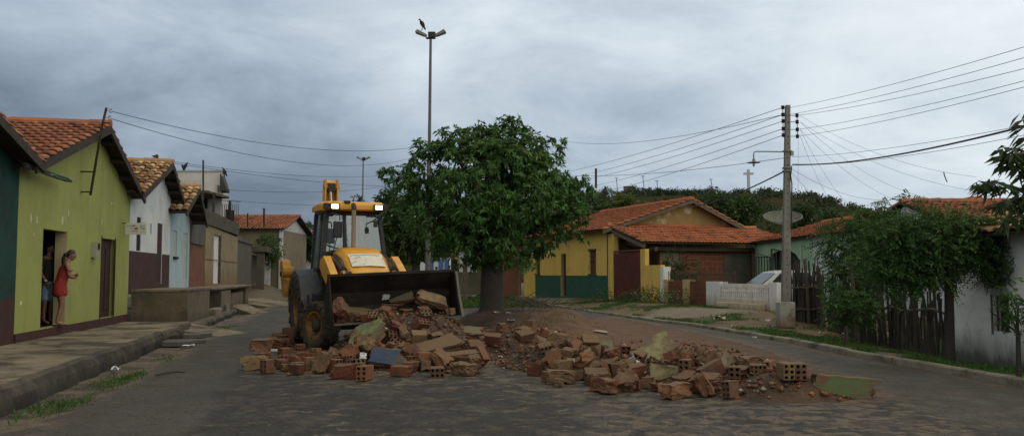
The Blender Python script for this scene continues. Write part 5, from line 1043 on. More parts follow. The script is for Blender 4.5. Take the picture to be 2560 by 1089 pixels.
def mast(label, px, y0, y1, Y, r, lean=0, arms=()):
    m = thing('antenna_mast', label, 'mast', at(px, y1, Y)); MB().tube([at(px, y1, Y), at(px + lean, y0, Y)], r, 5).build('pole', wood, m)
    if arms: mb = MB(); [mb.tube([at(px + lean - a, py, Y), at(px + lean + a, py, Y)], r * .7, 4) for a, py in arms]; mb.build('cross_arm', wood, m)
mast('thin antenna mast before the pale pink building', 508, 400, 500, 44, .045)
mast('short dark mast standing on the ochre house wall', 530, 482, 600, 41, .06, 5, ((5, 485), (4, 495))); mast('dark upright post left of the red tiled roof', 575, 503, 545, 58, .09); mast('mast with small tip before the red tiled roof', 660, 520, 568, 60, .07); mast('second fainter mast before the red tiled roof', 619, 533, 567, 60, .05); mast('tiny far mast right of the red tiled roof', 723, 546, 585, 75, .06, 0, ((6, 549),))
# ------------------------------------------------------------------ flood light posts
def floodpost(label, px, ytop, ybase, Y, s=1.0):
    b_ = at(px, 690, Y); P = thing('flood_light_post', label, 'lamp post', (b_.x, Y, 0), 0, 'tall twin flood light posts'); zt_ = at(px, ytop, Y).z; lean = .006 * zt_
    MB().tube([(b_.x, Y, 0), (b_.x + lean * .55, Y, zt_ * .55)], [.13 * s, .10 * s], 10).build('lower_pole', gal2, P, smooth=True); MB().tube([(b_.x + lean * .55, Y, zt_ * .55), (b_.x + lean, Y, zt_)], [.075 * s, .055 * s], 10).build('upper_pole', gal2, P, smooth=True)
    t = Vector((b_.x + lean, Y, zt_)); MB().box(t + Vector((.05, 0, .16)) * s, (.32 * s, .22 * s, .26 * s)).box(t + Vector((0, 0, .02)) * s, (.42 * s, .16 * s, .06 * s)).build('junction_box', blk, P, bevel=.02)
    for sg in (-1, 1):
        c = t + Vector((sg * .42 * s, 0, .23 * s)); M_ = Matrix.Rotation(R(-sg * 24), 3, 'Y'); hd = MB(); W = lambda x, y, z: c + M_ @ Vector((x * s * sg, y * s, z * s))
        hd.add([W(-.28, -.10, -.05), W(.26, -.16, -.07), W(.26, .16, -.07), W(-.28, .10, -.05), W(-.26, -.07, .06), W(.22, -.10, .10), W(.22, .10, .10), W(-.26, .07, .06)], [(0, 3, 2, 1), (4, 5, 6, 7), (0, 1, 5, 4), (1, 2, 6, 5), (2, 3, 7, 6), (3, 0, 4, 7)]); h = hd.build('lamp_head', pm('lamp_housing', (.17, .165, .15), (.12, .115, .10), 3, .6, .1), P, bevel=.025)
        MB().add([W(-.20, -.09, -.068), W(.22, -.13, -.085), W(.22, .13, -.085), W(-.20, .09, -.068)], [(0, 1, 2, 3)]).build('lens', pm('lamp_lens_off', (.5, .5, .46), None, 4, .25), h)
    return t
gal2 = pm('post_grey', (.12, .115, .115), (.09, .088, .088), 2, .6, .1)
LT = floodpost('tall flood light post behind the big tree with a vulture on its left lamp', 1069, 97, 780, 38)
floodpost('smaller looking far flood light post above the loader cab', 903, 401, 690, 80, .95)
# ------------------------------------------------------------------ vultures
vb = pm('vulture_black', (.012, .011, .011), (.02, .018, .017), 6, .7, .2)
def vulture(label, base, s, face=1, lean=0.2):
    """hunched black vulture: teardrop body, folded wings, short tail, small bald head on a hooked neck, two legs"""
    b = Vector(base); v = thing('vulture', label, 'bird', b); L = lambda x, y, z: b + Vector((x * face, y, z)) * s
    mb = MB().tube([L(-.16, 0, .14), L(-.13, 0, .20), L(-.06, 0, .33), L(.02, 0, .48), L(.08, 0, .58), L(.11, 0, .64), L(.13, 0, .69), L(.17, 0, .72), L(.21, 0, .71), L(.25, 0, .68)], [x * s for x in (.02, .07, .13, .14, .10, .055, .045, .055, .04, .008)], 10); bd_ = mb.build('body', vb, v, smooth=True)
    for sg in (-1, 1): MB().tube([L(.07, sg * .11, .54), L(0, sg * .14, .42), L(-.10, sg * .11, .24), L(-.20, sg * .05, .06)], [x * s for x in (.04, .075, .06, .012)], 8).build('wing', vb, v, smooth=True); MB().tube([L(-.02, sg * .06, .26), L(0, sg * .06, .0)], .018 * s, 5).tube([L(0, sg * .06, .01), L(.07, sg * .06, .005)], .014 * s, 4).build('leg', pm('bird_leg', (.12, .11, .1), None, 6), v)
    MB().tube([L(-.13, 0, .19), L(-.23, 0, .03)], [.07 * s, .045 * s], 6).build('tail', vb, v)
vulture('black vulture perched on the left lamp of the tall flood light post', LT + Vector((-.38, 0, .38)), .66, -1)
pkt = T_ + .08
vulture('black vulture on the pink building roof, nearest the roof middle of the pair', (at(463, 428, Yb + .5).x, Yb + .5, pkt), .72, 1); vulture('black vulture at the left of the pair on the pink building roof', (at(456, 428, Yb + .5).x, Yb + .6, pkt), .6, -1); vulture('black vulture alone at the right corner of the pink building roof', (at(561, 440, Yb + .3).x, Yb + .3, at(561, 440, Yb).z), .72, -1)
# ------------------------------------------------------------------ signs
sp0 = onp(62, 435, FAC0 + FACN * .1, FACN); s_ = thing('shop_board', 'dark hanging board with a teal bird shape and worn yellow lettering', 'sign', sp0)
g0, g1 = onp(66, 420, FAC0 + FACN * .30, FACN), onp(181, 448, FAC0 + FACN * .30, FACN); ul = (g1 - g0); ul.z = 0; Lb = ul.length; ul.normalize(); hb = g0.z - g1.z; o_ = Vector((g0.x, g0.y, g1.z))
bd_m = pm('board_black', (.020, .022, .026), (.03, .03, .032), 6, .7, .2, stain=(.045, .02, .014), stain_scale=2)
Wb = lambda s, z, d=0: o_ + ul * s + Vector((0, 0, z)) + FACN * d
MB().prism([Wb(0, .02), Wb(Lb, -.02), Wb(Lb, hb * .82), Wb(Lb * .93, hb * .85), Wb(Lb * .90, hb), Wb(Lb * .45, hb * 1.02), Wb(Lb * .42, hb * .9), Wb(0, hb * .85)], -FACN * .05).build('board', bd_m, s_)
MB().face([Wb(Lb * .46, hb * .40, .004), Wb(Lb * .60, hb * .32, .004), Wb(Lb * .66, hb * .40, .004), Wb(Lb * .56, hb * .52, .004), Wb(Lb * .50, hb * .50, .004)]).build('teal_bird', pm('teal_paint', (.03, .28, .26), None, 8), s_); MB().face([Wb(Lb * .47, hb * .50, .007), Wb(Lb * .53, hb * .48, .007), Wb(Lb * .54, hb * .66, .007), Wb(Lb * .49, hb * .68, .007)]).build('tan_shape', pm('tan_paint', (.33, .27, .15), None, 8), s_)
mb = MB(); rs = np.random.RandomState(8); q = .60
while q < .86: w_ = .018 + .012 * rs.rand(); mb.face([Wb(Lb * q, hb * .56, .006), Wb(Lb * (q + w_), hb * .55, .006), Wb(Lb * (q + w_), hb * (.70 + .06 * rs.rand()), .006), Wb(Lb * q, hb * .74, .006)]); q += w_ + .012
mb.build('lettering', pm('yellow_green_paint', (.20, .23, .02), None, 8), s_)
mb = MB().face([Wb(Lb * .58, hb * .06, .004), Wb(Lb * .92, hb * .03, .004), Wb(Lb * .90, hb * .42, .004), Wb(Lb * .62, hb * .36, .004)]); mb.build('teal_field', pm('dark_teal', (.008, .045, .045), None, 8), s_)
MB().bar(Wb(.1, hb * .8), Wb(.1, hb + .25, -.3), .03).build('bracket', wood, s_)
g0, g1 = onp(315, 556, FAC0 + FACN * .35, FACN), onp(362, 585, FAC0 + FACN * .35, FACN); c_ = (g0 + g1) / 2
s_ = thing('projecting_sign', 'small white sign with a red animal shape and faint lettering on the lime green corner', 'sign', c_)
wdt = 47 / 2200 * c_.y; hgt = 29 / 2200 * c_.y; Ws = lambda u, v, d=0: c_ + Vector((u * wdt / 2, -d + u * .05, v * hgt / 2))
MB().prism([Ws(-1, -1), Ws(1, -1), Ws(1, 1), Ws(-1, 1)], (0, .04, 0)).build('board', pm('sign_white', (.50, .50, .45), (.44, .44, .39), 5, .7, .1), s_)
MB().face([Ws(-.14, -.08, .006), Ws(-.06, -.32, .006), Ws(-.02, -.12, .006), Ws(.12, -.14, .006), Ws(.16, -.30, .006), Ws(.22, .16, .006), Ws(.06, .22, .006), Ws(-.1, .12, .006)]).build('red_emblem', pm('sign_red', (.26, .06, .035), None, 8), s_)
mb = MB()
for (a, b, c, d) in ((-.92, .45, -.45, .52), (-.6, .0, -.2, .06), (-.38, .35, -.05, .60), (.45, .1, .6, .55), (.62, -.1, .80, .1), (.72, .4, .88, .55), (.85, -.12, .93, .2), (-.5, -.48, .25, -.42), (.4, -.48, .9, -.54)): mb.face([Ws(a, b, .005), Ws(c, b - .02, .005), Ws(c, d, .005), Ws(a, d + .02, .005)])
mb.build('lettering', pm('sign_grey', (.20, .20, .19), None, 8), s_); MB().bar(Ws(-1, .9), Ws(-1, .9) - FACN * .4, .025).build('bracket', wood, s_)
# ------------------------------------------------------------------ satellite dish
DC = at(1957, 558, 31); DS = thing('satellite_dish', 'large grey mesh satellite dish on the tiled roof behind the concrete pole', 'satellite dish', DC + Vector((0, 0, -1)))
ax = Vector((-.08, -.36, .93)).normalized(); MD = ax.to_track_quat('Z', 'Y').to_matrix(); rd = .66
dm = bpy.data.materials.new('dish_mesh'); dm.use_nodes = True; _nt = dm.node_tree; _b = _nt.nodes['Principled BSDF']; _b.inputs['Base Color'].default_value = (.14, .145, .12, 1); _b.inputs['Roughness'].default_value = .6; _b.inputs['Alpha'].default_value = .55
MB().lathe([(rd * k / 8, .26 * (k / 8) ** 2) for k in range(1, 9)], DC, 28, M=MD).build('mesh_reflector', dm, DS, smooth=True)
MB().tube([DC + MD @ Vector((rd * math.cos(a), rd * math.sin(a), .262)) for a in np.linspace(0, 2 * math.pi, 33)], .009, 5, caps=False).build('rim', gal, DS)
mb = MB()
for k in range(12): a = 2 * math.pi * k / 12; mb.tube([DC + MD @ Vector((rd * t * math.cos(a), rd * t * math.sin(a), .26 * t * t - .008)) for t in (.05, .35, .7, 1)], .008, 4)
mb.build('ribs', gal, DS); mb = MB()
for k in range(3): a = 2 * math.pi * k / 3; mb.tube([DC + MD @ Vector((rd * .9 * math.cos(a), rd * .9 * math.sin(a), .22)), DC + MD @ Vector((0, 0, .55))], .009, 4)
mb.tube([DC + MD @ Vector((0, 0, .48)), DC + MD @ Vector((0, 0, .58))], .04, 8); mb.build('feed_arm', gal, DS); MB().tube([DC, DC + Vector((.05, .1, -1.0))], .035, 8).build('stand', gal, DS)
# ------------------------------------------------------------------ white car behind the wall
carp = pm('car_white', (.62, .63, .64), None, 2, .3, .0, spec=.5); cgl = pm('car_glass', (.03, .036, .042), None, 4, .12, 0, spec=.6)
CZ = .24; CR = thing('white_car', 'small white hatchback parked in the yard behind the white wall', 'car', (10.05, 33.4, CZ), R(8))
def cbld(mb, n, m, **k): return mb.build(n, m, CR, local=True, **k)
body = [(-1.85, .32), (-1.88, .60), (-1.80, .74), (-1.15, .88), (-.92, .92), (-.30, 1.38), (.10, 1.46), (.95, 1.44), (1.45, 1.30), (1.72, .95), (1.80, .80), (1.82, .34), (1.5, .24), (-1.5, .24)]
lo = [p for p in body]; mb = MB(); n = len(body); V = []
for y, ins in ((-.80, 0), (-.78, 0), (.78, 0), (.80, 0)): V += [(x, y * (1 - .16 * max(0, (z - .9) / .55)), z) for x, z in body]
F = [(r * n + i, r * n + (i + 1) % n, (r + 1) * n + (i + 1) % n, (r + 1) * n + i) for r in range(3) for i in range(n)] + [tuple(range(n)), tuple(range(3 * n, 4 * n))]
cbld(mb.add(V, F), 'body', carp, bevel=.03)
yy = lambda z: .80 * (1 - .16 * max(0, (z - .9) / .55)) + .012
cbld(MB().face([(-.93, -.66, .945), (-.33, -.60, 1.37), (-.33, .60, 1.37), (-.93, .66, .945)]).build if False else MB().add([(-.955, -.70, .95), (-.36, -.63, 1.365), (-.36, .63, 1.365), (-.955, .70, .95)], [(0, 1, 2, 3)]), 'windscreen', cgl)
for s2_ in (-1, 1):
    cbld(MB().add([(-.66, s2_ * yy(.95), .95), (-.20, s2_ * yy(1.34), 1.34), (.22, s2_ * yy(1.38), 1.38), (.24, s2_ * yy(.95), .95)], [(0, 1, 2, 3)]), 'front_door_glass', cgl); cbld(MB().add([(.32, s2_ * yy(.95), .95), (.30, s2_ * yy(1.38), 1.38), (.92, s2_ * yy(1.36), 1.36), (1.22, s2_ * yy(.98), .98)], [(0, 1, 2, 3)]), 'rear_door_glass', cgl)
    cbld(MB().box((-.62, s2_ * .90, .96), (.10, .16, .11)), 'wing_mirror', carp, bevel=.02); cbld(MB().box((-1.80, s2_ * .58, .66), (.12, .30, .13)), 'headlight', pm('headlight_glass', (.6, .62, .64), None, 5, .15, 0), bevel=.02)
    for x in (-1.15, 1.15): w_ = cbld(MB().lathe([(.16, -.09), (.28, -.1), (.30, 0), (.28, .1), (.16, .09)], (x, s2_ * .72, .30), 20, axis='Y'), 'wheel', RUB, smooth=True); cbld(MB().lathe([(.18, .1), (.16, .11), (.001, .10)], (x, s2_ * .72, .30), 16, axis='Y', M=Matrix.Scale(s2_, 3, (0, 1, 0))), 'hubcap', gal)
cbld(MB().box((-1.87, 0, .45), (.06, 1.3, .16)), 'grille', blk, bevel=.01)
# ------------------------------------------------------------------ people (grown from posed skeletons with the skin modifier)
def skin_mesh(chains, sub=2, merge=None):
    """chains: list of (points, radii, parent links) -> one evaluated surface per chain list, all joined to one mesh"""
    V, F = [], []
    for (pts, rad, edges, root) in chains:
        me = bpy.data.meshes.new('tmp'); me.from_pydata([tuple(p) for p in pts], edges, []); o = bpy.data.objects.new('tmp', me); COL.objects.link(o)
        o.modifiers.new('s', 'SKIN'); sv = me.skin_vertices[0].data
        for i, r_ in enumerate(rad): sv[i].radius = r_ if isinstance(r_, tuple) else (r_, r_); sv[i].use_root = (i == root)
        o.modifiers[0].use_smooth_shade = True; o.modifiers[0].branch_smoothing = .4
        sb = o.modifiers.new('d', 'SUBSURF'); sb.levels = sub; sb.render_levels = sub
        dg = bpy.context.evaluated_depsgraph_get(); ev = o.evaluated_get(dg); m2 = ev.to_mesh(); b = len(V)
        V += [tuple(v.co) for v in m2.vertices]; F += [tuple(b + i for i in p.vertices) for p in m2.polygons]; ev.to_mesh_clear()
        bpy.data.objects.remove(o); bpy.data.meshes.remove(me)
    return V, F
def finish(name, V, F, mat, parent):
    mb = MB(); mb.add(V, F); return mb.build(name, mat, parent, smooth=True, local=True)
def chain(pts, rad): return (pts, rad, [(i, i + 1) for i in range(len(pts) - 1)], 0)
def hand_chains(wr, dir_, palm_n, s=1.0, curl=.6, thumb=None):
    d = Vector(dir_).normalized(); n = Vector(palm_n).normalized(); sd_ = d.cross(n).normalized(); out = []
    out.append(chain([wr, wr + d * .05 * s, wr + d * .09 * s], [(.022 * s, .030 * s), (.018 * s, .040 * s), (.015 * s, .038 * s)]))
    for k, (off, L) in enumerate(((-.030, .062), (-.010, .074), (.010, .078), (.029, .070))):
        p = wr + d * .085 * s + sd_ * off * s; q = p + (d * .95 + n * curl * .4) * L * .45 * s; r_ = q + (d * .75 + n * curl * .9) * L * .32 * s; t = r_ + (d * .45 + n * curl * 1.3) * L * .26 * s
        out.append(chain([p, q, r_, t], [.009 * s, .0085 * s, .008 * s, .006 * s]))
    b = wr + d * .03 * s + sd_ * .034 * s; out.append(chain([b, b + (d * .6 + sd_ * .6 + n * .3) * .04 * s, b + (d * .95 + sd_ * .3 + n * .5) * .07 * s], [.012 * s, .010 * s, .007 * s]))
    return out
def head(parent, c, yaw, pitch, s, skm, hairm, hair, moust=False):
    """head turned by yaw (0 faces +x): skull with brow, nose, chin, ears, eyes, mouth and hair"""
    M_ = Matrix.Rotation(yaw, 3, 'Z') @ Matrix.Rotation(pitch, 3, 'Y'); bm = bmesh.new(); bmesh.ops.create_uvsphere(bm, u_segments=24, v_segments=18, radius=1)
    for v in bm.verts:
        x, y, z = v.co; f = max(0, x)
        X, Y, Z = x * .098, y * .076, z * .118
        if z < 0: X = X * (1 - .10 * abs(z)) + (.012 * f * abs(z)); Y *= 1 - .36 * z * z
        if x < 0: X *= 1.02 + .1 * max(0, z)
        g = math.exp(-((y / .20) ** 2 + ((z + .08) / .22) ** 2)) * (x > 0); X += .026 * g * (1 if z < .1 else .5)      # nose
        g = math.exp(-((y / .6) ** 2 + ((z - .22) / .13) ** 2)) * (x > .3); X += .006 * g                               # brow
        for sy in (-1, 1): g = math.exp(-(((y - sy * .38) / .18) ** 2 + ((z - .08) / .12) ** 2)) * (x > .3); X -= .010 * g
        g = math.exp(-((y / .3) ** 2 + ((z + .42) / .07) ** 2)) * (x > .3); X += .006 * g
        g = math.exp(-((y / .35) ** 2 + ((z + .80) / .18) ** 2)) * (x > -.1); X += .014 * g                             # chin
        v.co = Vector((X, Y, Z)) * s
    V = [tuple(Vector(c) + M_ @ v.co) for v in bm.verts]; F = [tuple(v.index for v in f.verts) for f in bm.faces]; bm.free()
    h = finish('head', V, F, skm, parent); P = lambda x, y, z: Vector(c) + M_ @ Vector((x, y, z)) * s
    for sy in (-1, 1):
        mb = MB(); mb.lathe([(.001, -.008), (.022, -.004), (.026, .004), (.014, .010), (.001, .006)], P(-.005, sy * .079, -.005), 12, axis='Y'); finish('ear', mb.v, mb.f, skm, h)
        mb = MB(); mb.lathe([(.001, -.009), (.010, -.005), (.0115, 0), (.010, .005), (.001, .009)], P(.082, sy * .030, .012), 10); finish('eye', mb.v, mb.f, pm('eye_dark', (.03, .025, .02), None, 9, .3, 0), h)
    mb = MB(); mb.tube([P(.094, -.026, -.052), P(.101, 0, -.050), P(.094, .026, -.052)], [.004 * s, .007 * s, .004 * s], 6); finish('mouth', mb.v, mb.f, pm('lip', (.12, .04, .032), None, 9, .6, 0), h)
    if moust: mb = MB(); mb.tube([P(.092, -.034, -.044), P(.103, 0, -.036), P(.092, .034, -.044)], [.004 * s, .008 * s, .004 * s], 6); finish('moustache', mb.v, mb.f, hairm, h)
    for sy in (-1, 1): mb = MB(); mb.tube([P(.086, sy * .016, .036), P(.088, sy * .032, .042), P(.074, sy * .050, .034)], .0045 * s, 5); finish('eyebrow', mb.v, mb.f, hairm, h)
    # hair cap
    bm = bmesh.new(); bmesh.ops.create_uvsphere(bm, u_segments=24, v_segments=16, radius=1); kill = []
    for v in bm.verts:
        x, y, z = v.co; lim = .30 + .42 * max(0, x) - .9 * max(0, -x) - .15 * abs(y) * (x < .4)
        if z < lim - .12: kill.append(v)
        r_ = 1 + .04 * (vn(v.co.x * 3 + 7, v.co.y * 3 + v.co.z * 4, 2) - .5); v.co = Vector((x * .106 * r_ - .004, y * .085 * r_, z * .128 * r_)) * s
    bmesh.ops.delete(bm, geom=kill, context='VERTS'); V = [tuple(Vector(c) + M_ @ v.co) for v in bm.verts]; bm.verts.index_update(); F = [tuple(v.index for v in f.verts) for f in bm.faces]; bm.free()
    hr = finish('hair', V, F, hairm, parent)
    if hair == 'tail': mb = MB(); mb.tube([P(-.095, 0, .02), P(-.13, .01, -.01), P(-.15, .015, -.09), P(-.145, .01, -.20), P(-.13, .01, -.27)], [.03 * s, .042 * s, .040 * s, .028 * s, .006 * s], 10); finish('ponytail', mb.v, mb.f, hairm, hr)
    return h
skA = pm('skin_brown', (.20, .105, .065), (.17, .088, .055), 8, .55, .05, coords='obj'); skB = pm('skin_tan', (.24, .125, .082), (.20, .105, .07), 8, .55, .05, coords='obj'); hrm = pm('hair_black', (.010, .008, .007), (.02, .015, .012), 20, .45, .3, coords='obj')
def person(name_lbl, loc, rz, J, Rr, edges, cloth, headc, yaw, pitch, skm, hair, hands, s=1.0, moust=False):
    p = thing('person', name_lbl, 'person', loc, rz); names = list(J); idx = {n: i for i, n in enumerate(names)}
    ch = [([Vector(J[n]) for n in names], [Rr[n] for n in names], [(idx[a], idx[b]) for a, b in edges], idx['pelvis'])]
    for (w_, d_, n_, c_) in hands: ch += hand_chains(Vector(J[w_]), d_, n_, 1.0, c_)
    finish('body', *skin_mesh(ch), skm, p)
    for (nm, pts, rad, ed, mat, root) in cloth: finish(nm, *skin_mesh([([Vector(q) for q in pts], rad, ed, root)]), mat, p)
    head(p, headc, yaw, pitch, s, skm, hrm, hair, moust)
    return p
# the man stands in the doorway, faces the street and looks to the far right; local x points out to the street side
floor_d = .475
am = math.atan2(FACN.y, FACN.x)
mp = onp(116, 800, FAC0 - FACN * .42, FACN); mp.z = floor_d
J = dict(pelvis=(0, 0, .93), waist=(.01, 0, 1.08), chest=(.02, 0, 1.27), up=(0, 0, 1.42), neck=(.01, 0, 1.50), skull=(.025, 0, 1.58),
         shl=(0, .17, 1.40), ell=(-.02, .23, 1.13), wrl=(.06, .22, .90), shr=(0, -.17, 1.40), elr=(-.03, -.22, 1.13), wrr=(.09, -.17, .91),
         hil=(0, .09, .90), knl=(.03, .10, .50), anl=(0, .11, .09), tol=(.15, .13, .03), hir=(0, -.09, .90), knr=(.02, -.10, .50), anr=(0, -.10, .09), tor=(.15, -.10, .03))
Rm = dict(pelvis=(.14, .11), waist=(.14, .11), chest=(.15, .11), up=(.10, .09), neck=.055, skull=.055, shl=.062, ell=.043, wrl=.029, shr=.062, elr=.043, wrr=.029, hil=.085, knl=.056, anl=.038, tol=.03, hir=.085, knr=.056, anr=.038, tor=.03)
ED = [('pelvis', 'waist'), ('waist', 'chest'), ('chest', 'up'), ('up', 'neck'), ('neck', 'skull'), ('up', 'shl'), ('shl', 'ell'), ('ell', 'wrl'), ('up', 'shr'), ('shr', 'elr'), ('elr', 'wrr'), ('pelvis', 'hil'), ('hil', 'knl'), ('knl', 'anl'), ('anl', 'tol'), ('pelvis', 'hir'), ('hir', 'knr'), ('knr', 'anr'), ('anr', 'tor')]
shirt = pm('shirt_black', (.014, .014, .016), (.02, .02, .022), 9, .9, .2, coords='obj'); jean = pm('denim_blue', (.17, .27, .46), (.13, .21, .37), 12, .9, .3, coords='obj', stain=(.24, .35, .52), stain_scale=6)
cl = [('shirt', [J['pelvis'], J['waist'], J['chest'], J['up'], (.005, 0, 1.47), J['shl'], (-.012, .212, 1.22), J['shr'], (-.018, -.205, 1.22)], [(.165, .135), (.165, .135), (.168, .13), (.115, .10), .07, .078, .066, .078, .066], [(0, 1), (1, 2), (2, 3), (3, 4), (3, 5), (5, 6), (3, 7), (7, 8)], shirt, 1),
      ('shorts', [(0, 0, .98), (0, 0, .92), J['hil'], (.03, .10, .47), J['hir'], (.02, -.10, .47)], [(.16, .13), (.16, .13), .105, .088, .105, .088], [(0, 1), (1, 2), (2, 3), (1, 4), (4, 5)], jean, 1)]
MAN = person('man in black shirt and blue denim shorts standing in the dark doorway', mp, am - R(20), J, Rm, ED, cl, (.045, 0, 1.63), R(20), R(6), skA, 'short', [('wrl', (.15, .05, -1), (.2, -1, 0), .7), ('wrr', (.3, .1, -1), (.2, 1, 0), .7)], moust=True)
finish('wristband', *(lambda m: (m.v, m.f))(MB().lathe([(.034, -.016), (.037, 0), (.034, .016)], Vector(J['wrr']) + Vector((-.01, -.005, .03)), 14)), pm('wristband_white', (.6, .6, .58), None, 9), MAN)
for sy, t in ((1, 'tol'), (-1, 'tor')): a_ = J['anl' if sy > 0 else 'anr']; mb = MB().box((a_[0] + .06, a_[1] + .01 * sy, .012), (.27, .095, .022)); finish('sandal', mb.v, mb.f, shirt, MAN)
# the woman leans out past him, arms folded, looking along the street
wp_ = onp(147, 800, FAC0 + FACN * .02, FACN); wp_.z = floor_d
J = dict(pelvis=(0, 0, .84), waist=(.03, 0, .98), chest=(.08, 0, 1.14), up=(.10, 0, 1.27), neck=(.14, 0, 1.35), skull=(.17, 0, 1.42),
         shl=(.10, .16, 1.25), ell=(.13, .21, 1.02), wrl=(.30, .03, 1.05), shr=(.10, -.16, 1.25), elr=(.13, -.21, 1.02), wrr=(.29, -.02, 1.00),
         hil=(0, .09, .81), knl=(.06, .08, .45), anl=(.0, .08, .08), tol=(.13, .10, .025), hir=(0, -.09, .81), knr=(.03, -.09, .45), anr=(-.06, -.09, .08), tor=(.07, -.10, .025))
Rw = dict(Rm); Rw.update(pelvis=(.155, .12), waist=(.125, .10), chest=(.14, .115), up=(.09, .08), shl=.055, shr=.055, ell=.042, elr=.042, hil=.095, hir=.095)
dres = pm('dress_red', (.27, .026, .022), (.20, .018, .018), 14, .85, .2, coords='obj', stain=(.34, .07, .055), stain_scale=16, stain_lo=.54, stain_hi=.66)
cl = [('dress', [(0, 0, .58), (0, 0, .70), J['pelvis'], J['waist'], J['chest'], J['up'], J['shl'], (.115, .195, 1.13), J['shr'], (.115, -.195, 1.13)], [(.20, .16), (.195, .16), (.18, .15), (.15, .125), (.16, .135), (.10, .088), .072, .066, .072, .066], [(0, 1), (1, 2), (2, 3), (3, 4), (4, 5), (5, 6), (6, 7), (5, 8), (8, 9)], dres, 3)]
WOM = person('woman in a short red dress with black ponytail leaning out of the doorway', wp_, am + R(30), J, Rw, ED, cl, (.20, 0, 1.475), R(12), R(10), skB, 'tail', [('wrl', (.3, -1, .1), (-1, 0, 0), .5), ('wrr', (.2, 1, .1), (-1, 0, 0), .5)], s=.96)
for a_ in (J['anl'], J['anr']): mb = MB().box((a_[0] + .05, a_[1], .012), (.24, .085, .02)); finish('sandal', mb.v, mb.f, doorm, WOM)
# far away: a rider on a motorbike and a walker in the street behind the bucket
def far_person(label, loc, rz, shirtm, trm, seat=False):
    if seat: J2 = dict(pelvis=(0, 0, .80), waist=(.03, 0, .95), chest=(.07, 0, 1.12), up=(.08, 0, 1.25), neck=(.10, 0, 1.33), skull=(.11, 0, 1.40), shl=(.08, .17, 1.23), ell=(.22, .22, 1.05), wrl=(.42, .22, 1.05), shr=(.08, -.17, 1.23), elr=(.22, -.22, 1.05), wrr=(.42, -.22, 1.05), hil=(0, .1, .78), knl=(.34, .17, .72), anl=(.22, .17, .34), tol=(.36, .17, .30), hir=(0, -.1, .78), knr=(.34, -.17, .72), anr=(.22, -.17, .34), tor=(.36, -.17, .30)); hc = (.13, 0, 1.46)
    else: J2 = dict(pelvis=(0, 0, .93), waist=(.01, 0, 1.08), chest=(.02, 0, 1.27), up=(0, 0, 1.42), neck=(.01, 0, 1.50), skull=(.025, 0, 1.58), shl=(0, .17, 1.40), ell=(-.02, .22, 1.13), wrl=(.06, .22, .90), shr=(0, -.17, 1.40), elr=(-.03, -.22, 1.13), wrr=(.06, -.2, .91), hil=(0, .09, .90), knl=(.08, .10, .50), anl=(.10, .11, .09), tol=(.24, .13, .03), hir=(0, -.09, .90), knr=(-.02, -.10, .50), anr=(-.15, -.10, .10), tor=(-.02, -.10, .03)); hc = (.05, 0, 1.65)
    c2 = [('shirt', [J2['pelvis'], J2['waist'], J2['chest'], J2['up'], J2['shl'], J2['ell'], J2['shr'], J2['elr']], [(.16, .13), (.155, .13), (.165, .13), (.11, .1), .075, .055, .075, .055], [(0, 1), (1, 2), (2, 3), (3, 4), (4, 5), (3, 6), (6, 7)], shirtm, 1), ('trousers', [J2['pelvis'], J2['hil'], J2['knl'], J2['anl'], J2['hir'], J2['knr'], J2['anr']], [(.16, .13), .1, .075, .06, .1, .075, .06], [(0, 1), (1, 2), (2, 3), (0, 4), (4, 5), (5, 6)], trm, 0)]
    return person(label, loc, rz, J2, Rm, ED, c2, hc, 0, 0, skA, 'short', [('wrl', (1, 0, -.1) if seat else (0, 0, -1), (0, -1, 0), .5), ('wrr', (1, 0, -.1) if seat else (0, 0, -1), (0, 1, 0), .5)])
cred = pm('shirt_red', (.30, .03, .03), None, 9, .9, coords='obj'); cblu = pm('trousers_blue', (.03, .07, .22), None, 9, .9, coords='obj')
fp = gr(1087, 700, 0); fp = Vector(((1087 - 1280) / 2200 * 66, 66, .55)); mc = thing('motorbike', 'dark motorbike carrying a rider in red, seen small beyond the bucket', 'motorbike', fp, R(10))
def mcb(mb, n, m, **k): return mb.build(n, m, mc, local=True, **k)
for x in (-.62, .68): w_ = mcb(MB().tube([(x + .29 * math.cos(a), 0, .30 + .29 * math.sin(a)) for a in np.linspace(0, 2 * math.pi, 21)], .05, 6, caps=False), 'wheel', RUB)
mcb(MB().tube([(-.62, 0, .30), (-.1, 0, .45), (.35, 0, .78), (.68, 0, .30)], .04, 6).box((0, 0, .42), (.4, .22, .3)), 'frame', blk, bevel=.02); mcb(MB().tube([(-.55, 0, .78), (-.1, 0, .76), (.08, 0, .82), (.32, 0, .86)], [.06, .10, .13, .07], 8), 'seat', blk, smooth=True); mcb(MB().tube([(.34, 0, .8), (.42, 0, 1.02)], .03, 6).tube([(.38, -.32, 1.05), (.46, 0, 1.02), (.38, .32, 1.05)], .018, 6), 'handlebar', blk); mcb(MB().lathe([(.001, -.06), (.08, -.02), (.085, .03)], (.48, 0, .9), 10, axis='X'), 'headlight', gal)
far_person('person in red shirt riding the far motorbike', fp, R(10), cred, cblu, True)
fp2 = Vector(((1124 - 1280) / 2200 * 64, 64, .42)); far_person('person in dark clothes walking before the far blue striped wall', fp2, R(150), shirt, shirt)
fp3 = Vector(((1046 - 1280) / 2200 * 60, 60, .42)); far_person('person in pale pink shirt walking behind the loader arm', fp3, R(200), pm('shirt_pink', (.36, .22, .2), None, 9, .9, coords='obj'), pm('trousers_grey', (.10, .09, .09), None, 9, .9, coords='obj'))
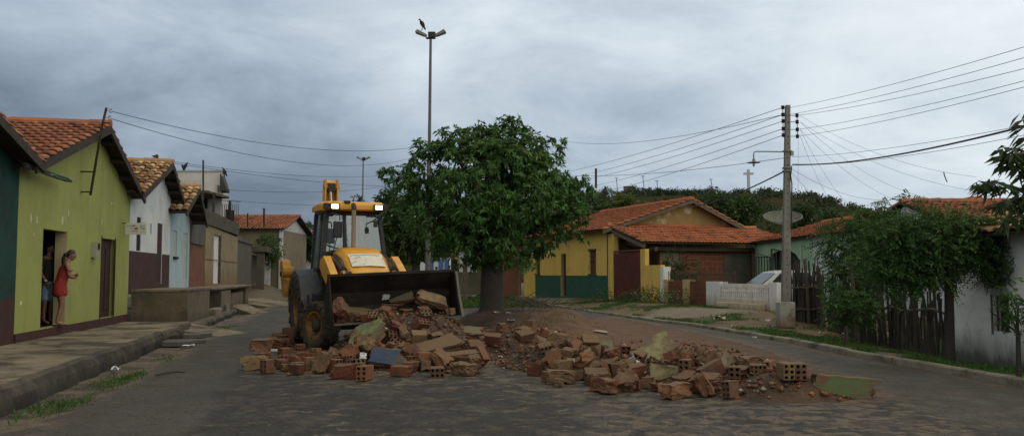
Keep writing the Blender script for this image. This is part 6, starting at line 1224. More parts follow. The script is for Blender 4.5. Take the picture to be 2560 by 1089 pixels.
# ------------------------------------------------------------------ far houses seen under the big tree
pv = at(1130, 700, 72)
def fbox(nm, label, px0, px1, ytop, Y, mats, band=None, extra=None):
    a, b = at(px0, 700, Y), at(px1, 700, Y); zt_ = at(px0, ytop, Y).z; h = thing(nm, label, 'house', ((a.x + b.x) / 2, Y, 0)); wall2d('front_wall', h, (a.x, Y, 0), (1, 0, 0), (0, -1, 0), [(0, 0), (b.x - a.x, 0), (b.x - a.x, zt_), (0, zt_)], [], mats, mi_band=band, depth=.3)
    MB().prism([(a.x, Y + .31, 0), (b.x, Y + .31, 0), (b.x, Y + 7, 0), (a.x, Y + 7, 0)], (0, 0, zt_ - .05)).build('rear_wall', mats[0], h)
    return h, a, b, zt_
fw = pm('far_white', (.55, .58, .62), (.48, .5, .54), .8, .9, .1); fy = pm('far_cream_yellow', (.50, .40, .19), (.42, .33, .16), .8, .9, .1); fb = pm('far_blue_stripe', (.08, .13, .32), None, 1)
h, a, b, zt_ = fbox('blue_striped_house', 'far white house with blue vertical stripes under the tree behind the bucket', 1050, 1122, 640, 76, [fw])
for px in (1078, 1102, 1117): q = at(px, 700, 75.9); MB().box((q.x, 75.97, zt_ / 2 - .1), (.42, .06, zt_ - .3)).build('blue_stripe', fb, h)
MB().prism([(a.x - .2, 75.8, zt_), (b.x + .2, 75.8, zt_), (b.x + .2, 83, zt_ + 1.3), (a.x - .2, 83, zt_ + 1.3)], (0, 0, .15)).build('roof', tileC, h)
h, a, b, zt_ = fbox('cream_house', 'far narrow cream yellow house with dark openings left of the big trunk', 1127, 1147, 615, 62, [fy, pm('far_tan_base', (.22, .175, .12), None, 1)], at(1137, 658, 62).z)
q = at(1138, 660, 61.9); MB().box((q.x, 61.95, 1.5), (.26, .08, 2.2)).build('door', dark, h); q = at(1131, 650, 61.9); MB().box((q.x, 61.95, 2.0), (.2, .08, 1.2)).build('window', wood, h)
MB().prism([(a.x - .2, 61.8, zt_), (b.x + .2, 61.8, zt_), (b.x + .2, 66, zt_ + 1.2), (a.x - .2, 66, zt_ + 1.2)], (0, 0, .15)).build('roof', tileC, h)
h, a, b, zt_ = fbox('white_far_house', 'far white wall with low olive garden wall between cream house and big trunk', 1148, 1182, 625, 60, [fw])
MB().box(((a.x + b.x) / 2 + .2, 58.5, .95), (b.x - a.x + 1.4, .3, 1.5)).build('garden_wall', pm('olive_wall', (.12, .11, .075), (.08, .075, .05), 1.5), h); MB().prism([(a.x - .2, 59.8, zt_), (b.x + .2, 59.8, zt_), (b.x + .2, 65, zt_ + 1.2), (a.x - .2, 65, zt_ + 1.2)], (0, 0, .15)).build('roof', tileC, h)
h, a, b, zt_ = fbox('brick_side_house', 'raw brick house wall between the big trunk and the yellow house', 1250, 1303, 575, 57, [pm('far_brick', (.20, .085, .05), (.14, .06, .038), 2, .9, .3, stain=(.25, .16, .10), stain_scale=.6)])
ps = thing('fence_post', 'grey wooden post standing on the grass behind the right bucket corner', 'post', (at(1163, 700, 48).x, 48, .1)); p = at(1163, 640, 48); MB().bar((p.x, 48, .1), p, .24, .2).build('post_shaft', woodl, ps)
yp = thing('yellow_side_wall', 'narrow yellow side wall left of the yellow house front', 'wall', C0 + FD * (fe + .6) + Vector((0, 0, zg))); slab('wall', yp, C0, FD, FN, fe + .02, zg - .3, fe + 2.0, 2.9, -.3, -.02, yl)
# ------------------------------------------------------------------ foliage: many small leaf faces through the crown's volume
def frames(dirs, rs):
    d = dirs / (np.linalg.norm(dirs, axis=1, keepdims=True) + 1e-9); r = rs.randn(len(d), 3); s = np.cross(d, r); s /= np.linalg.norm(s, axis=1, keepdims=True) + 1e-9
    return d, s, np.cross(s, d)
def leaves(P, D, L, Wd, tint, rs, droop=.25):
    """one folded, drooping leaf (two quads) for every point P along D"""
    d, s, n = frames(D, rs); L = np.asarray(L)[:, None]; Wd = np.asarray(Wd)[:, None]; g = np.array([0, 0, -1.0])
    m = P + d * L * .5 + g * L * droop * .12; e = P + d * L + g * L * droop * .5
    V = np.stack([P, m + s * Wd * .5 + n * Wd * .12, e, m - s * Wd * .5 + n * Wd * .12], 1).reshape(-1, 3)
    F = (np.arange(len(P)) * 4)[:, None] + np.array([0, 1, 2, 3])[None]
    return V, F, np.repeat(tint, 4, 0)
def blob_points(blobs, per, rs, shell=.75):
    """points inside ellipsoid clumps, denser near their surface; returns points, outward directions, depth 0..1"""
    P, N, Dp = [], [], []
    for (c, r) in blobs:
        r = np.array(r if hasattr(r, '__len__') else (r, r, r), float); k = max(6, int(per * (r[0] * r[1] * r[2]) ** (2 / 3)))
        u = rs.randn(k, 3); u /= np.linalg.norm(u, axis=1, keepdims=True); t = np.where(rs.rand(k) < shell, 1 - .35 * rs.rand(k) ** 1.5, rs.rand(k) ** .4)
        P.append(np.array(c)[None] + u * r * t[:, None]); N.append(u); Dp.append(t)
    return np.concatenate(P), np.concatenate(N), np.concatenate(Dp)
def crown(name, parent, blobs, per, mat, rs, kind='whorl', L=.2, W=.05, n=6, droop=.5, shade=.45, loc=None, tw=.25, gap=0):
    P, N, Dp = blob_points(blobs, per, rs)
    if gap: kp = vn(P[:, 0] * 1.0 + P[:, 1] * .6, P[:, 2] + 20, 1.5, 3) > gap; P, N, Dp = P[kp], N[kp], Dp[kp]
    k = len(P); ctr = np.mean([np.array(b[0]) for b in blobs], 0)
    tone = (.55 + .75 * rs.rand(k)) * (shade + (1 - shade) * np.clip((Dp - .4) / .6, 0, 1)); yel = rs.rand(k)  # inner leaves tinted darker, the crown's inner shade put into the colour
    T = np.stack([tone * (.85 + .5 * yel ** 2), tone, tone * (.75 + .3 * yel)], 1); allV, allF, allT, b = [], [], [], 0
    ax = N + rs.randn(k, 3) * .45 + np.array([0, 0, .25])
    if kind == 'whorl':                              # palmate rosettes of drooping leaflets
        d, s, m = frames(ax, rs)
        for j in range(n):
            a = 2 * np.pi * j / n + rs.rand(k) * .6; D = d * .45 + (s * np.cos(a)[:, None] + m * np.sin(a)[:, None]) + np.array([0, 0, -.25])
            V, F, t = leaves(P, D, L * (.7 + .6 * rs.rand(k)), W * (.8 + .5 * rs.rand(k)), T * (.8 + .4 * rs.rand(k))[:, None], rs, droop); allV.append(V); allF.append(F + b); allT.append(t); b += len(V)
    elif kind == 'pinnate':                          # feathery fronds: pairs of tiny leaflets along a rachis
        d, s, m = frames(ax * np.array([1, 1, .45]), rs); Lr = L * (.6 + .8 * rs.rand(k))
        for j in range(n):
            t_ = (j + .6) / n; base = P + d * (Lr * t_)[:, None] + np.array([0, 0, -1.0]) * (Lr * droop * t_ ** 2)[:, None]
            for sg in (-1, 1):
                V, F, t = leaves(base, s * sg + d * .55, Lr * tw * (1 - .5 * t_), W * np.ones(k), T * (.8 + .4 * rs.rand(k))[:, None], rs, .2); allV.append(V); allF.append(F + b); allT.append(t); b += len(V)
    else:
        for j in range(n):
            V, F, t = leaves(P + rs.randn(k, 3) * L * .5, ax + rs.randn(k, 3) * .7, L * (.6 + .8 * rs.rand(k)), W * (.8 + .4 * rs.rand(k)), T * (.8 + .4 * rs.rand(k))[:, None], rs, droop); allV.append(V); allF.append(F + b); allT.append(t); b += len(V)
    return npmesh(name, np.concatenate(allV), np.concatenate(allF), mat, parent, np.concatenate(allT), loc)
bark = pm('bark_dark', (.050, .042, .036), (.030, .026, .023), 3, .95, .8, .03, fine=14, streak=(.025, .022, .02), streak_scale=(9, 9, 1.2)); barkl = pm('bark_pale', (.10, .085, .065), (.065, .055, .042), 5, .9, .6, .02, fine=20)
def limbs(parent, base, blobs, r0, rs, mat, fork=.45, nmax=14, name='trunk', trunk=None):
    b = Vector(base); top = trunk or (b + Vector((0, 0, fork)))
    mb = MB(); mb.tube([b - Vector((0, 0, .15)), b, b.lerp(top, .15), b.lerp(top, .6), top], [r0 * 1.35, r0 * 1.18, r0 * 1.02, r0 * .94, r0 * .88], 14)
    pick = sorted(blobs, key=lambda q: -q[0][2])[:nmax] if len(blobs) > nmax else blobs
    for (c, r) in pick:
        c = Vector(c); m = top.lerp(c, .45) + Vector((rs.randn() * .12, rs.randn() * .12, .15)); mb.tube([top - Vector((0, 0, r0 * .5)), top.lerp(m, .5), m, c.lerp(m, .3), c], [r0 * .5, r0 * .36, r0 * .26, r0 * .16, r0 * .05], 7)
    return mb.build(name, mat, parent, smooth=True)
def pb(px, py, Y, rpx, dy=0, rz=None, ry=None):       # clump by its place and size in the photo at depth Y
    c = at(px, py, Y + dy); s = (Y + dy) / FPX; return (tuple(c), (rpx * s, (ry or rpx) * s, (rz or rpx) * s))
rs = np.random.RandomState(11)
gMain = leafmat('leaf_main', (.050, .128, .034), (.074, .155, .042)); gYel = leafmat('leaf_yellowish', (.050, .088, .022), (.034, .070, .020)); gFar = leafmat('leaf_far', (.036, .070, .024), (.028, .058, .022)); gFea = leafmat('leaf_feathery', (.042, .100, .030), (.060, .125, .035)); gDark = leafmat('leaf_dark', (.020, .040, .016), (.030, .052, .018)); gBri = leafmat('leaf_bright', (.055, .095, .022), (.04, .08, .02))
# ---- the big tree on the dug-out bed
TY = 25.2; tb = at(1230, 785, TY); tb.z = float(hm(tb.x, TY)) - .02
TR = thing('big_tree', 'big dense dark green tree with thick trunk on the dug out soil bed', 'tree', tb)
bl_ = [pb(1240, 470, TY, 165, 0, 130), pb(1110, 500, TY, 100), pb(1350, 490, TY, 95), pb(1180, 400, TY, 85), pb(1290, 395, TY, 85), pb(1100, 410, TY, 60, -.3), pb(1060, 380, TY, 36, -.2), pb(1130, 355, TY, 48), pb(1200, 350, TY, 52), pb(1270, 340, TY, 50), pb(1282, 308, TY, 20), pb(1272, 318, TY, 24), pb(1195, 318, TY, 20), pb(1222, 328, TY, 24), pb(1330, 365, TY, 42), pb(1375, 378, TY, 34), pb(1402, 356, TY, 15), pb(1112, 335, TY, 16), pb(1480, 470, TY, 12), pb(1385, 425, TY, 46), pb(1430, 448, TY, 34), pb(1455, 462, TY, 24), pb(1400, 500, TY, 60), pb(1440, 530, TY, 38, -.2), pb(1405, 560, TY, 46, -.3), pb(1350, 590, TY, 52), pb(1335, 622, TY, 28, -.2), pb(1270, 605, TY, 56, -.5), pb(1190, 625, TY, 44, -.4), pb(1155, 620, TY, 45), pb(1215, 560, TY, 90, -1.2), pb(1120, 560, TY, 70, -.6), pb(1060, 540, TY, 56), pb(1040, 470, TY, 52), pb(1010, 440, TY, 32), pb(978, 436, TY, 22), pb(960, 430, TY, 12), pb(1060, 430, TY, 50), pb(1300, 500, TY, 90, -1.2), pb(1180, 480, TY, 90, -1.3), pb(1250, 420, TY, 80, -.8), pb(1465, 588, TY, 18), pb(1110, 615, TY, 40), pb(1340, 430, TY, 50, -.5), pb(1010, 500, TY, 40, .3), pb(1245, 645, TY, 36, -.2), pb(1172, 655, TY, 22, .2)]
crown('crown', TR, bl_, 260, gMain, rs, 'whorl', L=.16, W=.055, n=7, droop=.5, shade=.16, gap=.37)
limbs(TR, tb, [b for b in bl_ if b[1][0] > .45], .345, rs, bark, trunk=at(1230, 650, TY))
# ---- trees behind it
def tree(label, base, blobs, per, mat, rs, r0, kind='whorl', L=.2, W=.06, n=5, group=None, name='tree', top=None, shade=.4, bmat=None, **k):
    b = Vector(base); t = thing(name, label, 'tree', b, 0, group); crown('crown', t, blobs, per, mat, rs, kind, L=L, W=W, n=n, shade=shade, **k); limbs(t, b, blobs, r0, rs, bmat or bark, trunk=top, nmax=8); return t
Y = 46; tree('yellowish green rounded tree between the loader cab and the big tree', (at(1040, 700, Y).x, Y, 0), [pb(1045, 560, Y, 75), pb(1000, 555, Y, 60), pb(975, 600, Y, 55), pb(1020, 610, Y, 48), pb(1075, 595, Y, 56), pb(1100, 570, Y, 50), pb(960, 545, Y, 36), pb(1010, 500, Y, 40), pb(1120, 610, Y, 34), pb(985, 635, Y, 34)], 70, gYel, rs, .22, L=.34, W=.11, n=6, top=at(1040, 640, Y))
Y = 70; tree('small dark tree top rising behind the loader cab right edge', (at(968, 700, Y).x, Y, 0), [pb(968, 490, Y, 24), pb(955, 500, Y, 18), pb(985, 500, Y, 22), pb(968, 520, Y, 26), pb(990, 540, Y, 30), pb(945, 545, Y, 20)], 60, gDark, rs, .2, L=.4, W=.15, n=5, top=at(968, 560, Y))
Y = 88; tree('tiny tree top at the foot of the far flood light post', (at(900, 700, Y).x, Y, 0), [pb(892, 498, Y, 10), pb(908, 498, Y, 11), pb(900, 507, Y, 14), pb(902, 540, Y, 16)], 60, gDark, rs, .2, L=.4, W=.15, n=5, top=at(900, 560, Y))
Y = 74; tree('round dark tree at the far end of the left street beside the loader', (at(752, 700, Y).x, Y, .3), [pb(758, 595, Y, 34), pb(738, 600, Y, 24), pb(775, 590, Y, 30), pb(765, 575, Y, 22), pb(748, 620, Y, 28), pb(780, 625, Y, 30), pb(800, 610, Y, 30), pb(732, 618, Y, 14)], 70, gFar, rs, .2, L=.34, W=.13, n=6, top=at(752, 650, Y))
Y = 66; tree('dim tree seen through the loader cab glass', (at(880, 700, Y).x, Y, 0), [pb(890, 600, Y, 55), pb(850, 620, Y, 40), pb(930, 590, Y, 50), pb(900, 640, Y, 45), pb(910, 560, Y, 32), pb(960, 610, Y, 45)], 60, gFar, rs, .2, L=.36, W=.14, n=6, top=at(880, 660, Y))
Y = 56; tree('leafy tree filling the gap left of the yellow house behind the big tree', (at(1330, 700, Y).x, Y, .2), [pb(1300, 545, Y, 60), pb(1360, 530, Y, 60), pb(1420, 520, Y, 50), pb(1250, 560, Y, 60), pb(1450, 540, Y, 36), pb(1200, 580, Y, 50)], 55, gDark, rs, .22, L=.34, W=.12, n=6, top=at(1330, 600, Y))
# creeper on the gate porch, small sapling before the yellow house
Yc = 60; c_ = FAC0 + FU * (e1 + 4.2) + FACN * .9; cp = thing('creeper', 'leafy green creeper spilling over the grey gate porch', 'plant', c_ + Vector((0, 0, 3)))
crown('foliage', cp, [(tuple(FAC0 + FU * (e1 + s2_) + FACN * .7 + Vector((0, 0, z))), r_) for s2_, z, r_ in ((1.2, 3.5, .55), (2.6, 3.6, .65), (4.2, 3.4, .75), (5.5, 3.0, .6), (6.8, 3.3, .7), (4.8, 2.5, .45), (8, 3.2, .5))], 150, gYel, rs, 'leaf', L=.22, W=.10, n=4)
Ys = 38; sb_ = at(1297, 738, Ys); sb_.z = .15; st_ = thing('sapling', 'slim forked young tree in front of the yellow house left of its door', 'tree', sb_)
crown('crown', st_, [pb(1300, 655, Ys, 26), pb(1318, 640, Ys, 22), pb(1285, 645, Ys, 20), pb(1330, 655, Ys, 14)], 160, gMain, rs, 'whorl', L=.2, W=.06, n=6)
mb = MB().tube([sb_, at(1297, 700, Ys), at(1296, 672, Ys)], [.06, .05, .045], 8)
for px, py in ((1283, 640), (1300, 635), (1320, 645)): mb.tube([at(1296, 674, Ys), at((1296 + px) / 2, 662, Ys), at(px, py, Ys)], [.04, .03, .015], 6)
mb.build('trunk', barkl, st_, smooth=True)
# ---- feathery trees and shrubs in front of the stick fence
def gz(x, y): return float(zverge(x, y))
def feather(label, px, Y, blobs, per, r0, topp, mat=gFea, L=.30, lean=None, name='feathery_tree', group=None, tw=.30, n=8, shade=.35):
    b = at(px, 800, Y); b.z = gz(b.x, Y); return tree(label, b, blobs, per, mat, rs, r0, 'pinnate', L=L, W=.028, n=n, top=topp, name=name, shade=shade, droop=.35, tw=tw, group=group)
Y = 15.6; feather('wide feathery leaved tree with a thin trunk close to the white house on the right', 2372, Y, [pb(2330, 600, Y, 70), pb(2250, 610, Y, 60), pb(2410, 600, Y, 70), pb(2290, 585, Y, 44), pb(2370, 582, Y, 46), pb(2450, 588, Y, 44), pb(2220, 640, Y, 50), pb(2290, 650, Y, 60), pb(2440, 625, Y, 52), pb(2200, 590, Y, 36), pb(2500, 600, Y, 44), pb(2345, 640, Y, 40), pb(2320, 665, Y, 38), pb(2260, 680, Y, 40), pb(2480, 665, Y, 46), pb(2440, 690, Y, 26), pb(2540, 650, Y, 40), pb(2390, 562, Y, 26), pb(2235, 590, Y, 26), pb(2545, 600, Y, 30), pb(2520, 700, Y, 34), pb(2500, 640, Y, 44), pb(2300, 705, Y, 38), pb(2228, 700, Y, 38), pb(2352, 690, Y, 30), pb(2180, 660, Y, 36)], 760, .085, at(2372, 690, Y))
Y = 21; feather('tall dark feathery shrub behind the slim trunk stump, rising over the roof edge', 2150, Y, [pb(2150, 640, Y, 70), pb(2110, 600, Y, 52), pb(2180, 590, Y, 60), pb(2140, 690, Y, 62), pb(2195, 560, Y, 34), pb(2160, 570, Y, 30), pb(2228, 520, Y, 17), pb(2268, 500, Y, 14), pb(2190, 530, Y, 14), pb(2140, 545, Y, 14), pb(2080, 620, Y, 24), pb(2215, 640, Y, 55), pb(2120, 720, Y, 40), pb(2225, 570, Y, 36)], 560, .06, at(2150, 700, Y), mat=gFea, L=.36)
Y = 19.5; feather('low bright feathery bush before the gap of the stick fence', 2115, Y, [pb(2110, 775, Y, 42), pb(2080, 770, Y, 30), pb(2150, 765, Y, 36), pb(2175, 780, Y, 28), pb(2115, 745, Y, 30), pb(2095, 795, Y, 26), pb(2150, 800, Y, 22)], 620, .03, at(2115, 790, Y), mat=gFea, L=.24, name='feathery_bush')
Y = 12.6; feather('thin feathery sapling at the right edge before the white house window', 2542, Y, [pb(2545, 760, Y, 30), pb(2560, 790, Y, 34), pb(2530, 740, Y, 22), pb(2575, 740, Y, 40), pb(2515, 775, Y, 20), pb(2545, 820, Y, 20)], 430, .035, at(2545, 830, Y), L=.22, name='sapling')
sp_ = thing('wooden_stake', 'thin pale wooden stake in the grass beside the right kerb', 'stake', gr(2117, 872, .05)); b_ = gr(2117, 872, .03); MB().tube([b_, b_ + Vector((.01, 0, .38)), b_ + Vector((-.02, 0, .45))], [.028, .024, .018], 6).build('stake', barkl, sp_); MB().tube([b_ + Vector((-.05, 0, 0)), b_ + Vector((-.04, 0, .42))], .012, 5).build('twig', barkl, sp_)
# overhanging branch of large lance leaves, top right
Yb2 = 9.2; br = thing('leafy_branch_tree', 'tree at the right edge with branches of large lance shaped leaves against the sky', 'tree', (6.6, 9.0, 0))
mb = MB().tube([(6.75, 9.1, -.1), (6.7, 9.1, 1.2), at(2640, 560, 9.1), at(2600, 500, Yb2)], [.07, .06, .05, .035], 8); tw_ = []
for pts in (((2600, 500), (2540, 470), (2490, 455), (2452, 462)), ((2600, 500), (2560, 430), (2530, 395), (2505, 375)), ((2600, 470), (2580, 380), (2560, 300)), ((2600, 510), (2540, 500), (2500, 505)), ((2600, 520), (2560, 540), (2520, 550)), ((2600, 400), (2570, 385), (2530, 385))):
    q = [at(px, py, Yb2 + .15 * math.sin(i * 2.1)) for i, (px, py) in enumerate(pts)]; mb.tube(q, [.028, .018, .012, .006][:len(q)], 6)
    for a, b in zip(q, q[1:]): tw_ += [a.lerp(b, t) for t in (0.2, .5, .8, 1)]
mb.build('branches', barkl, br, smooth=True)
P, D = [], []
for t in tw_:
    for j in range(7): P.append(np.array(t) + rs.randn(3) * .035); D.append(np.array((rs.randn() * .8 - .25, rs.randn() * .8, -.75 + .7 * rs.rand())))
P, D = np.array(P), np.array(D); k = len(P); V, F, T = leaves(P, D, .13 + .09 * rs.rand(k), .035 + .02 * rs.rand(k), np.repeat((.6 + .7 * rs.rand(k))[:, None], 3, 1), rs, .5); npmesh('crown', V, F, leafmat('leaf_lance', (.026, .048, .022), (.034, .06, .024)), br, T)
# garden shrubs behind the brick wall and beside the yellow wall
Y = 38.5; tree('bushy garden shrub behind the low brick wall before the brick house', (at(1700, 700, Y).x, Y, .3), [pb(1690, 655, Y, 28), pb(1720, 675, Y, 28), pb(1670, 680, Y, 22), pb(1700, 690, Y, 28), pb(1745, 690, Y, 18)], 130, gDark, rs, .04, 'leaf', .2, .07, 5, name='shrub', top=at(1700, 690, Y))
p = W0 + WD * (s3 - 1.0) + WN * .9
for k_, (px, py, Y, rr, lb) in enumerate(((1615, 738, 37.5, 22, 'flowering weed clump at the foot of the yellow stepped wall'), (1680, 752, 34.5, 20, 'flowering weed clump before the low brick wall piers'), (1585, 745, 38.5, 14, 'small weed clump at the foot of the maroon gate'), (1500, 748, 40.5, 12, 'grass tuft at the corner of the green painted band'))):
    c_ = at(px, py, Y); z_ = gz(c_.x, Y); b_ = (c_.x, Y, z_); w_ = thing('weed_clump', lb, 'weeds', b_); crown('foliage', w_, [((c_.x - .25, Y, z_ + .25), (.4 * rr / 20, .3, .35 * rr / 20)), ((c_.x + .25, Y + .1, z_ + .3), (.4 * rr / 20, .3, .42 * rr / 20)), ((c_.x + .6 * rr / 20, Y, z_ + .15), (.3, .25, .25))], 420, gFea, rs, 'leaf', .16, .035, 3)
    if k_ < 2:
        mb = MB()
        for j in range(16): q = Vector((c_.x + rs.randn() * .3, Y - .25 - .1 * rs.rand(), z_ + .15 + .45 * rs.rand())); mb.lathe([(.001, -.015), (.028, 0), (.001, .015)], q, 5)
        mb.build('blossoms', pm('blossom', (.5, .45, .4), None, 9), w_)
# ---- grass on the verges, gutter tufts: uncountable blades
def grass(name, pts, h, mat, rs, wide=.012, label=None):
    k = len(pts); D = np.stack([rs.randn(k) * .45, rs.randn(k) * .45, np.ones(k)], 1); tone = .5 + .8 * rs.rand(k); T = np.stack([tone * (.9 + .3 * rs.rand(k)), tone, tone * .8], 1)
    V, F, t = leaves(pts, D, h * (.5 + rs.rand(k)), wide * (.7 + .6 * rs.rand(k)), T, rs, .4); o = npmesh(name, V, F, mat, None, t, loc=(float(pts[:, 0].mean()), float(pts[:, 1].mean()), 0)); return tag(o, label, 'grass' if label else None, kind='stuff')
n_ = 120000; yy = 11 + 33 * rs.rand(n_) ** 1.2; tt_ = .18 + 7 * rs.rand(n_) ** 1.1; xx = rk(yy) + tt_; nn_ = vn(xx, yy, .9, 5); nf_ = vn(xx + 30, yy, 3.0, 5); pv_ = poly_mask(xx, yy, PAVE, .3); keep = (nn_ + .35 * (nf_ - .5) < .575) & (rs.rand(n_) > pv_) & (rs.rand(n_) < sst(vn(xx * 1.0 + 17, yy, 1.3, 4), .40, .60) + .06)
xx, yy = xx[keep], yy[keep]; grass('grass', np.stack([xx, yy, zverge(xx, yy) - .01], 1), .10, gFea, rs, .016, 'ragged green grass growing over the right hand verge')
cl_ = []
for (px, py, n1, sp) in ((285, 952, 420, 1.0), (330, 940, 300, .6), (130, 1015, 260, .7), (190, 1005, 160, .6), (90, 1020, 100, .8), (420, 895, 90, .8)):
    c = gr(px, py, 0)
    a = rs.randn(n1, 2) * sp * np.array([.16, .55]); cl_.append(np.stack([c.x + a[:, 0] - .207 * a[:, 1], c.y + a[:, 1], np.full(n1, -.03)], 1))
for (px, py, n1, sx_, sy_, z) in ((478, 800, 700, .18, .9, .12), (690, 735, 1200, .5, 2.5, .1), (560, 815, 300, .25, .5, .02), (640, 760, 500, .3, 2, .05), (470, 815, 500, .15, .5, .0)):
    c = gr(px, py, z); a = rs.randn(n1, 2) * np.array([sx_, sy_]); cl_.append(np.stack([c.x + a[:, 0], c.y + a[:, 1], np.full(n1, z - .05)], 1))
grass('grass', np.concatenate(cl_), .075, gFea, rs, .014, 'short bright grass tufts in the left gutter and along its platforms')
n1 = 6000; xx = at(1180, 700, 46).x + rs.randn(n1) * 1.6; yy = 40 + 16 * rs.rand(n1); grass('grass', np.stack([xx, yy, np.full(n1, -.02)], 1), .28, gBri, rs, .05, 'bright grass patch far behind the bucket beside the trunk')
n1 = 2500; a = rs.rand(n1, 2); xx = -2.2 + 4.6 * a[:, 0]; yy = 20.5 + 8 * a[:, 1]; k_ = vn(xx + 90, yy, 1.6, 4) > .54; xx, yy = xx[k_], yy[k_]; grass('grass', np.stack([xx, yy, hm(xx, yy) - .01], 1), .08, gDark, rs, .014, 'sparse dark weeds on the soil around the big tree')
# ---- stick fence: every stake its own part of the fence
stk = pm('stake_grey', (.060, .052, .045), (.034, .030, .027), 6, .95, .5, .01, fine=30, streak=(.03, .026, .023))
def fence(label, pts, n, h, rails, rs, lean=.05):
    P = [Vector(p) for p in pts]; f = thing('stick_fence', label, 'fence', P[0]); seg = [(b - a).length for a, b in zip(P, P[1:])]; tot = sum(seg)
    def pos(t):
        d = t * tot
        for a, b, L in zip(P, P[1:], seg):
            if d <= L: return a.lerp(b, d / L)
            d -= L
        return P[-1]
    for k in range(n):
        p = pos((k + .5 * rs.rand()) / n); p.x += rs.randn() * .03; hh = h * (.70 + .52 * rs.rand()); r_ = .018 + .022 * rs.rand(); l = Vector((rs.randn() * lean, rs.randn() * lean, 0)); p.z = gz(p.x, p.y) - .05
        MB().tube([p, p + l * .5 * hh + Vector((rs.randn() * .012, 0, hh * .5)), p + l * hh + Vector((0, 0, hh))], [r_ * 1.1, r_, r_ * .75], 6).build('stake', stk, f)
    for (t0_, t1_, z) in rails:
        q = [pos(t0_ + (t1_ - t0_) * i / 6) + Vector((-.08, -.03, z + .04 * rs.randn())) for i in range(7)]; MB().tube(q, [.032] * 3 + [.028] * 4, 6).build('rail', barkl, f)
    return f
gz0 = lambda px, py, Y: Vector((at(px, py, Y).x, Y, 0))
fence('tall dense stick fence right of the white wall and concrete pole', [gz0(1978, 760, 26.6), gz0(2045, 765, 25.4), gz0(2062, 770, 24.6)], 46, 1.55, ((0, 1, .55), (0, .9, 1.15)), rs, .05)
fence('long dark stick fence behind the feathery trees ending at the white house corner', [gz0(2075, 770, 24.2), gz0(2200, 800, 20.6), gz0(2300, 850, 18.3), gz0(2388, 880, 16.9)], 100, 1.55, ((.42, 1, .78), (.1, .5, 1.15)), rs, .085)
for px, Y, z0_, z1_, lb in ((2135, 20.4, -.05, 1.75, 'thick pale stump post standing among the dark feathery shrub'), (2018, 25.6, 0, 2.0, 'forked crooked stick post rising above the tall stick fence')):
    b_ = gz0(px, 700, Y); t = thing('stump_post', lb, 'post', b_); MB().tube([b_ + Vector((.05, 0, z0_)), b_ + Vector((0, 0, (z0_ + z1_) / 2)), b_ + Vector((-.06, 0, z1_))], [.06, .05, .045], 8).build('post_shaft', barkl, t)
# ---- hill with its scrub, cross, masts, palm
hp = [(1380, 520), (1440, 492), (1480, 480), (1560, 472), (1640, 474), (1720, 476), (1800, 474), (1880, 472), (1950, 480), (2000, 502), (2040, 530), (2080, 550), (2140, 562), (2260, 575), (2500, 600)]
HY = 330; xs = np.linspace(at(1100, 600, HY).x, at(2700, 600, HY).x, 90); prof_x = [at(a, b, HY).x for a, b in hp]; prof_z = [at(a, b, HY).z for a, b in hp]
zt = np.interp(xs, prof_x, prof_z, left=at(1100, 560, HY).z, right=prof_z[-1]) - 2.6; V, T = [], []
rows_ = np.linspace(0, 1, 26)
for r_ in rows_:
    yk = HY - 190 * (1 - r_); h_ = sst(r_, -.1, 1.0) ** 1.1; V.append(np.stack([xs, np.full_like(xs, yk), zt * h_ * (1 + .10 * (vn(xs, xs * 0 + yk, .03) - .5)) - 2 * (1 - r_)], 1))
V.append(np.stack([xs, np.full_like(xs, HY + 160), zt * .6], 1)); V = np.concatenate(V); c_ = len(xs); i = np.arange(26 * c_).reshape(26, c_)[:, :-1].ravel(); F = np.stack([i, i + 1, i + c_ + 1, i + c_], 1)
hl = npmesh('hill', V, F, pm('hill_earth', (.040, .036, .020), (.026, .032, .016), .06, 1, .3, spec=0, stain=(.06, .034, .022), stain_scale=.045, stain_lo=.58, stain_hi=.68), smooth=True); hl['kind'] = 'structure'
n_ = 2600; xx = xs[0] + (xs[-1] - xs[0]) * rs.rand(n_); rr_ = rs.rand(n_) ** .8; yk = HY - 190 * (1 - rr_); zz_ = np.interp(xx, xs, zt) * sst(rr_, -.1, 1.0) ** 1.1 - 2 * (1 - rr_); keep = vn(xx, yk, .05, 4) > .42
sc_ = .8 + 1.3 * rs.rand(n_); bl2 = [((xx[j], yk[j], zz_[j] + .15 * sc_[j]), (sc_[j] * 1.2, sc_[j], sc_[j] * .85)) for j in range(n_) if keep[j]]
o = crown('scrub', None, bl2, 11, leafmat('leaf_hill', (.024, .040, .020), (.036, .050, .022), .15), rs, 'leaf', L=.75, W=.42, n=5, loc=(60, 250, 20), shade=.3); tag(o, 'dark green scrub covering the hill behind the houses', 'scrub', kind='stuff')
def hp_z(px): return float(np.interp(at(px, 480, HY).x, xs, zt))
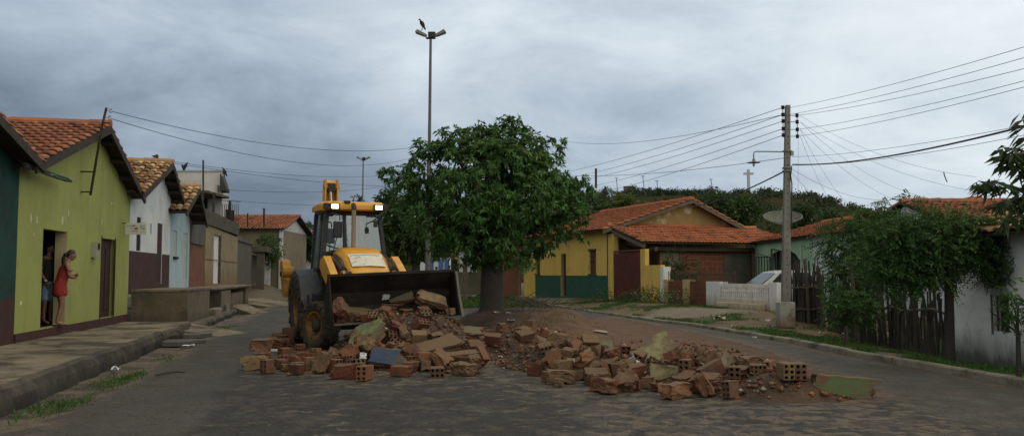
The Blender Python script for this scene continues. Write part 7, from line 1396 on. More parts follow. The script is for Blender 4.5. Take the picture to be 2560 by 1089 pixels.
for px, rr2, lb in ((1513, 11, 'tall bushy skyline tree at the left end of the hill top'), (1575, 11, 'spreading skyline tree over a small hut on the hill top'), (1640, 8, 'flat skyline tree beside the short lamp post on the hill'), (1605, 8, 'low grey skyline tree left of the flat one on the hill'), (1685, 8, 'rounded pale skyline tree alone on the hill top'), (1723, 5, 'tiny skyline tree right of the rounded pale one'), (1770, 11, 'wide dark skyline tree under the hill lamp post'), (1915, 10, 'dark skyline tree just right of the white cross'), (1945, 10, 'dark skyline tree beside the utility pole on the hill edge'), (2010, 9, 'loose skyline tree on the right slope of the hill'), (2070, 8, 'small skyline tree low on the right slope of the hill')):
    b_ = Vector((at(px, 480, HY).x, HY - 4, hp_z(px) - 1)); s = HY / FPX; pale = 'pale' in lb or 'grey' in lb
    yy_ = float(b_.z + 1); bl3 = [((b_.x + dx * rr2 * s, HY - 4, yy_ + (dz + .9) * rr2 * s), rr2 * s * r3) for dx, dz, r3 in ((0, .3, .75), (-.6, 0, .6), (.6, .1, .6), (.2, .8, .45), (-.3, .6, .5))]
    tree(lb, b_, bl3, 22, gFar if not pale else leafmat('leaf_greyish', (.07, .085, .06), (.06, .075, .05)), rs, .25, 'leaf', .7, .35, 3, name='hill_tree', top=b_ + Vector((0, 0, 1.2 + rr2 * s * .4)), group='trees on the hill skyline')
wc = pm('cross_white', (.44, .45, .46), None, 2); b_ = Vector((at(1861, 470, HY).x, HY - 6, hp_z(1861) - 2)); cr_ = thing('hill_cross', 'tall white cross standing on the hill top', 'cross', b_); zc_ = at(1861, 424, HY - 6).z  # white toned down, distance haze put into the base colour
MB().box((b_.x, b_.y, (b_.z + zc_) / 2), (.95, .8, zc_ - b_.z)).build('upright', wc, cr_); z_ = at(1861, 434, HY - 6).z; MB().box((b_.x, b_.y, z_), (3.6, .7, .75)).build('cross_beam', wc, cr_)
for px, yt, lb in ((1541, 445, 'thin lamp mast at the left of the hill top'), (1607, 440, 'tallest thin lamp mast on the hill top'), (1642, 452, 'short lamp mast above the flat skyline tree'), (1777, 448, 'lamp mast above the wide dark skyline tree')):
    b_ = Vector((at(px, 480, HY).x, HY - 5, hp_z(px) - 1)); m = thing('hill_lamp_mast', lb, 'lamp post', b_); t_ = at(px, yt, HY - 5); MB().tube([b_, t_], .14, 5).build('pole', gal2, m); MB().box(t_, (1.3, .3, .2)).build('lamp_head', gal2, m)
m = thing('hill_hut', 'small tan hut under the spreading tree on the hill top', 'hut', (at(1570, 480, HY).x, HY - 8, hp_z(1570) - 1)); c_ = at(1572, 475, HY - 8); MB().box(c_, (3.6, 2.5, 2.2)).build('wall', pm('hut_tan', (.16, .14, .10), None, 1), m); MB().box(c_ + Vector((0, 0, 1.2)), (4.0, 3, .2)).build('roof', concd, m)
mast('dark service post standing among the wires left of the hill', 1490, 421, 470, 74, .10)
def palm(label, px, py, Y, s, nf, mat, rs):
    c = at(px, py, Y); b_ = Vector((c.x, Y, 0)); p = thing('palm_tree', label, 'palm', b_); MB().tube([b_, b_.lerp(c, .5) + Vector((.1, 0, 0)), c], [.2, .16, .14], 8).build('trunk', barkl, p, smooth=True); V_, F_, T_, bb = [], [], [], 0
    for j in range(nf):
        a = 2 * math.pi * j / nf + .3 * rs.rand(); el = .25 + 1.1 * rs.rand(); d = np.array((math.cos(a) * math.cos(el), math.sin(a) * math.cos(el), math.sin(el))); sd_ = np.cross(d, (0, 0, 1)); sd_ /= np.linalg.norm(sd_); L = s * (.8 + .4 * rs.rand()); k = 22; t = (np.arange(k) + .5) / k
        base = np.array(c)[None] + d[None] * (L * t)[:, None] + np.array((0, 0, -1.0))[None] * (L * .42 * t ** 2)[:, None]
        for sg in (-1, 1): V, F, tt2 = leaves(base, np.repeat((sd_ * sg + d * .6 + np.array((0, 0, -.35)))[None], k, 0), L * .28 * (1 - .6 * t), .09 * np.ones(k), np.repeat((.7 + .5 * rs.rand(k))[:, None], 3, 1), rs, .5); V_.append(V); F_.append(F + bb); T_.append(tt2); bb += len(V)
    npmesh('crown', np.concatenate(V_), np.concatenate(F_), mat, p, np.concatenate(T_))
gPalm = leafmat('leaf_palm', (.085, .115, .03), (.11, .12, .035))
palm('yellow green coconut palm behind the yellow house roof', 1560, 515, 68, 1.9, 22, gPalm, rs); palm('lower dull palm left of the yellow green palm behind the roof', 1505, 530, 64, 1.5, 18, gYel, rs)
for px, py, Y, rr2, lb in ((1470, 520, 90, 40, 'broad tree behind the roof left of the palms'), (1420, 500, 95, 36, 'tree behind the big tree edge below the hill'), (1790, 520, 110, 34, 'light green bushy tree behind the right gable slope'), (1850, 530, 115, 36, 'bushy tree right of the light green one behind the lean-to roof'), (2000, 545, 120, 34, 'dark tree behind the satellite dish at the hill foot'), (2090, 560, 125, 30, 'dark tree at the foot of the hill above the green house roof')):
    c_ = at(px, py, Y); s = Y / FPX; b_ = (c_.x, Y, 0); tree(lb, b_, [((c_.x + dx * rr2 * s, Y, c_.z + dz * rr2 * s), rr2 * s * r3) for dx, dz, r3 in ((0, 0, .9), (-.8, -.2, .6), (.8, -.1, .65), (.2, .5, .55), (-.4, .4, .55), (0, -.8, .8))], 40, gFar, rs, .25, 'leaf', .6, .28, 4, top=Vector((c_.x, Y, max(.6, c_.z - rr2 * s))))
# pile of cut twigs beyond the soil
tp = gr(1325, 765, .45); mb = MB()
for k in range(70): a = rs.rand() * 6.28; c = Vector((tp.x + rs.randn() * .55, tp.y + rs.randn() * .3, .42 + .28 * rs.rand())); d = Vector((math.cos(a), math.sin(a) * .6, .35 * rs.randn())) * (.25 + .35 * rs.rand()); c.z = .40 + .30 * max(0, 1 - ((c.x - tp.x) / .8) ** 2) * rs.rand(); mb.tube([c - d, c + Vector((0, 0, .04)), c + d], [.012, .014, .006], 5)
tag(mb.build('twig_pile', barkl), 'tangled heap of cut dead twigs on the soil right of the big trunk', 'twigs')
# ------------------------------------------------------------------ demolition rubble: hollow clay blocks, chunks of wall, shards
def brick_data(L, W, H, cols, rows, br, seed, cut=0):
    """hollow block along x with a grid of round holes through both ends; br > 0 breaks the +x end, cut slants it"""
    rs = np.random.RandomState(seed); bm = bmesh.new(); ends = []; n8 = 8
    jag = {}
    def xe(sgn, y, z):
        if sgn < 0: return -L / 2
        k = (round(y, 3), round(z, 3))
        if k not in jag: jag[k] = L / 2 - br * (rs.rand() ** 1.3) - cut * (z / H + .5)
        return jag[k]
    ys = np.linspace(-W / 2, W / 2, cols + 1); zs = np.linspace(-H / 2, H / 2, rows + 1)
    for sgn in (-1, 1):
        P = {}
        for i, y in enumerate(ys):
            for j, z in enumerate(zs): P[i, j] = bm.verts.new((xe(sgn, y, z), y, z))
        for i in range(cols):
            for j in range(rows):
                cy, cz = (ys[i] + ys[i + 1]) / 2, (zs[j] + zs[j + 1]) / 2; r = min(W / cols, H / rows) * .34; xc = sum(P[a, b].co.x for a, b in ((i, j), (i + 1, j), (i + 1, j + 1), (i, j + 1))) / 4
                ring = [bm.verts.new((xc, cy + r * math.cos(a), cz + r * math.sin(a))) for a in [math.pi * (1.25 + .25 * k) for k in range(8)]]; deep = [bm.verts.new((xc - sgn * min(.10, L * .4), v.co.y, v.co.z)) for v in ring]
                cs = [P[i, j], P[i + 1, j], P[i + 1, j + 1], P[i, j + 1]]
                for k in range(4): a, b = cs[k], cs[(k + 1) % 4]; bm.faces.new((a, b, ring[(2 * k + 2) % 8], ring[2 * k + 1], ring[2 * k]))
                for k in range(8): bm.faces.new((ring[k], ring[(k + 1) % 8], deep[(k + 1) % 8], deep[k]))
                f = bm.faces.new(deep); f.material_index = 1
        ends.append(P)
    A, B_ = ends
    rim = [(i, 0) for i in range(cols)] + [(cols, j) for j in range(rows)] + [(i, rows) for i in range(cols, 0, -1)] + [(0, j) for j in range(rows, 0, -1)]
    for k in range(len(rim)): bm.faces.new((A[rim[k]], A[rim[(k + 1) % len(rim)]], B_[rim[(k + 1) % len(rim)]], B_[rim[k]]))
    for v in bm.verts: v.co += Vector(rs.randn(3)) * .0025
    bmesh.ops.recalc_face_normals(bm, faces=bm.faces)
    es = [e for e in bm.edges if len(e.link_faces) == 2 and e.calc_face_angle(0) > 1.0 and all(len(f.verts) == 4 or len(f.verts) == 5 for f in e.link_faces) and e.calc_length() > W / cols * .5]
    bmesh.ops.bevel(bm, geom=es, offset=.006, segments=1, affect='EDGES', clamp_overlap=True)
    return bm
def chunk_data(L, W, H, seed, rough=.16, painted=True):
    """lump of wall: a ragged block of brick and mortar with, when painted, a smooth plaster face on top (+z)"""
    rs = np.random.RandomState(seed); bm = bmesh.new(); bmesh.ops.create_cube(bm, size=1); bmesh.ops.subdivide_edges(bm, edges=bm.edges, cuts=5, use_grid_fill=True)
    o = rs.rand(3) * 50; sk = rs.randn(4) * .09
    for v in bm.verts:
        x, y, z = v.co; top = z > .49
        d = np.array([vn(x * 2 + o[0] + z, y * 2 + o[1], 1.3, 3) - .5, vn(y * 2 + o[1], z * 2 + o[2] + x, 1.3, 3) - .5, vn(z * 2 + o[2], x * 2 + o[0] + y, 1.3, 3) - .5]) * rough * 2.6
        x += d[0] * (1.0 if abs(x) > .49 else .3) + sk[0] * y; y += d[1] * (1.0 if abs(y) > .49 else .3) + sk[1] * x; x += rs.randn() * (.032 if abs(x) > .45 else .012); y += rs.randn() * (.032 if abs(y) > .45 else .012); z += rs.randn() * .006 if (top and painted) else d[2] * .8 + rs.randn() * .022
        v.co = (x * L, y * W, z * H)
    if painted:
        for f in bm.faces:
            if f.normal.z > .8 and f.calc_center_median().z > .42 * H: f.material_index = 1
    bmesh.ops.recalc_face_normals(bm, faces=bm.faces)
    return bm
DIM = {}
RUBT = {0: ('b', .29, .15, .21, 2, 3, 0, 1), 1: ('b', .29, .15, .21, 2, 3, .06, 2), 2: ('b', .18, .15, .21, 2, 3, .06, 3, .02), 3: ('b', .27, .15, .21, 2, 3, .11, 4, .05), 4: ('b', .23, .12, .21, 2, 4, .07, 5), 5: ('c', .26, .20, .15, 11), 6: ('c', .36, .24, .17, 12), 7: ('c', .14, .11, .09, 13), 8: ('c', .18, .13, .035, 14), 9: ('b', .36, .16, .21, 2, 3, .04, 6), 10: ('c', .26, .22, .045, 15), 11: ('b', .15, .15, .15, 2, 2, .05, 7), 12: ('c', .40, .20, .15, 17), 13: ('c', .32, .24, .10, 18)}
HERO = {}
def rub_mesh(t):
    q = RUBT[t]
    return brick_data(*q[1:7], q[7], *(q[8:9] or (0,))) if q[0] == 'b' else chunk_data(q[1], q[2], q[3], q[4], .2, False)
# hero pieces: name, label, category, (L, W, H), seed, paint, place, rotation
def clay(name, c, c2, extra=None): return pm(name, c, c2, 7, .92, .5, .008, coords='obj', rnd=.28, courses=None, stain=extra or (.085, .055, .038), stain_scale=6, stain_lo=.5, stain_hi=.7)
CL = [clay('clay_orange', (.195, .075, .038), (.14, .056, .031)), clay('clay_brown', (.125, .060, .036), (.088, .044, .028)), clay('clay_tan', (.185, .112, .062), (.13, .078, .045)), clay('clay_red', (.145, .047, .029), (.10, .034, .023))]
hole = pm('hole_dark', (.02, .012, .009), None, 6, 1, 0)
for m in CL:                                         # extruded grooves along every block
    nt_ = m.node_tree; wv = _n(nt_, 'ShaderNodeTexWave', bands_direction='Z'); tc_ = _n(nt_, 'ShaderNodeTexCoord'); wv.inputs['Scale'].default_value = 26; wv.inputs['Distortion'].default_value = 1.2; nt_.links.new(tc_.outputs['Object'], wv.inputs['Vector']); b_ = nt_.nodes['Principled BSDF']; old = b_.inputs['Normal'].links[0].from_socket; nt_.links.new(_bump(nt_, wv.outputs['Fac'], .55, .006, old), b_.inputs['Normal'])
masonry = pm('broken_masonry', (.15, .068, .039), (.10, .048, .029), 9, .95, .7, .015, coords='obj', stain=(.12, .09, .062), stain_scale=5, stain_lo=.5, stain_hi=.66)
def paint(name, c): return pm('paint_' + name, c, tuple(x * .7 for x in c), 5, .85, .4, .006, coords='obj', stain=(.11, .085, .055), stain_scale=5.5, stain_lo=.46, stain_hi=.60, wear=((.13, .062, .038), 2.6, .535))
def dusty(m, amt=.75):                              # pale earth dust that has settled on upward faces
    nt = m.node_tree; bs = nt.nodes['Principled BSDF']; src = bs.inputs['Base Color'].links[0].from_socket; g = _n(nt, 'ShaderNodeNewGeometry'); sx = _n(nt, 'ShaderNodeSeparateXYZ'); nt.links.new(g.outputs['Normal'], sx.inputs[0])
    f = _math(nt, 'MULTIPLY', _ramp(nt, _math(nt, 'ADD', sx.outputs[2], _math(nt, 'MULTIPLY', _noise(nt, g.outputs['Position'], 9, 5, .7), .9)), .55, 1.35), amt)
    nt.links.new(_mix(nt, f, src, (.135, .092, .058)), bs.inputs['Base Color'])
for m in CL + [masonry]: dusty(m)
HEROES = [
 ('wall_chunk', 'big mint green painted slab of wall lying tilted in the heap below the bucket', (.60, .44, .13), 21, (.15, .26, .12), at(921, 836, 15.35), (48, -18, -22)),
 ('wall_chunk', 'block with a bright blue painted face at the front edge of the left heap', (.52, .24, .20), 22, (.045, .085, .17), at(965, 893, 14.45), (76, 4, 3)),
 ('wall_chunk', 'long ragged orange chunk of wall right of the bucket front in the left heap', (.74, .36, .14), 23, None, at(1090, 866, 15.15), (24, -14, 12)),
 ('wall_chunk', 'long brown chunk lying at the right front of the left heap', (.66, .20, .19), 24, None, at(1143, 895, 14.65), (12, -5, 8)),
 ('wall_chunk', 'long dull green topped slab lying right of the bucket', (.72, .40, .22), 25, (.085, .125, .06), at(1158, 836, 16.6), (16, 3, 8)),
 ('wall_chunk', 'long ruddy brick fragment of kerb lying in front of the tree soil', (.84, .24, .24), 26, None, at(1283, 855, 18.1), (4, 3, -6)),
 ('wall_chunk', 'largest slab of the right heap, with a pale green and yellow face tilted up', (.66, .40, .20), 27, (.24, .25, .12), at(1634, 885, 13.6), (38, -26, 20)),
 ('wall_chunk', 'squat cream and green block standing upright at the front of the right heap', (.44, .27, .20), 28, (.27, .23, .13), at(1660, 941, 12.5), (84, 3, 4)),
 ('wall_chunk', 'pale worn block leaning diagonally on the right heap beside the yellow brick', (.52, .22, .17), 29, (.24, .195, .125), at(1803, 928, 12.35), (62, -48, 12)),
 ('wall_chunk', 'long block with a green painted side, last piece at the right end', (.74, .24, .24), 30, (.095, .13, .055), at(2110, 966, 11.25), (84, 2, 3)),
 ('wall_chunk', 'small sage green plate in the middle of the right heap', (.26, .24, .10), 31, (.13, .20, .13), at(1515, 868, 14.9), (48, 6, -12)),
 ('wall_chunk', 'dark green topped lump just inside the left end of the bucket', (.50, .34, .26), 32, (.07, .095, .045), at(880, 790, 16.35), (18, 8, 10)),
 ('wall_chunk', 'grey green slab at the back of the bucket behind the white litter', (.48, .26, .14), 33, (.07, .085, .055), at(1000, 744, 17.05), (50, -10, 6)),
 ('wall_chunk', 'tan block with a sky blue patch on top of the load in the bucket', (.50, .26, .17), 34, (.30, .205, .125), at(1078, 750, 16.95), (40, 16, 10)),
 ('wall_chunk', 'pale whitish broken slab lying low at the left of the right heap', (.44, .28, .09), 35, (.42, .38, .31), at(1452, 908, 13.9), (14, 3, 4)),
 ('wall_chunk', 'flat white strip of plaster on top of the right heap back', (.26, .10, .04), 36, (.42, .41, .38), at(1502, 829, 16.9), (15, 8, -12)),
 ('wall_chunk', 'dark mossy square block alone on the road left of the front wheel', (.30, .24, .20), 37, (.045, .05, .032), at(652, 862, 15.3), (4, 0, 12)),
]
def hero_matrix(h): return Matrix.Translation(h[5]) @ Euler([R(a) for a in h[6]], 'XYZ').to_matrix().to_4x4()
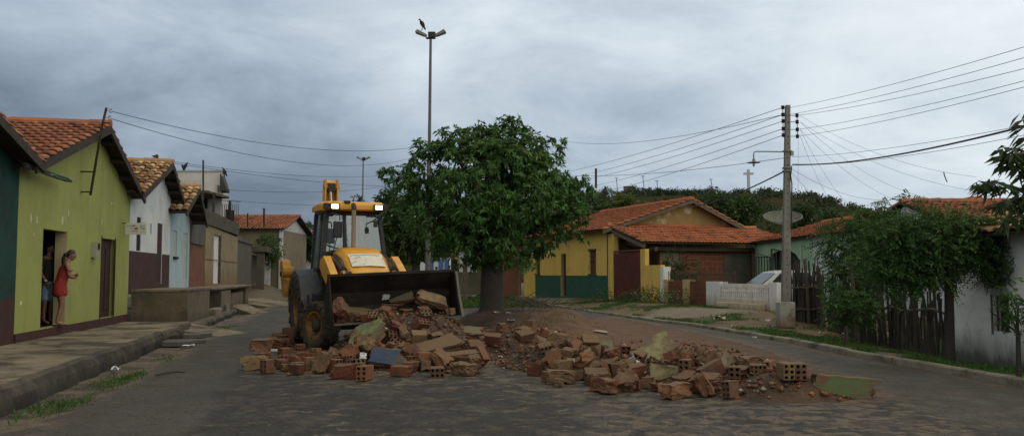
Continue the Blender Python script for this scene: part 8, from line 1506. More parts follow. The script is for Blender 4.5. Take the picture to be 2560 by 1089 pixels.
RUBBLE = [(7,3,-2.1,14.92,0.2,0.79,-0.28,-0.51,-0.19),(7,0,-0.76,15.52,0.17,0.79,-0.53,0.03,-0.3),(2,3,-3.22,14.83,0.08,0.71,0.7,0.07,0.08),(2,1,-3.01,14.77,0.08,0.65,0.28,0.67,-0.23),(0,3,-2.66,14.64,0.18,0.72,-0.4,-0.01,-0.56),(2,2,-1.39,14.26,0.08,0.43,-0.54,0.48,0.54),(2,3,-0.4,15.7,0.1,0.62,-0.38,-0.59,-0.35),(1,2,-2.9,14.34,0.14,0.01,-0.73,-0.14,0.66),(1,3,-1.6,14.77,0.24,0.36,0.22,-0.43,0.8),(3,2,-1.29,15.47,0.44,0.49,0.67,-0.36,-0.42),(3,3,-0.88,14.88,0.1,0.64,0.06,0.76,0.08),(4,3,-3.77,14.75,0.12,0.66,-0.24,-0.67,-0.24),(12,0,-0.2,15.98,0.14,0.45,0.52,0.6,0.4),(8,1,-0.97,13.98,0.02,0.56,-0.01,-0.01,0.83),(5,0,-3.48,14.78,0.13,0.68,-0.71,0.12,-0.15),(5,3,-1.08,14.79,0.34,0.59,-0.21,0.12,0.77),(13,1,-2.99,13.95,0.18,0.49,-0.32,0.77,0.27),(8,2,-2.51,14.08,0.03,0,0.35,-0.94,-0),(11,1,-1.53,15.53,0.5,0.8,0.13,0.32,-0.49),(8,2,-0.7,14.39,0.03,0,0.78,-0.63,0),(9,1,-1.56,15.74,0.76,0.7,0.39,-0.59,-0.12),(6,2,-2.41,14.53,0.41,0.28,0.42,0.79,0.33),(2,0,-1.97,15.14,0.37,0.46,0.48,0.74,0.13),(2,1,-5.22,16.57,0.08,0.65,-0.65,-0.27,0.28),(5,0,-2.64,14.38,0.28,0.72,0.63,-0.12,0.27),(11,3,-2.07,15.32,0.48,0.57,0.17,0.72,0.37),(12,0,-2.45,14.97,0.36,0.35,0.9,0.19,-0.18),(2,1,0.12,14.04,0.08,0.47,0.56,0.46,-0.51),(11,0,-0.1,20.85,0.25,0.89,0.09,-0.21,-0.39),(9,0,-1.28,20.52,0.09,0.31,-0.3,-0.64,0.64),(6,1,-0.39,15.11,0.15,0.25,-0.24,-0.69,0.63),(2,3,-1.3,14.81,0.32,0.01,-0.59,-0.81,-0.01),(3,1,0.42,16.66,0.14,0.08,0.2,0.61,0.76),(3,1,-3.82,13.98,0.11,0.87,-0.01,0,0.49),(6,2,-0.74,13.69,0.1,0.01,-0.93,0.36,0.02),(11,0,0.1,14.66,0.1,0.03,-0.96,-0.25,-0.1),(7,1,-2.03,14.95,0.34,0.72,-0.51,-0.23,0.42),(4,0,-1.45,14.49,0.22,0.11,-0.12,0.71,-0.69),(8,1,-1.71,14.55,0.34,0.69,0.55,0.46,0.09),(7,1,-0.27,15.51,0.09,0.75,-0.35,-0.54,-0.16),(8,1,-2.98,16.08,0.8,0.39,-0.43,-0.74,-0.34),(6,1,-0.59,14.04,0.15,0.47,-0.48,-0.55,0.49),(12,0,-1.13,14.25,0.19,0.16,-0.4,-0.89,-0.14),(11,2,-4.46,15.68,0.08,0.64,0.63,-0.3,-0.31),(11,2,-1.81,14.7,0.3,0.01,0.48,0.88,0.03),(1,1,-2.46,14.52,0.12,0.59,-0.31,0.36,-0.66),(12,0,-1.9,14.88,0.23,0.9,0.19,-0.26,0.29),(9,0,-2.86,14.04,0.11,0,-0.32,-0.95,0.01),(0,1,-3.02,15.01,0.08,0.72,-0.69,-0.06,0.05),(2,1,-3.79,14.57,0.1,0.67,-0.23,-0.67,-0.22),(9,2,-3.23,14.49,0.09,0.34,0.35,0.61,0.63),(3,3,-3.43,14.36,0.14,0.07,0.71,-0.06,0.7),(12,3,-2.31,14.76,0.25,0.5,-0.17,0.36,0.77),(2,1,-3.34,13.74,0.08,0.68,0.17,0.71,-0.12),(0,1,-1.13,13.41,0.08,0.47,0.47,0.52,0.53),(2,1,-3.41,14.12,0.08,0.6,-0.59,0.39,-0.39),(0,1,-2.68,14.13,0.14,0.95,-0.02,-0.1,-0.28),(12,0,-3.42,15.19,0.16,0.86,-0.09,-0.15,-0.47),(2,2,-2.47,14.27,0.1,0.54,0.32,0.62,0.47),(12,3,-2.46,13.24,0.11,0.08,-0.16,0.73,-0.66),(1,2,-5.06,14.18,0.08,0.28,-0.27,0.64,-0.67),(12,1,-0.76,15.19,0.13,0.7,-0.04,0.08,-0.71),(3,3,-1.6,14.22,0.08,0.7,0.7,-0.09,-0.09),(3,2,-1.31,14.81,0.11,0.01,-1,0.02,0.01),(12,2,-0.37,14.42,0.19,0.4,-0.39,-0.82,0.12),(0,3,-0.87,14.35,0.15,0.57,-0.42,-0.58,-0.41),(0,1,-1.51,14.49,0.08,0.33,0.32,-0.62,-0.63),(0,0,-1.69,13.58,0.08,0.7,-0.69,0.12,-0.12),(3,0,0,16.16,0.08,0.05,0.05,-0.71,-0.7),(12,1,-0.21,14.7,0.21,0.06,-0.93,-0.11,-0.35),(0,0,-0.53,14.92,0.18,0.36,0.4,-0.14,0.83),(1,2,-1.61,15.34,0.46,0.95,0.27,0.07,0.16),(3,2,-0.31,13.79,0.08,0.39,-0.41,-0.58,0.58),(1,1,-0.7,15.02,0.33,0.35,-0.18,0.4,-0.83),(0,1,-1.73,14.66,0.11,0.91,0.03,-0.01,-0.41),(7,0,-3.36,15.01,0.06,0.91,-0.03,0.02,0.41),(5,2,-3.42,15.77,0.09,0.02,0.65,0.76,0.03),(1,1,-2.44,13.62,0.08,0.7,0.71,-0.03,-0.03),(13,1,-2.93,14.61,0.17,0.64,0.41,-0.02,0.65),(5,0,-2.49,15.65,0.62,0.66,0.73,-0.2,-0),(12,2,-3.22,15.51,0.15,0.12,-0.96,-0.2,-0.14),(12,2,-4.16,14.44,0.11,0.66,-0.74,-0.13,0.05),(2,1,-4.07,17.04,0.08,0.43,0.59,0.42,-0.54),(5,2,-1.85,15.21,0.52,0.3,0.45,0.41,0.74),(9,0,-2.16,13.05,0.11,0.01,0.76,0.65,-0.01),(3,1,-0.1,15.15,0.16,0.08,0.62,0.76,0.18),(12,2,-4.36,14.75,0.1,0.88,0.04,0.01,-0.48),(7,2,-3.66,14.26,0.06,0.03,0.88,-0.48,0.02),(3,0,-4.29,16.86,0.08,0.66,0.67,0.25,0.25),(0,1,-2.32,16.63,0.89,0.02,-0.36,-0.93,0.04),(2,1,-2.52,16.34,0.81,0.53,-0.62,0.32,0.49),(8,2,-2.81,16.02,0.72,0.07,0.88,0.47,0.02),(8,0,-2.36,16.38,0.82,0.64,-0.02,0.06,0.77),(1,2,-2.76,15.04,0.19,0.08,-0.86,-0.17,0.47),(7,2,-1.15,16.69,0.85,0.58,-0.7,-0.31,0.28),(1,3,-1.66,16.55,0.86,0.48,-0.39,-0.57,0.54),(5,0,-2.28,16.03,0.83,0.26,-0.19,-0.81,0.49),(8,2,-2.21,16.35,0.78,0.53,-0.08,0.03,0.84),(2,0,-2.62,15.95,0.77,0.42,0.6,0.49,-0.48),(3,2,-2.47,15.87,0.74,0.29,0.68,0.57,-0.35),(8,0,-2.21,14.85,0.14,0.15,0.55,0.57,0.59),(5,1,-0.51,15.43,0.16,0.38,0.45,0.73,-0.34),(0,3,-0.44,15.99,0.16,0.32,-0.72,-0.58,0.2),(2,3,-3.92,17.22,0.08,0.12,0.12,0.69,0.7),(13,3,-1.98,16.63,0.84,0.03,-0.82,0.58,0.05),(11,1,-0.6,15.63,0.13,0.13,0.63,0.51,0.57),(11,2,-3.92,16.88,0.08,0.66,0.65,-0.27,-0.27),(1,2,-0.07,16,0.28,0.62,-0.45,-0.3,0.56),(3,1,-2.27,15.76,0.71,0.47,0.65,0.59,-0.12),(3,3,-1.49,19.34,0.08,0.66,-0.67,0.25,-0.24),(7,2,-3.95,16.65,0.07,0.62,0.56,-0.38,-0.41),(3,3,-0.64,16.1,0.27,0.32,0.18,-0.72,0.59),(2,2,-2.66,16.42,1.66,0.64,-0.6,0.33,-0.35),(11,1,1.13,19.32,0.12,0.32,-0.68,-0.29,-0.59),(6,3,-3.08,15.91,0.94,0.45,-0.4,-0.78,0.14),(2,2,-3.17,15.22,0.11,1,0,0.01,0.1),(1,0,-1.6,15.61,0.63,0.09,-0.52,-0.4,0.75),(5,2,-1.35,19.19,0.22,0.16,0.11,0.09,0.98),(7,3,-3.47,16.96,0.13,0.08,-0.94,-0.13,-0.31),(11,3,-2.6,14.88,0.21,0.22,-0.78,0.38,-0.45),(5,3,-1.86,20.99,0.09,0,-0.99,-0.12,-0.02),(5,3,-2,15.44,0.62,0.91,-0.38,-0.01,0.16),(5,3,-4.95,16.32,0.09,1,-0.01,0.03,0.02),(2,3,-2.66,20.58,0.08,0.45,0.57,0.45,-0.52),(6,1,-2.56,9.13,0.13,0.7,0.71,0.06,0.09),(9,1,0.24,17.14,0.37,0.21,0.22,-0.49,-0.82),(1,3,0.37,16.32,0.09,0.4,-0.4,0.6,-0.57),(1,1,0.05,15.87,0.1,0.36,0.46,-0.64,-0.5),(2,2,0.63,17.12,0.24,0.18,0.5,0.67,0.52),(0,0,0.71,17.73,0.36,0.66,0.71,0.22,-0.06),(9,0,-0.38,16.89,0.31,0.01,-0.13,-0.97,-0.2),(4,2,0.24,17.47,0.44,0.33,-0.28,0.72,-0.54),(2,1,-0.2,17.5,0.44,0.22,-0.68,0.36,0.61),(5,0,1.09,16.96,0.11,0.82,-0.03,0.05,-0.57),(13,1,1.13,17.32,0.13,0.01,0.2,-0.1,0.97),(1,2,0.36,17.66,0.51,0.24,0.64,-0.11,0.72),(2,1,-0.21,17.98,0.45,0.01,-0.16,0.99,0.04),(12,0,1.22,16.15,0.18,0.03,-0.45,0.7,-0.55),(13,2,0,16.65,0.16,0.9,0.16,-0.14,0.38),(3,0,1.46,16.61,0.09,0.6,0.56,0.58,-0.01),(12,0,-0.23,16.45,0.14,0.93,0.12,0.07,-0.35),(3,1,0.58,16.19,0.08,0.17,0.17,0.69,0.68),(8,2,0.4,17.94,0.42,0.38,0.06,0.03,-0.92),(3,1,0.72,16.83,0.17,0.32,-0.35,0.72,-0.51),(8,1,0.77,17.21,0.15,0.5,0.16,0,0.85),(7,3,4.24,11.49,0.1,0.63,-0.75,0.19,-0.1),(3,2,0.95,14.24,0.28,0.63,0.75,-0.09,-0.19),(3,1,1.41,14.39,0.26,0.42,0.74,0.18,-0.49),(7,3,3.72,12.56,0.08,0.05,0.54,-0.84,0.01),(5,0,1.56,13.83,0.32,0.56,0.06,-0.04,-0.83),(12,2,2.04,12.99,0.31,0.31,0.43,-0.46,-0.71),(4,2,4.16,11.95,0.11,0.21,0.29,0.7,0.62),(5,1,1.66,12.87,0.19,0.05,-0.15,-0.2,0.97),(7,0,1.17,14.46,0.26,0.21,-0.58,-0.79,-0.07),(6,3,2.52,11.59,0.14,0.93,0.13,-0.11,-0.32),(6,1,2.79,12.59,0.31,0.34,0.23,-0.68,-0.61),(7,2,1.28,14.53,0.27,0.64,-0.03,-0.72,0.27),(3,0,0.6,13.46,0.24,0.1,-0.57,0.45,0.68),(2,1,0.26,14.3,0.09,0.37,0.29,0.61,0.63),(11,2,0.97,14.64,0.26,0.81,0.06,-0.57,-0.06),(3,3,1.31,12.98,0.12,0.31,-0.79,0.16,0.51),(2,1,3.36,12.96,0.13,0.38,-0.57,0.49,-0.53),(2,3,2.32,12.94,0.32,0.53,0.57,0.21,-0.6),(8,2,1.29,14.19,0.26,0.14,-0.07,0.07,0.99),(7,0,2.09,13.89,0.26,0.16,0.17,0.73,0.64),(3,0,1.81,12.64,0.18,0.16,-0.98,-0.06,-0.1),(5,0,2.49,12.59,0.33,0.3,-0.31,-0.12,-0.89),(2,0,0.91,15,0.35,0.54,-0.31,0.27,-0.73),(5,1,1.56,12.22,0.13,0.59,-0.58,-0.41,0.37),(9,1,2.67,11.89,0.26,0.02,0.96,0.14,0.22),(3,3,0.35,13.63,0.14,0.7,-0.08,-0.7,-0.09),(6,2,0.77,13.33,0.15,0.31,-0.35,0.63,-0.62),(6,1,2.99,13.59,0.13,0.11,0.87,-0.48,-0.05),(6,1,3.03,13.04,0.23,0.21,0.18,-0.96,0.03),(9,1,1.44,13.17,0.19,0.53,0.73,-0.4,-0.17),(7,3,1.16,15.39,0.2,0.6,0.53,0.49,0.35),(5,1,1.71,15.86,0.09,0.05,0.03,0.01,-1),(7,1,2.5,13.07,0.3,0.85,-0.01,-0.03,-0.53),(3,0,1.01,14.45,0.34,0.5,0.13,0.38,-0.77),(7,1,2.55,12.9,0.32,0.7,-0.26,0.57,-0.35),(3,3,1.81,14.49,0.24,0.51,0.11,0.74,-0.43),(2,2,0.72,14.39,0.27,0.65,-0.18,-0.62,-0.4),(9,1,1.21,12.68,0.11,0.81,-0.58,-0.01,0.03),(5,3,2.45,11.31,0.15,0.86,0.09,0.49,-0.13),(5,2,2.77,15.36,0.09,0.02,0.32,-0.95,0.04),(2,2,0.05,13.79,0.08,0.67,0.2,0.7,-0.15),(5,0,0.62,14.15,0.17,0.12,0.47,0.85,0.18),(5,2,2.16,15.52,0.15,0.6,0.64,-0.35,-0.33),(7,3,0.35,13.97,0.06,0.37,-0.01,-0,0.93),(2,3,1.8,14.03,0.32,0.01,-0.73,-0.68,0.01),(4,1,3.04,11.78,0.26,0.55,0.68,-0.35,-0.34),(1,1,1.87,13.12,0.3,0.54,-0.04,0.22,-0.81),(11,2,1.03,13.04,0.07,0.25,-0.67,0.34,0.62),(8,3,1.16,12.87,0.02,0.74,-0,-0.01,0.67),(3,3,3,14.67,0.08,0.14,0.13,0.69,0.7),(8,0,0.71,13.01,0.03,0,-0.35,-0.93,-0),(1,2,4.17,13.9,0.1,0.41,-0.41,-0.53,0.62),(6,2,0.81,15.28,0.4,0.1,0.12,0.64,0.75),(5,3,0.17,15.42,0.23,0.89,-0.02,-0.19,-0.42),(5,0,1.23,12.4,0.09,0,0.73,0.69,0.01),(3,0,1.92,14.66,0.15,0.19,-0.14,-0.63,0.74),(12,0,2.05,11.18,0.1,0,-0.42,0.91,0),(2,1,1.25,13.35,0.14,0.77,-0.49,0.22,-0.35),(11,0,2.98,12.03,0.24,0.57,0.35,0.75,-0.01),(2,2,0.01,14.42,0.08,0.64,-0.22,0.69,0.24),(2,2,2.74,11.13,0.12,0.03,0.97,0.25,0.03),(7,2,0.65,12.31,0.06,0.69,0,0.01,-0.72),(3,1,1.53,14.12,0.33,0.02,0.73,-0.2,0.65),(5,0,2.34,11.96,0.14,0.15,-0.94,0.3,-0.11),(8,2,2.8,11.32,0.07,0.02,0.14,0.1,-0.98),(12,3,2.4,14.31,0.13,0.07,0.81,-0.59,-0.01),(2,1,3.59,12.71,0.13,0.05,0.23,0.76,0.6),(8,3,2.81,11.71,0.19,0.63,-0.03,-0.07,0.78),(8,1,1.48,13.45,0.21,0.93,0.05,-0.21,-0.28),(6,2,3.58,10.52,0.1,0.5,0,0.01,-0.86),(11,0,1.65,11.95,0.08,0.12,0.69,-0.14,0.7),(12,3,1.21,11.66,0.1,0.59,-0,0.04,0.81),(5,1,0.81,14.68,0.39,0.65,-0.15,-0.35,0.65),(6,2,0.68,12.62,0.1,1,-0.01,0,0.05),(11,1,1.36,14.8,0.27,0.97,-0.2,-0.12,-0.01),(4,3,2.2,10.47,0.07,0.65,0.66,0.28,0.28),(11,2,1.02,15.41,0.24,0.52,0.26,0.38,-0.72),(5,2,2.27,15.22,0.09,1,-0,0.03,-0.09),(11,2,1.87,12.14,0.08,0.68,0.68,-0.2,-0.18),(1,2,0.52,15.56,0.32,0.12,0.57,0.58,0.57),(6,2,1.84,15.45,0.1,0.01,-0.6,0.8,0.01),(1,0,3.89,13.44,0.14,0.04,-0.45,0.89,-0.04),(7,0,1.91,14.98,0.09,0.59,0.07,0.79,0.13),(11,0,0.5,12.85,0.08,0.01,-0.07,1,-0.01),(7,2,1.19,14.05,0.32,0.44,0.7,0.38,-0.41),(8,2,1.62,13.3,0.24,0.13,-0.76,0.6,-0.21),(12,0,1.11,13.46,0.26,0.8,-0.33,-0.29,0.4),(11,2,1.99,12.28,0.1,0.05,0.57,0.81,0.12),(5,0,3.59,11.72,0.29,0.7,-0.02,-0.05,0.71),(5,1,1.52,11.79,0.15,0.9,0.34,-0.12,-0.25),(5,1,2.72,12.79,0.36,0.67,0.42,0.61,-0.06),(7,3,1.94,11.84,0.06,0.95,-0,0.01,-0.31),(8,1,1.1,13.89,0.24,0.09,-0.23,0.96,0.11),(2,1,2.52,13.98,0.13,0.51,-0.7,0.45,-0.22),(4,3,1,14.84,0.33,0.7,0.31,-0.64,0.08),(0,1,1.54,12.62,0.16,0.32,-0.57,-0.31,-0.69),(2,3,3.42,12.81,0.18,0.83,-0.11,-0.54,0.08),(11,0,0.59,13.48,0.07,0.65,-0.08,0.74,0.13),(12,3,0.98,15.64,0.22,0.91,0.34,0.18,-0.17),(0,1,0.55,14.72,0.32,0.63,-0.42,0.45,-0.47),(2,2,0.34,15.61,0.21,0.63,-0.39,0.64,0.19),(3,3,1.17,14.69,0.24,0.4,0.68,-0.17,-0.59),(1,1,1.17,15.04,0.27,0.61,0.55,-0.42,-0.38),(3,0,0.62,15.1,0.34,0.53,-0.46,-0.48,0.52),(9,2,0.23,14.89,0.22,0.31,-0.43,-0.74,0.41),(12,2,0.29,16.08,0.2,0.54,0.14,-0.21,0.8),(0,0,-0.05,14.87,0.1,0.61,-0.48,0.41,-0.47),(3,0,0.95,15.88,0.12,0.2,0.07,-0.77,-0.6),(1,3,1.29,15.93,0.08,0.7,-0.68,-0.14,0.16),(0,2,1.29,14.87,0.42,0.88,0.45,0.09,0.12),(9,3,-0.13,15.41,0.14,0.45,0.12,-0.19,-0.86),(0,1,0.89,16.11,0.08,0.1,-0.11,0.69,-0.71),(0,0,-5.1,19.6,0.11,0.95,0.02,-0.01,-0.32),(1,0,-4.96,19.31,0.08,0.69,0.7,0.11,0.1),(9,2,-5,19.8,0.18,0.67,-0.26,0.66,0.21),(6,1,-5.17,19.07,0.1,0.01,-0.81,0.58,0.02),(7,0,-4.83,19.03,0.07,0.7,-0.72,0.05,-0.04),(8,2,-4.71,18.4,0.02,1,-0.01,-0,-0.02),(0,2,-5.34,20.3,0.11,1,0.02,-0,-0.08),(3,0,-5.35,20.5,0.11,1,-0.01,0.01,0.03)]
REF = ['mint green slab', 'bright blue block', 'ragged orange chunk', 'long brown chunk', 'dull green topped slab', 'ruddy kerb fragment', 'largest pale green slab', 'squat cream block', 'diagonal worn block', 'green end block', 'sage green plate', 'dark green lump', 'grey green slab', 'sky blue patched block', 'pale whitish slab', 'white plaster strip', 'lone mossy block']
for k, h in enumerate(HEROES):
    bm = chunk_data(*h[2], h[3], .16, True); me = bpy.data.meshes.new('wall_chunk'); bm.to_mesh(me); bm.free(); me.materials.append(masonry); me.materials.append(paint('hero%d' % k, h[4]) if h[4] else CL[(0, 1, 1, 3)[k % 4]])
    if h[4]: dusty(me.materials[1], .45)
    o = link('wall_chunk', me); o.matrix_world = hero_matrix(h); tag(o, h[1], 'rubble chunk')
HR = ((921, 834, 38, 28), (965, 893, 36, 22), (1090, 862, 44, 20), (1143, 893, 46, 18), (1158, 830, 40, 14), (1283, 852, 46, 18), (1634, 882, 44, 34), (1660, 940, 34, 20), (1803, 928, 34, 36), (2110, 966, 70, 22), (1515, 866, 20, 14), (880, 782, 20, 14), (1000, 742, 30, 10), (1078, 748, 34, 16), (1452, 906, 24, 8), (1502, 829, 16, 6), (652, 862, 16, 12))
RM = {}; bpy.context.view_layer.update()
def rmesh(t, c):
    if (t, c) not in RM:
        bm = rub_mesh(t); nm = 'hollow_brick' if RUBT[t][0] == 'b' else 'brick_fragment'; me = bpy.data.meshes.new(nm); bm.to_mesh(me); bm.free(); me.materials.append(CL[c]); me.materials.append(hole); RM[t, c] = me
    return RM[t, c]
TONE = ('orange', 'brown', 'tan', 'dark red'); KIND = {0: 'whole hollow brick', 1: 'chipped hollow brick', 2: 'half hollow brick', 3: 'slanted hollow brick', 4: 'narrow hollow brick', 5: 'brick lump', 6: 'large brick lump', 7: 'small brick lump', 8: 'flat brick shard', 9: 'long hollow brick', 10: 'broad flat shard', 11: 'stubby brick end', 12: 'big ragged wall piece', 13: 'broad ragged wall piece'}
hpos = [Vector(h[5]) for h in HEROES]; Mi = BK.matrix_basis.inverted(); seen = {}
for r in RUBBLE:
    t, c = int(r[0]), int(r[1]); p = Vector(r[2:5]); ix, iy = proj(p)
    if ix < 636 or iy > 990 or (ix < 852 and 770 < iy < 886 and ix > 730) or (ix > 2010 and iy > 900) or (1205 < ix < 1335 and iy > 868) or (ix < 1335 and iy > 932): continue
    lp = Mi @ p
    if (lp.y > -1.85 and p.z > .7 and abs(lp.x) < 1.3) or p.z > 1.28: continue
    if any(abs(ix - u) < w_ * .68 and abs(iy - v) < h_ * .68 and p.y < hh_[5].y + .3 for (u, v, w_, h_), hh_ in zip(HR, HEROES)): continue
    q = r[5:9]; me = rmesh(t, c); o = link(me.name, me); o.rotation_mode = 'QUATERNION'; o.location = p; o.rotation_quaternion = q
    ax = o.rotation_quaternion.to_matrix() @ Vector((1, 0, 0)); view = (p - Vector((0, 0, EYE))).normalized(); up = o.rotation_quaternion.to_matrix().col[2]
    pose = 'standing on end' if abs(ax.z) > .75 else 'showing its holes' if abs(ax.dot(view)) > .8 and t in (0, 1, 2, 3, 4, 9, 11) else 'tipped' if max(abs(up.z), abs((o.rotation_quaternion.to_matrix().col[1]).z)) < .8 else 'lying'
    lp = Mi @ p; inb = abs(lp.x) < 1.2 and -2.75 < lp.y < -1.9 and p.z > .6
    k = min(range(len(hpos)), key=lambda i: (hpos[i] - p).length); d = p - hpos[k]; side = Vector((view.y, -view.x, 0)).normalized(); a, b = d.dot(side), d.dot(Vector((view.x, view.y, 0)).normalized())
    rel = 'on top of' if d.z > .18 and math.hypot(a, b) < .3 else ('left of' if a < 0 else 'right of') if abs(a) > abs(b) else ('in front of' if b < 0 else 'behind')
    nr = 'just ' if d.length < .45 and rel != 'on top of' else 'well ' if d.length > 1.1 and rel in ('left of', 'right of') else ''
    lab = f'{TONE[c]} {KIND[t]} {pose} {nr}{rel} the {REF[k]}' + (' in the bucket' if inb and k not in (11, 12) and len((KIND[t] + REF[k]).split()) < 8 else '')
    if len(lab.split()) > 16: lab = lab.replace(' in the bucket', '').replace(' piece', '')
    tag(o, lab, 'brick', seen.setdefault(lab, 'bricks loaded in the bucket' if inb else 'bricks in the right heap' if p.x > .3 and p.y < 16.3 else 'bricks around the bucket and tree soil'))
FIX = ((0, 2, 1972, 993, 92, 0, 'tan hollow brick facing the street, left one of the pair beside the green end block'), (1, 2, 2004, 992, 88, 0, 'tan hollow brick facing the street, right one of the pair beside the green end block'), (2, 1, 1843, 985, 75, 0, 'half brick standing alone before the diagonal worn block'), (4, 1, 1902, 982, 78, 90, 'narrow hollow brick lying left of the pair before the green end block'), (3, 1, 1722, 970, 60, 0, 'short pale brown brick right of the squat cream block'), (9, 1, 1498, 962, 12, 90, 'long brown brick at the left front of the right heap'), (0, 3, 1352, 908, 80, 0, 'dark red hollow brick, first of the right heap beside the bare road'), (2, 0, 1750, 940, 70, 0, 'orange hollow brick end tipped beside the diagonal worn block'), (1, 1, 1940, 968, 20, 90, 'chipped brown brick flat behind the facing pair'), (6, 1, 1880, 968, 40, 0, 'brown lump of brick behind the narrow hollow brick'), (0, 0, 651, 903, 15, 90, 'orange brick alone on the road nearest the left lane'), (6, 3, 684, 870, 0, 0, 'dark red lump between the mossy block and the front wheel'), (9, 1, 716, 914, 5, 90, 'long brown brick at the left end of the left heap'), (3, 2, 776, 926, 30, 0, 'tan broken brick at the front left of the left heap'), (2, 0, 748, 888, 70, 0, 'orange half brick on the road just before the front wheel'))
for t, c, px, py, rz, rx, lab in FIX:
    o = link(rmesh(t, c).name, rmesh(t, c)); q = RUBT[t]; p = gr(px, py, 0); hh = (q[2] if rx else q[3]) / 2; o.location = p + Vector((0, .12, hh + max(0, float(hm(p.x, p.y + .12))))); o.rotation_euler = (R(rx), 0, R(rz)); tag(o, lab, 'brick')
# crumbs: small angular bits nobody could count
rs = np.random.RandomState(77); n_ = 16000; xx = -4.2 + 8.6 * rs.rand(n_); yy = 10.9 + 9.5 * rs.rand(n_); hh = hm(xx, yy); lj = poly_mask(xx, yy, SOIL_L, .6); rj = poly_mask(xx, yy, SOIL_R, .5); rdg = np.clip(((xx - .6) * 2.9 + (yy - 15.2) * -3.6) / 21.4, 0, 1); dr_ = np.hypot(xx - .6 - 2.9 * rdg, yy - 15.2 + 3.6 * rdg)
pr = np.clip(hh / .12, 0, 1) * .5 * (yy < 18.8) + .35 * lj + .08 * rj + .7 * (dr_ < .95); keep = rs.rand(n_) < pr; xx, yy, hh = xx[keep], yy[keep], np.maximum(hh[keep], .0); k = len(xx)
oc = np.array([(1, 0, 0), (-1, 0, 0), (0, 1, 0), (0, -1, 0), (0, 0, 1), (0, 0, -1)], float); of = np.array([(0, 2, 4), (2, 1, 4), (1, 3, 4), (3, 0, 4), (2, 0, 5), (1, 2, 5), (3, 1, 5), (0, 3, 5)])
s = (.012 + .045 * rs.rand(k) ** 2.2); V = oc[None] * (s[:, None, None] * (.5 + .9 * rs.rand(k, 6, 1))) * (1, 1, .75) + rs.randn(k, 6, 3) * (s * .22)[:, None, None] + np.stack([xx, yy, hh + s * .35], 1)[:, None, :]
tn = .5 + .8 * rs.rand(k); cc = np.array([(.19, .072, .037), (.105, .053, .032), (.15, .092, .055), (.28, .24, .18)])[rs.choice(4, k, p=(.34, .34, .26, .06))] * tn[:, None]
tag(npmesh('rubble', V.reshape(-1, 3), (np.arange(k) * 6)[:, None, None].repeat(8, 1).reshape(-1, 1) + np.tile(of, (k, 1)), surf('rubble_bits', 30, .3, .01), None, np.repeat(cc, 6, 0), loc=(-1, 15, 0)), 'crumbled brick and mortar bits strewn over the soil and road', 'rubble', kind='stuff')
# ------------------------------------------------------------------ litter
def sheet_litter(name, label, cat, p, L, W, H, mat, seed, rz=0, M_=None):
    """a crumpled piece of plastic or paper"""
    r2 = np.random.RandomState(seed); n = 7; V = []
    for i in range(n):
        for j in range(n): u, v = i / (n - 1) - .5, j / (n - 1) - .5; V.append(Vector((u * L * (1 + .3 * r2.randn() * .3), v * W * (1 + .3 * r2.randn() * .3), H * abs(vn(u * 4 + seed, v * 4, 1, 2) - .3) * 1.5 + .01 + .25 * H * r2.rand())))
    m = M_ or Matrix.Rotation(rz, 3, 'Z'); mb = MB().add([m @ v + Vector(p) for v in V], [(i * n + j, (i + 1) * n + j, (i + 1) * n + j + 1, i * n + j + 1) for i in range(n - 1) for j in range(n - 1)]); return tag(mb.build(name, mat), label, cat)
lw = pm('litter_white', (.62, .63, .64), (.5, .51, .53), 9, .6, .1); lb_ = pm('litter_bluish', (.40, .47, .58), (.55, .57, .6), 5, .5, .1); lg_ = pm('litter_grey', (.20, .205, .21), (.30, .30, .30), 6, .5, .1); lo_ = pm('litter_orange', (.50, .13, .03), (.4, .1, .03), 8, .6, .1); lc_ = pm('litter_cream', (.42, .38, .26), (.33, .3, .2), 6, .8, .1)
def lying(px, py, z): p = gr(px, py, z); return p
MX = Matrix.Rotation(R(60), 3, 'X')
sheet_litter('plastic_bag', 'crumpled white and blue plastic bag caught left of the largest slab', 'plastic bag', at(1588, 912, 13.0), .15, .26, .08, lb_, 3, M_=Matrix.Rotation(R(-35), 3, 'Y') @ MX)
sheet_litter('plastic_bag', 'grey plastic bag squeezed between the slabs left of the blue block', 'plastic bag', at(907, 868, 14.9), .24, .28, .12, lg_, 4, M_=MX)
sheet_litter('plastic_wrapper', 'white foil wrapper against the bucket back above the load', 'wrapper', at(966, 744, 16.75), .15, .12, .04, lg_, 5, M_=MX)
sheet_litter('paper_scrap', 'small white scrap beside the cluster of holes at the left heap front', 'paper', at(909, 890, 14.3), .11, .10, .05, lw, 6, M_=MX)
sheet_litter('paper_sheet', 'cream paper lying flat at the very front of the left heap', 'paper', lying(830, 917, .02), .36, .30, .05, lc_, 7, .5)
sheet_litter('plastic_scrap', 'bright orange plastic piece at the front edge of the left heap', 'plastic scrap', at(850, 915, 14.15), .12, .14, .07, lo_, 8, M_=Matrix.Rotation(R(40), 3, 'X')); sheet_litter('plastic_scrap', 'small orange scrap on the road in front of the long brown chunk', 'plastic scrap', lying(1047, 917, .02), .16, .08, .04, lo_, 9)
sheet_litter('paper_scrap', 'white paper on the gutter edge beside the broken pavement', 'paper', lying(470, 866, 0), .24, .22, .05, lw, 10, .4); sheet_litter('paper_scrap', 'white crumpled paper at the pavement foot near the bright grass', 'paper', lying(288, 927, -.03), .12, .14, .09, lw, 11)
sheet_litter('paper_scrap', 'tiny white scrap on bare road between the two heaps', 'paper', lying(1251, 894, .01), .07, .07, .04, lw, 12); sheet_litter('plastic_bag', 'white bag in the grass near the trodden concrete', 'plastic bag', at(1801, 799, 27.3), .34, .3, .14, lc_, 13); sheet_litter('paper_scrap', 'white scrap in the grass left of the pole footing', 'paper', at(1919, 806, 24.8), .12, .12, .12, lw, 14)
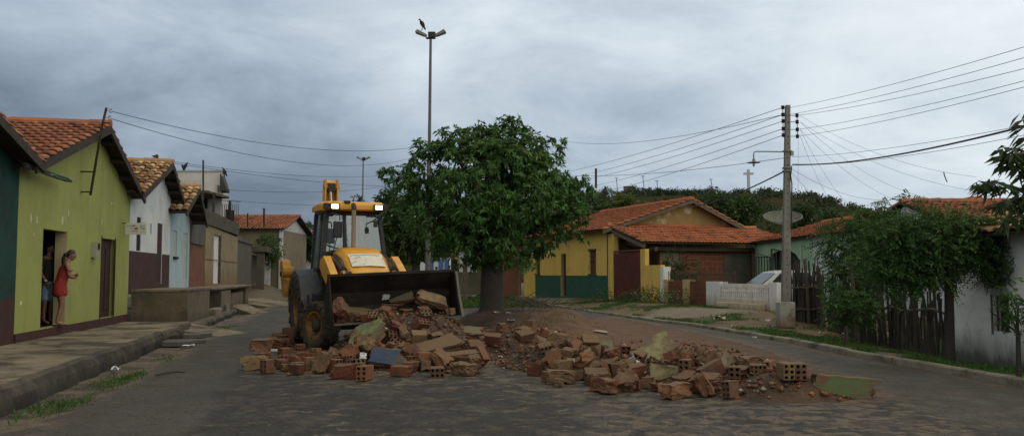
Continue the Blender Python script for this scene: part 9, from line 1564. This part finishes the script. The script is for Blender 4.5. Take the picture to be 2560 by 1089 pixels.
for k_, (px, py, lb2) in enumerate(((2052, 833, 'nearer'), (2110, 836, 'farther right'), (1830, 817, 'farther left'), (1886, 845, 'kerbside'))): p = gr(px, py, .06); sheet_litter('paper_scrap', f'{lb2} white speck of paper lying on the right verge', 'paper', p, .09, .09, .05, lw, 20 + k_)
for k_, (px, py, Y, lb2) in enumerate(((1240, 797, 23, 'nearest the trunk base'), (1272, 791, 24, 'right of the trunk base'), (1278, 818, 21.5, 'in the middle of the soil'), (1300, 743, 30, 'beyond the twig heap'))): c = at(px, py, Y); c.z = max(float(hm(c.x, Y)), 0) + .01; sheet_litter('paper_scrap', f'pale scrap on the soil {lb2}', 'paper', c, .16, .12, .05, lw, 30 + k_)
p = lying(690, 876, .035); bt = thing('plastic_bottle', 'crushed clear white plastic bottle on the road left of the front wheel', 'bottle', p); MB().tube([p + Vector((-.16, 0, 0)), p + Vector((.06, .02, 0)), p + Vector((.10, .02, .004)), p + Vector((.13, .025, .004))], [.035, .036, .018, .015], 10).build('bottle_body', pm('bottle_plastic', (.42, .45, .47), (.3, .33, .35), 8, .25, .1), bt, smooth=True); MB().tube([p + Vector((.13, .025, .004)), p + Vector((.155, .03, .004))], .018, 8).build('bottle_cap', pm('cap_violet', (.20, .16, .42), None, 9), bt)
a_, b_ = lying(388, 937, .015), lying(462, 929, .02); tag(MB().tube([a_, a_.lerp(b_, .4) + Vector((0, 0, .02)), a_.lerp(b_, .7) + Vector((.02, 0, .02)), b_], [.012, .018, .015, .01], 6).build('stick', wood), 'dark thin stick lying across the road before the pavement', 'stick')
for k_, (px, py, nm) in enumerate(((455, 858, 'larger'), (477, 840, 'smaller'))): # broken flagstones in the gutter
    p = lying(px, py, .0); o = tag(MB().prism([p + Vector(v) for v in ((-.5, -.45, -.02), (.15, -.55, -.02), (.5, .1, -.02), (.1, .5, -.02), (-.45, .3, -.02))], (0, .03, .09)).build('flagstone', pm('flag_grey', (.095, .092, .09), (.065, .062, .06), 4, .7, .4)), f'{nm} grey flagstone lying tilted in the left gutter', 'flagstone')
rp = gr(2195, 838, .0); 
for k_ in range(5): o = link('brick_fragment', rmesh((5, 6, 10, 7, 5)[k_], (0, 3, 0, 1, 3)[k_])); o.location = rp + Vector((rs.randn() * .35, rs.randn() * .2, .02)); o.location.z = gz(o.location.x, o.location.y) + .03; o.rotation_euler = tuple(rs.rand(3) * .9); tag(o, 'reddish lump of brick on the bare earth before the dark stick fence', 'brick', 'brick lumps by the stick fence')
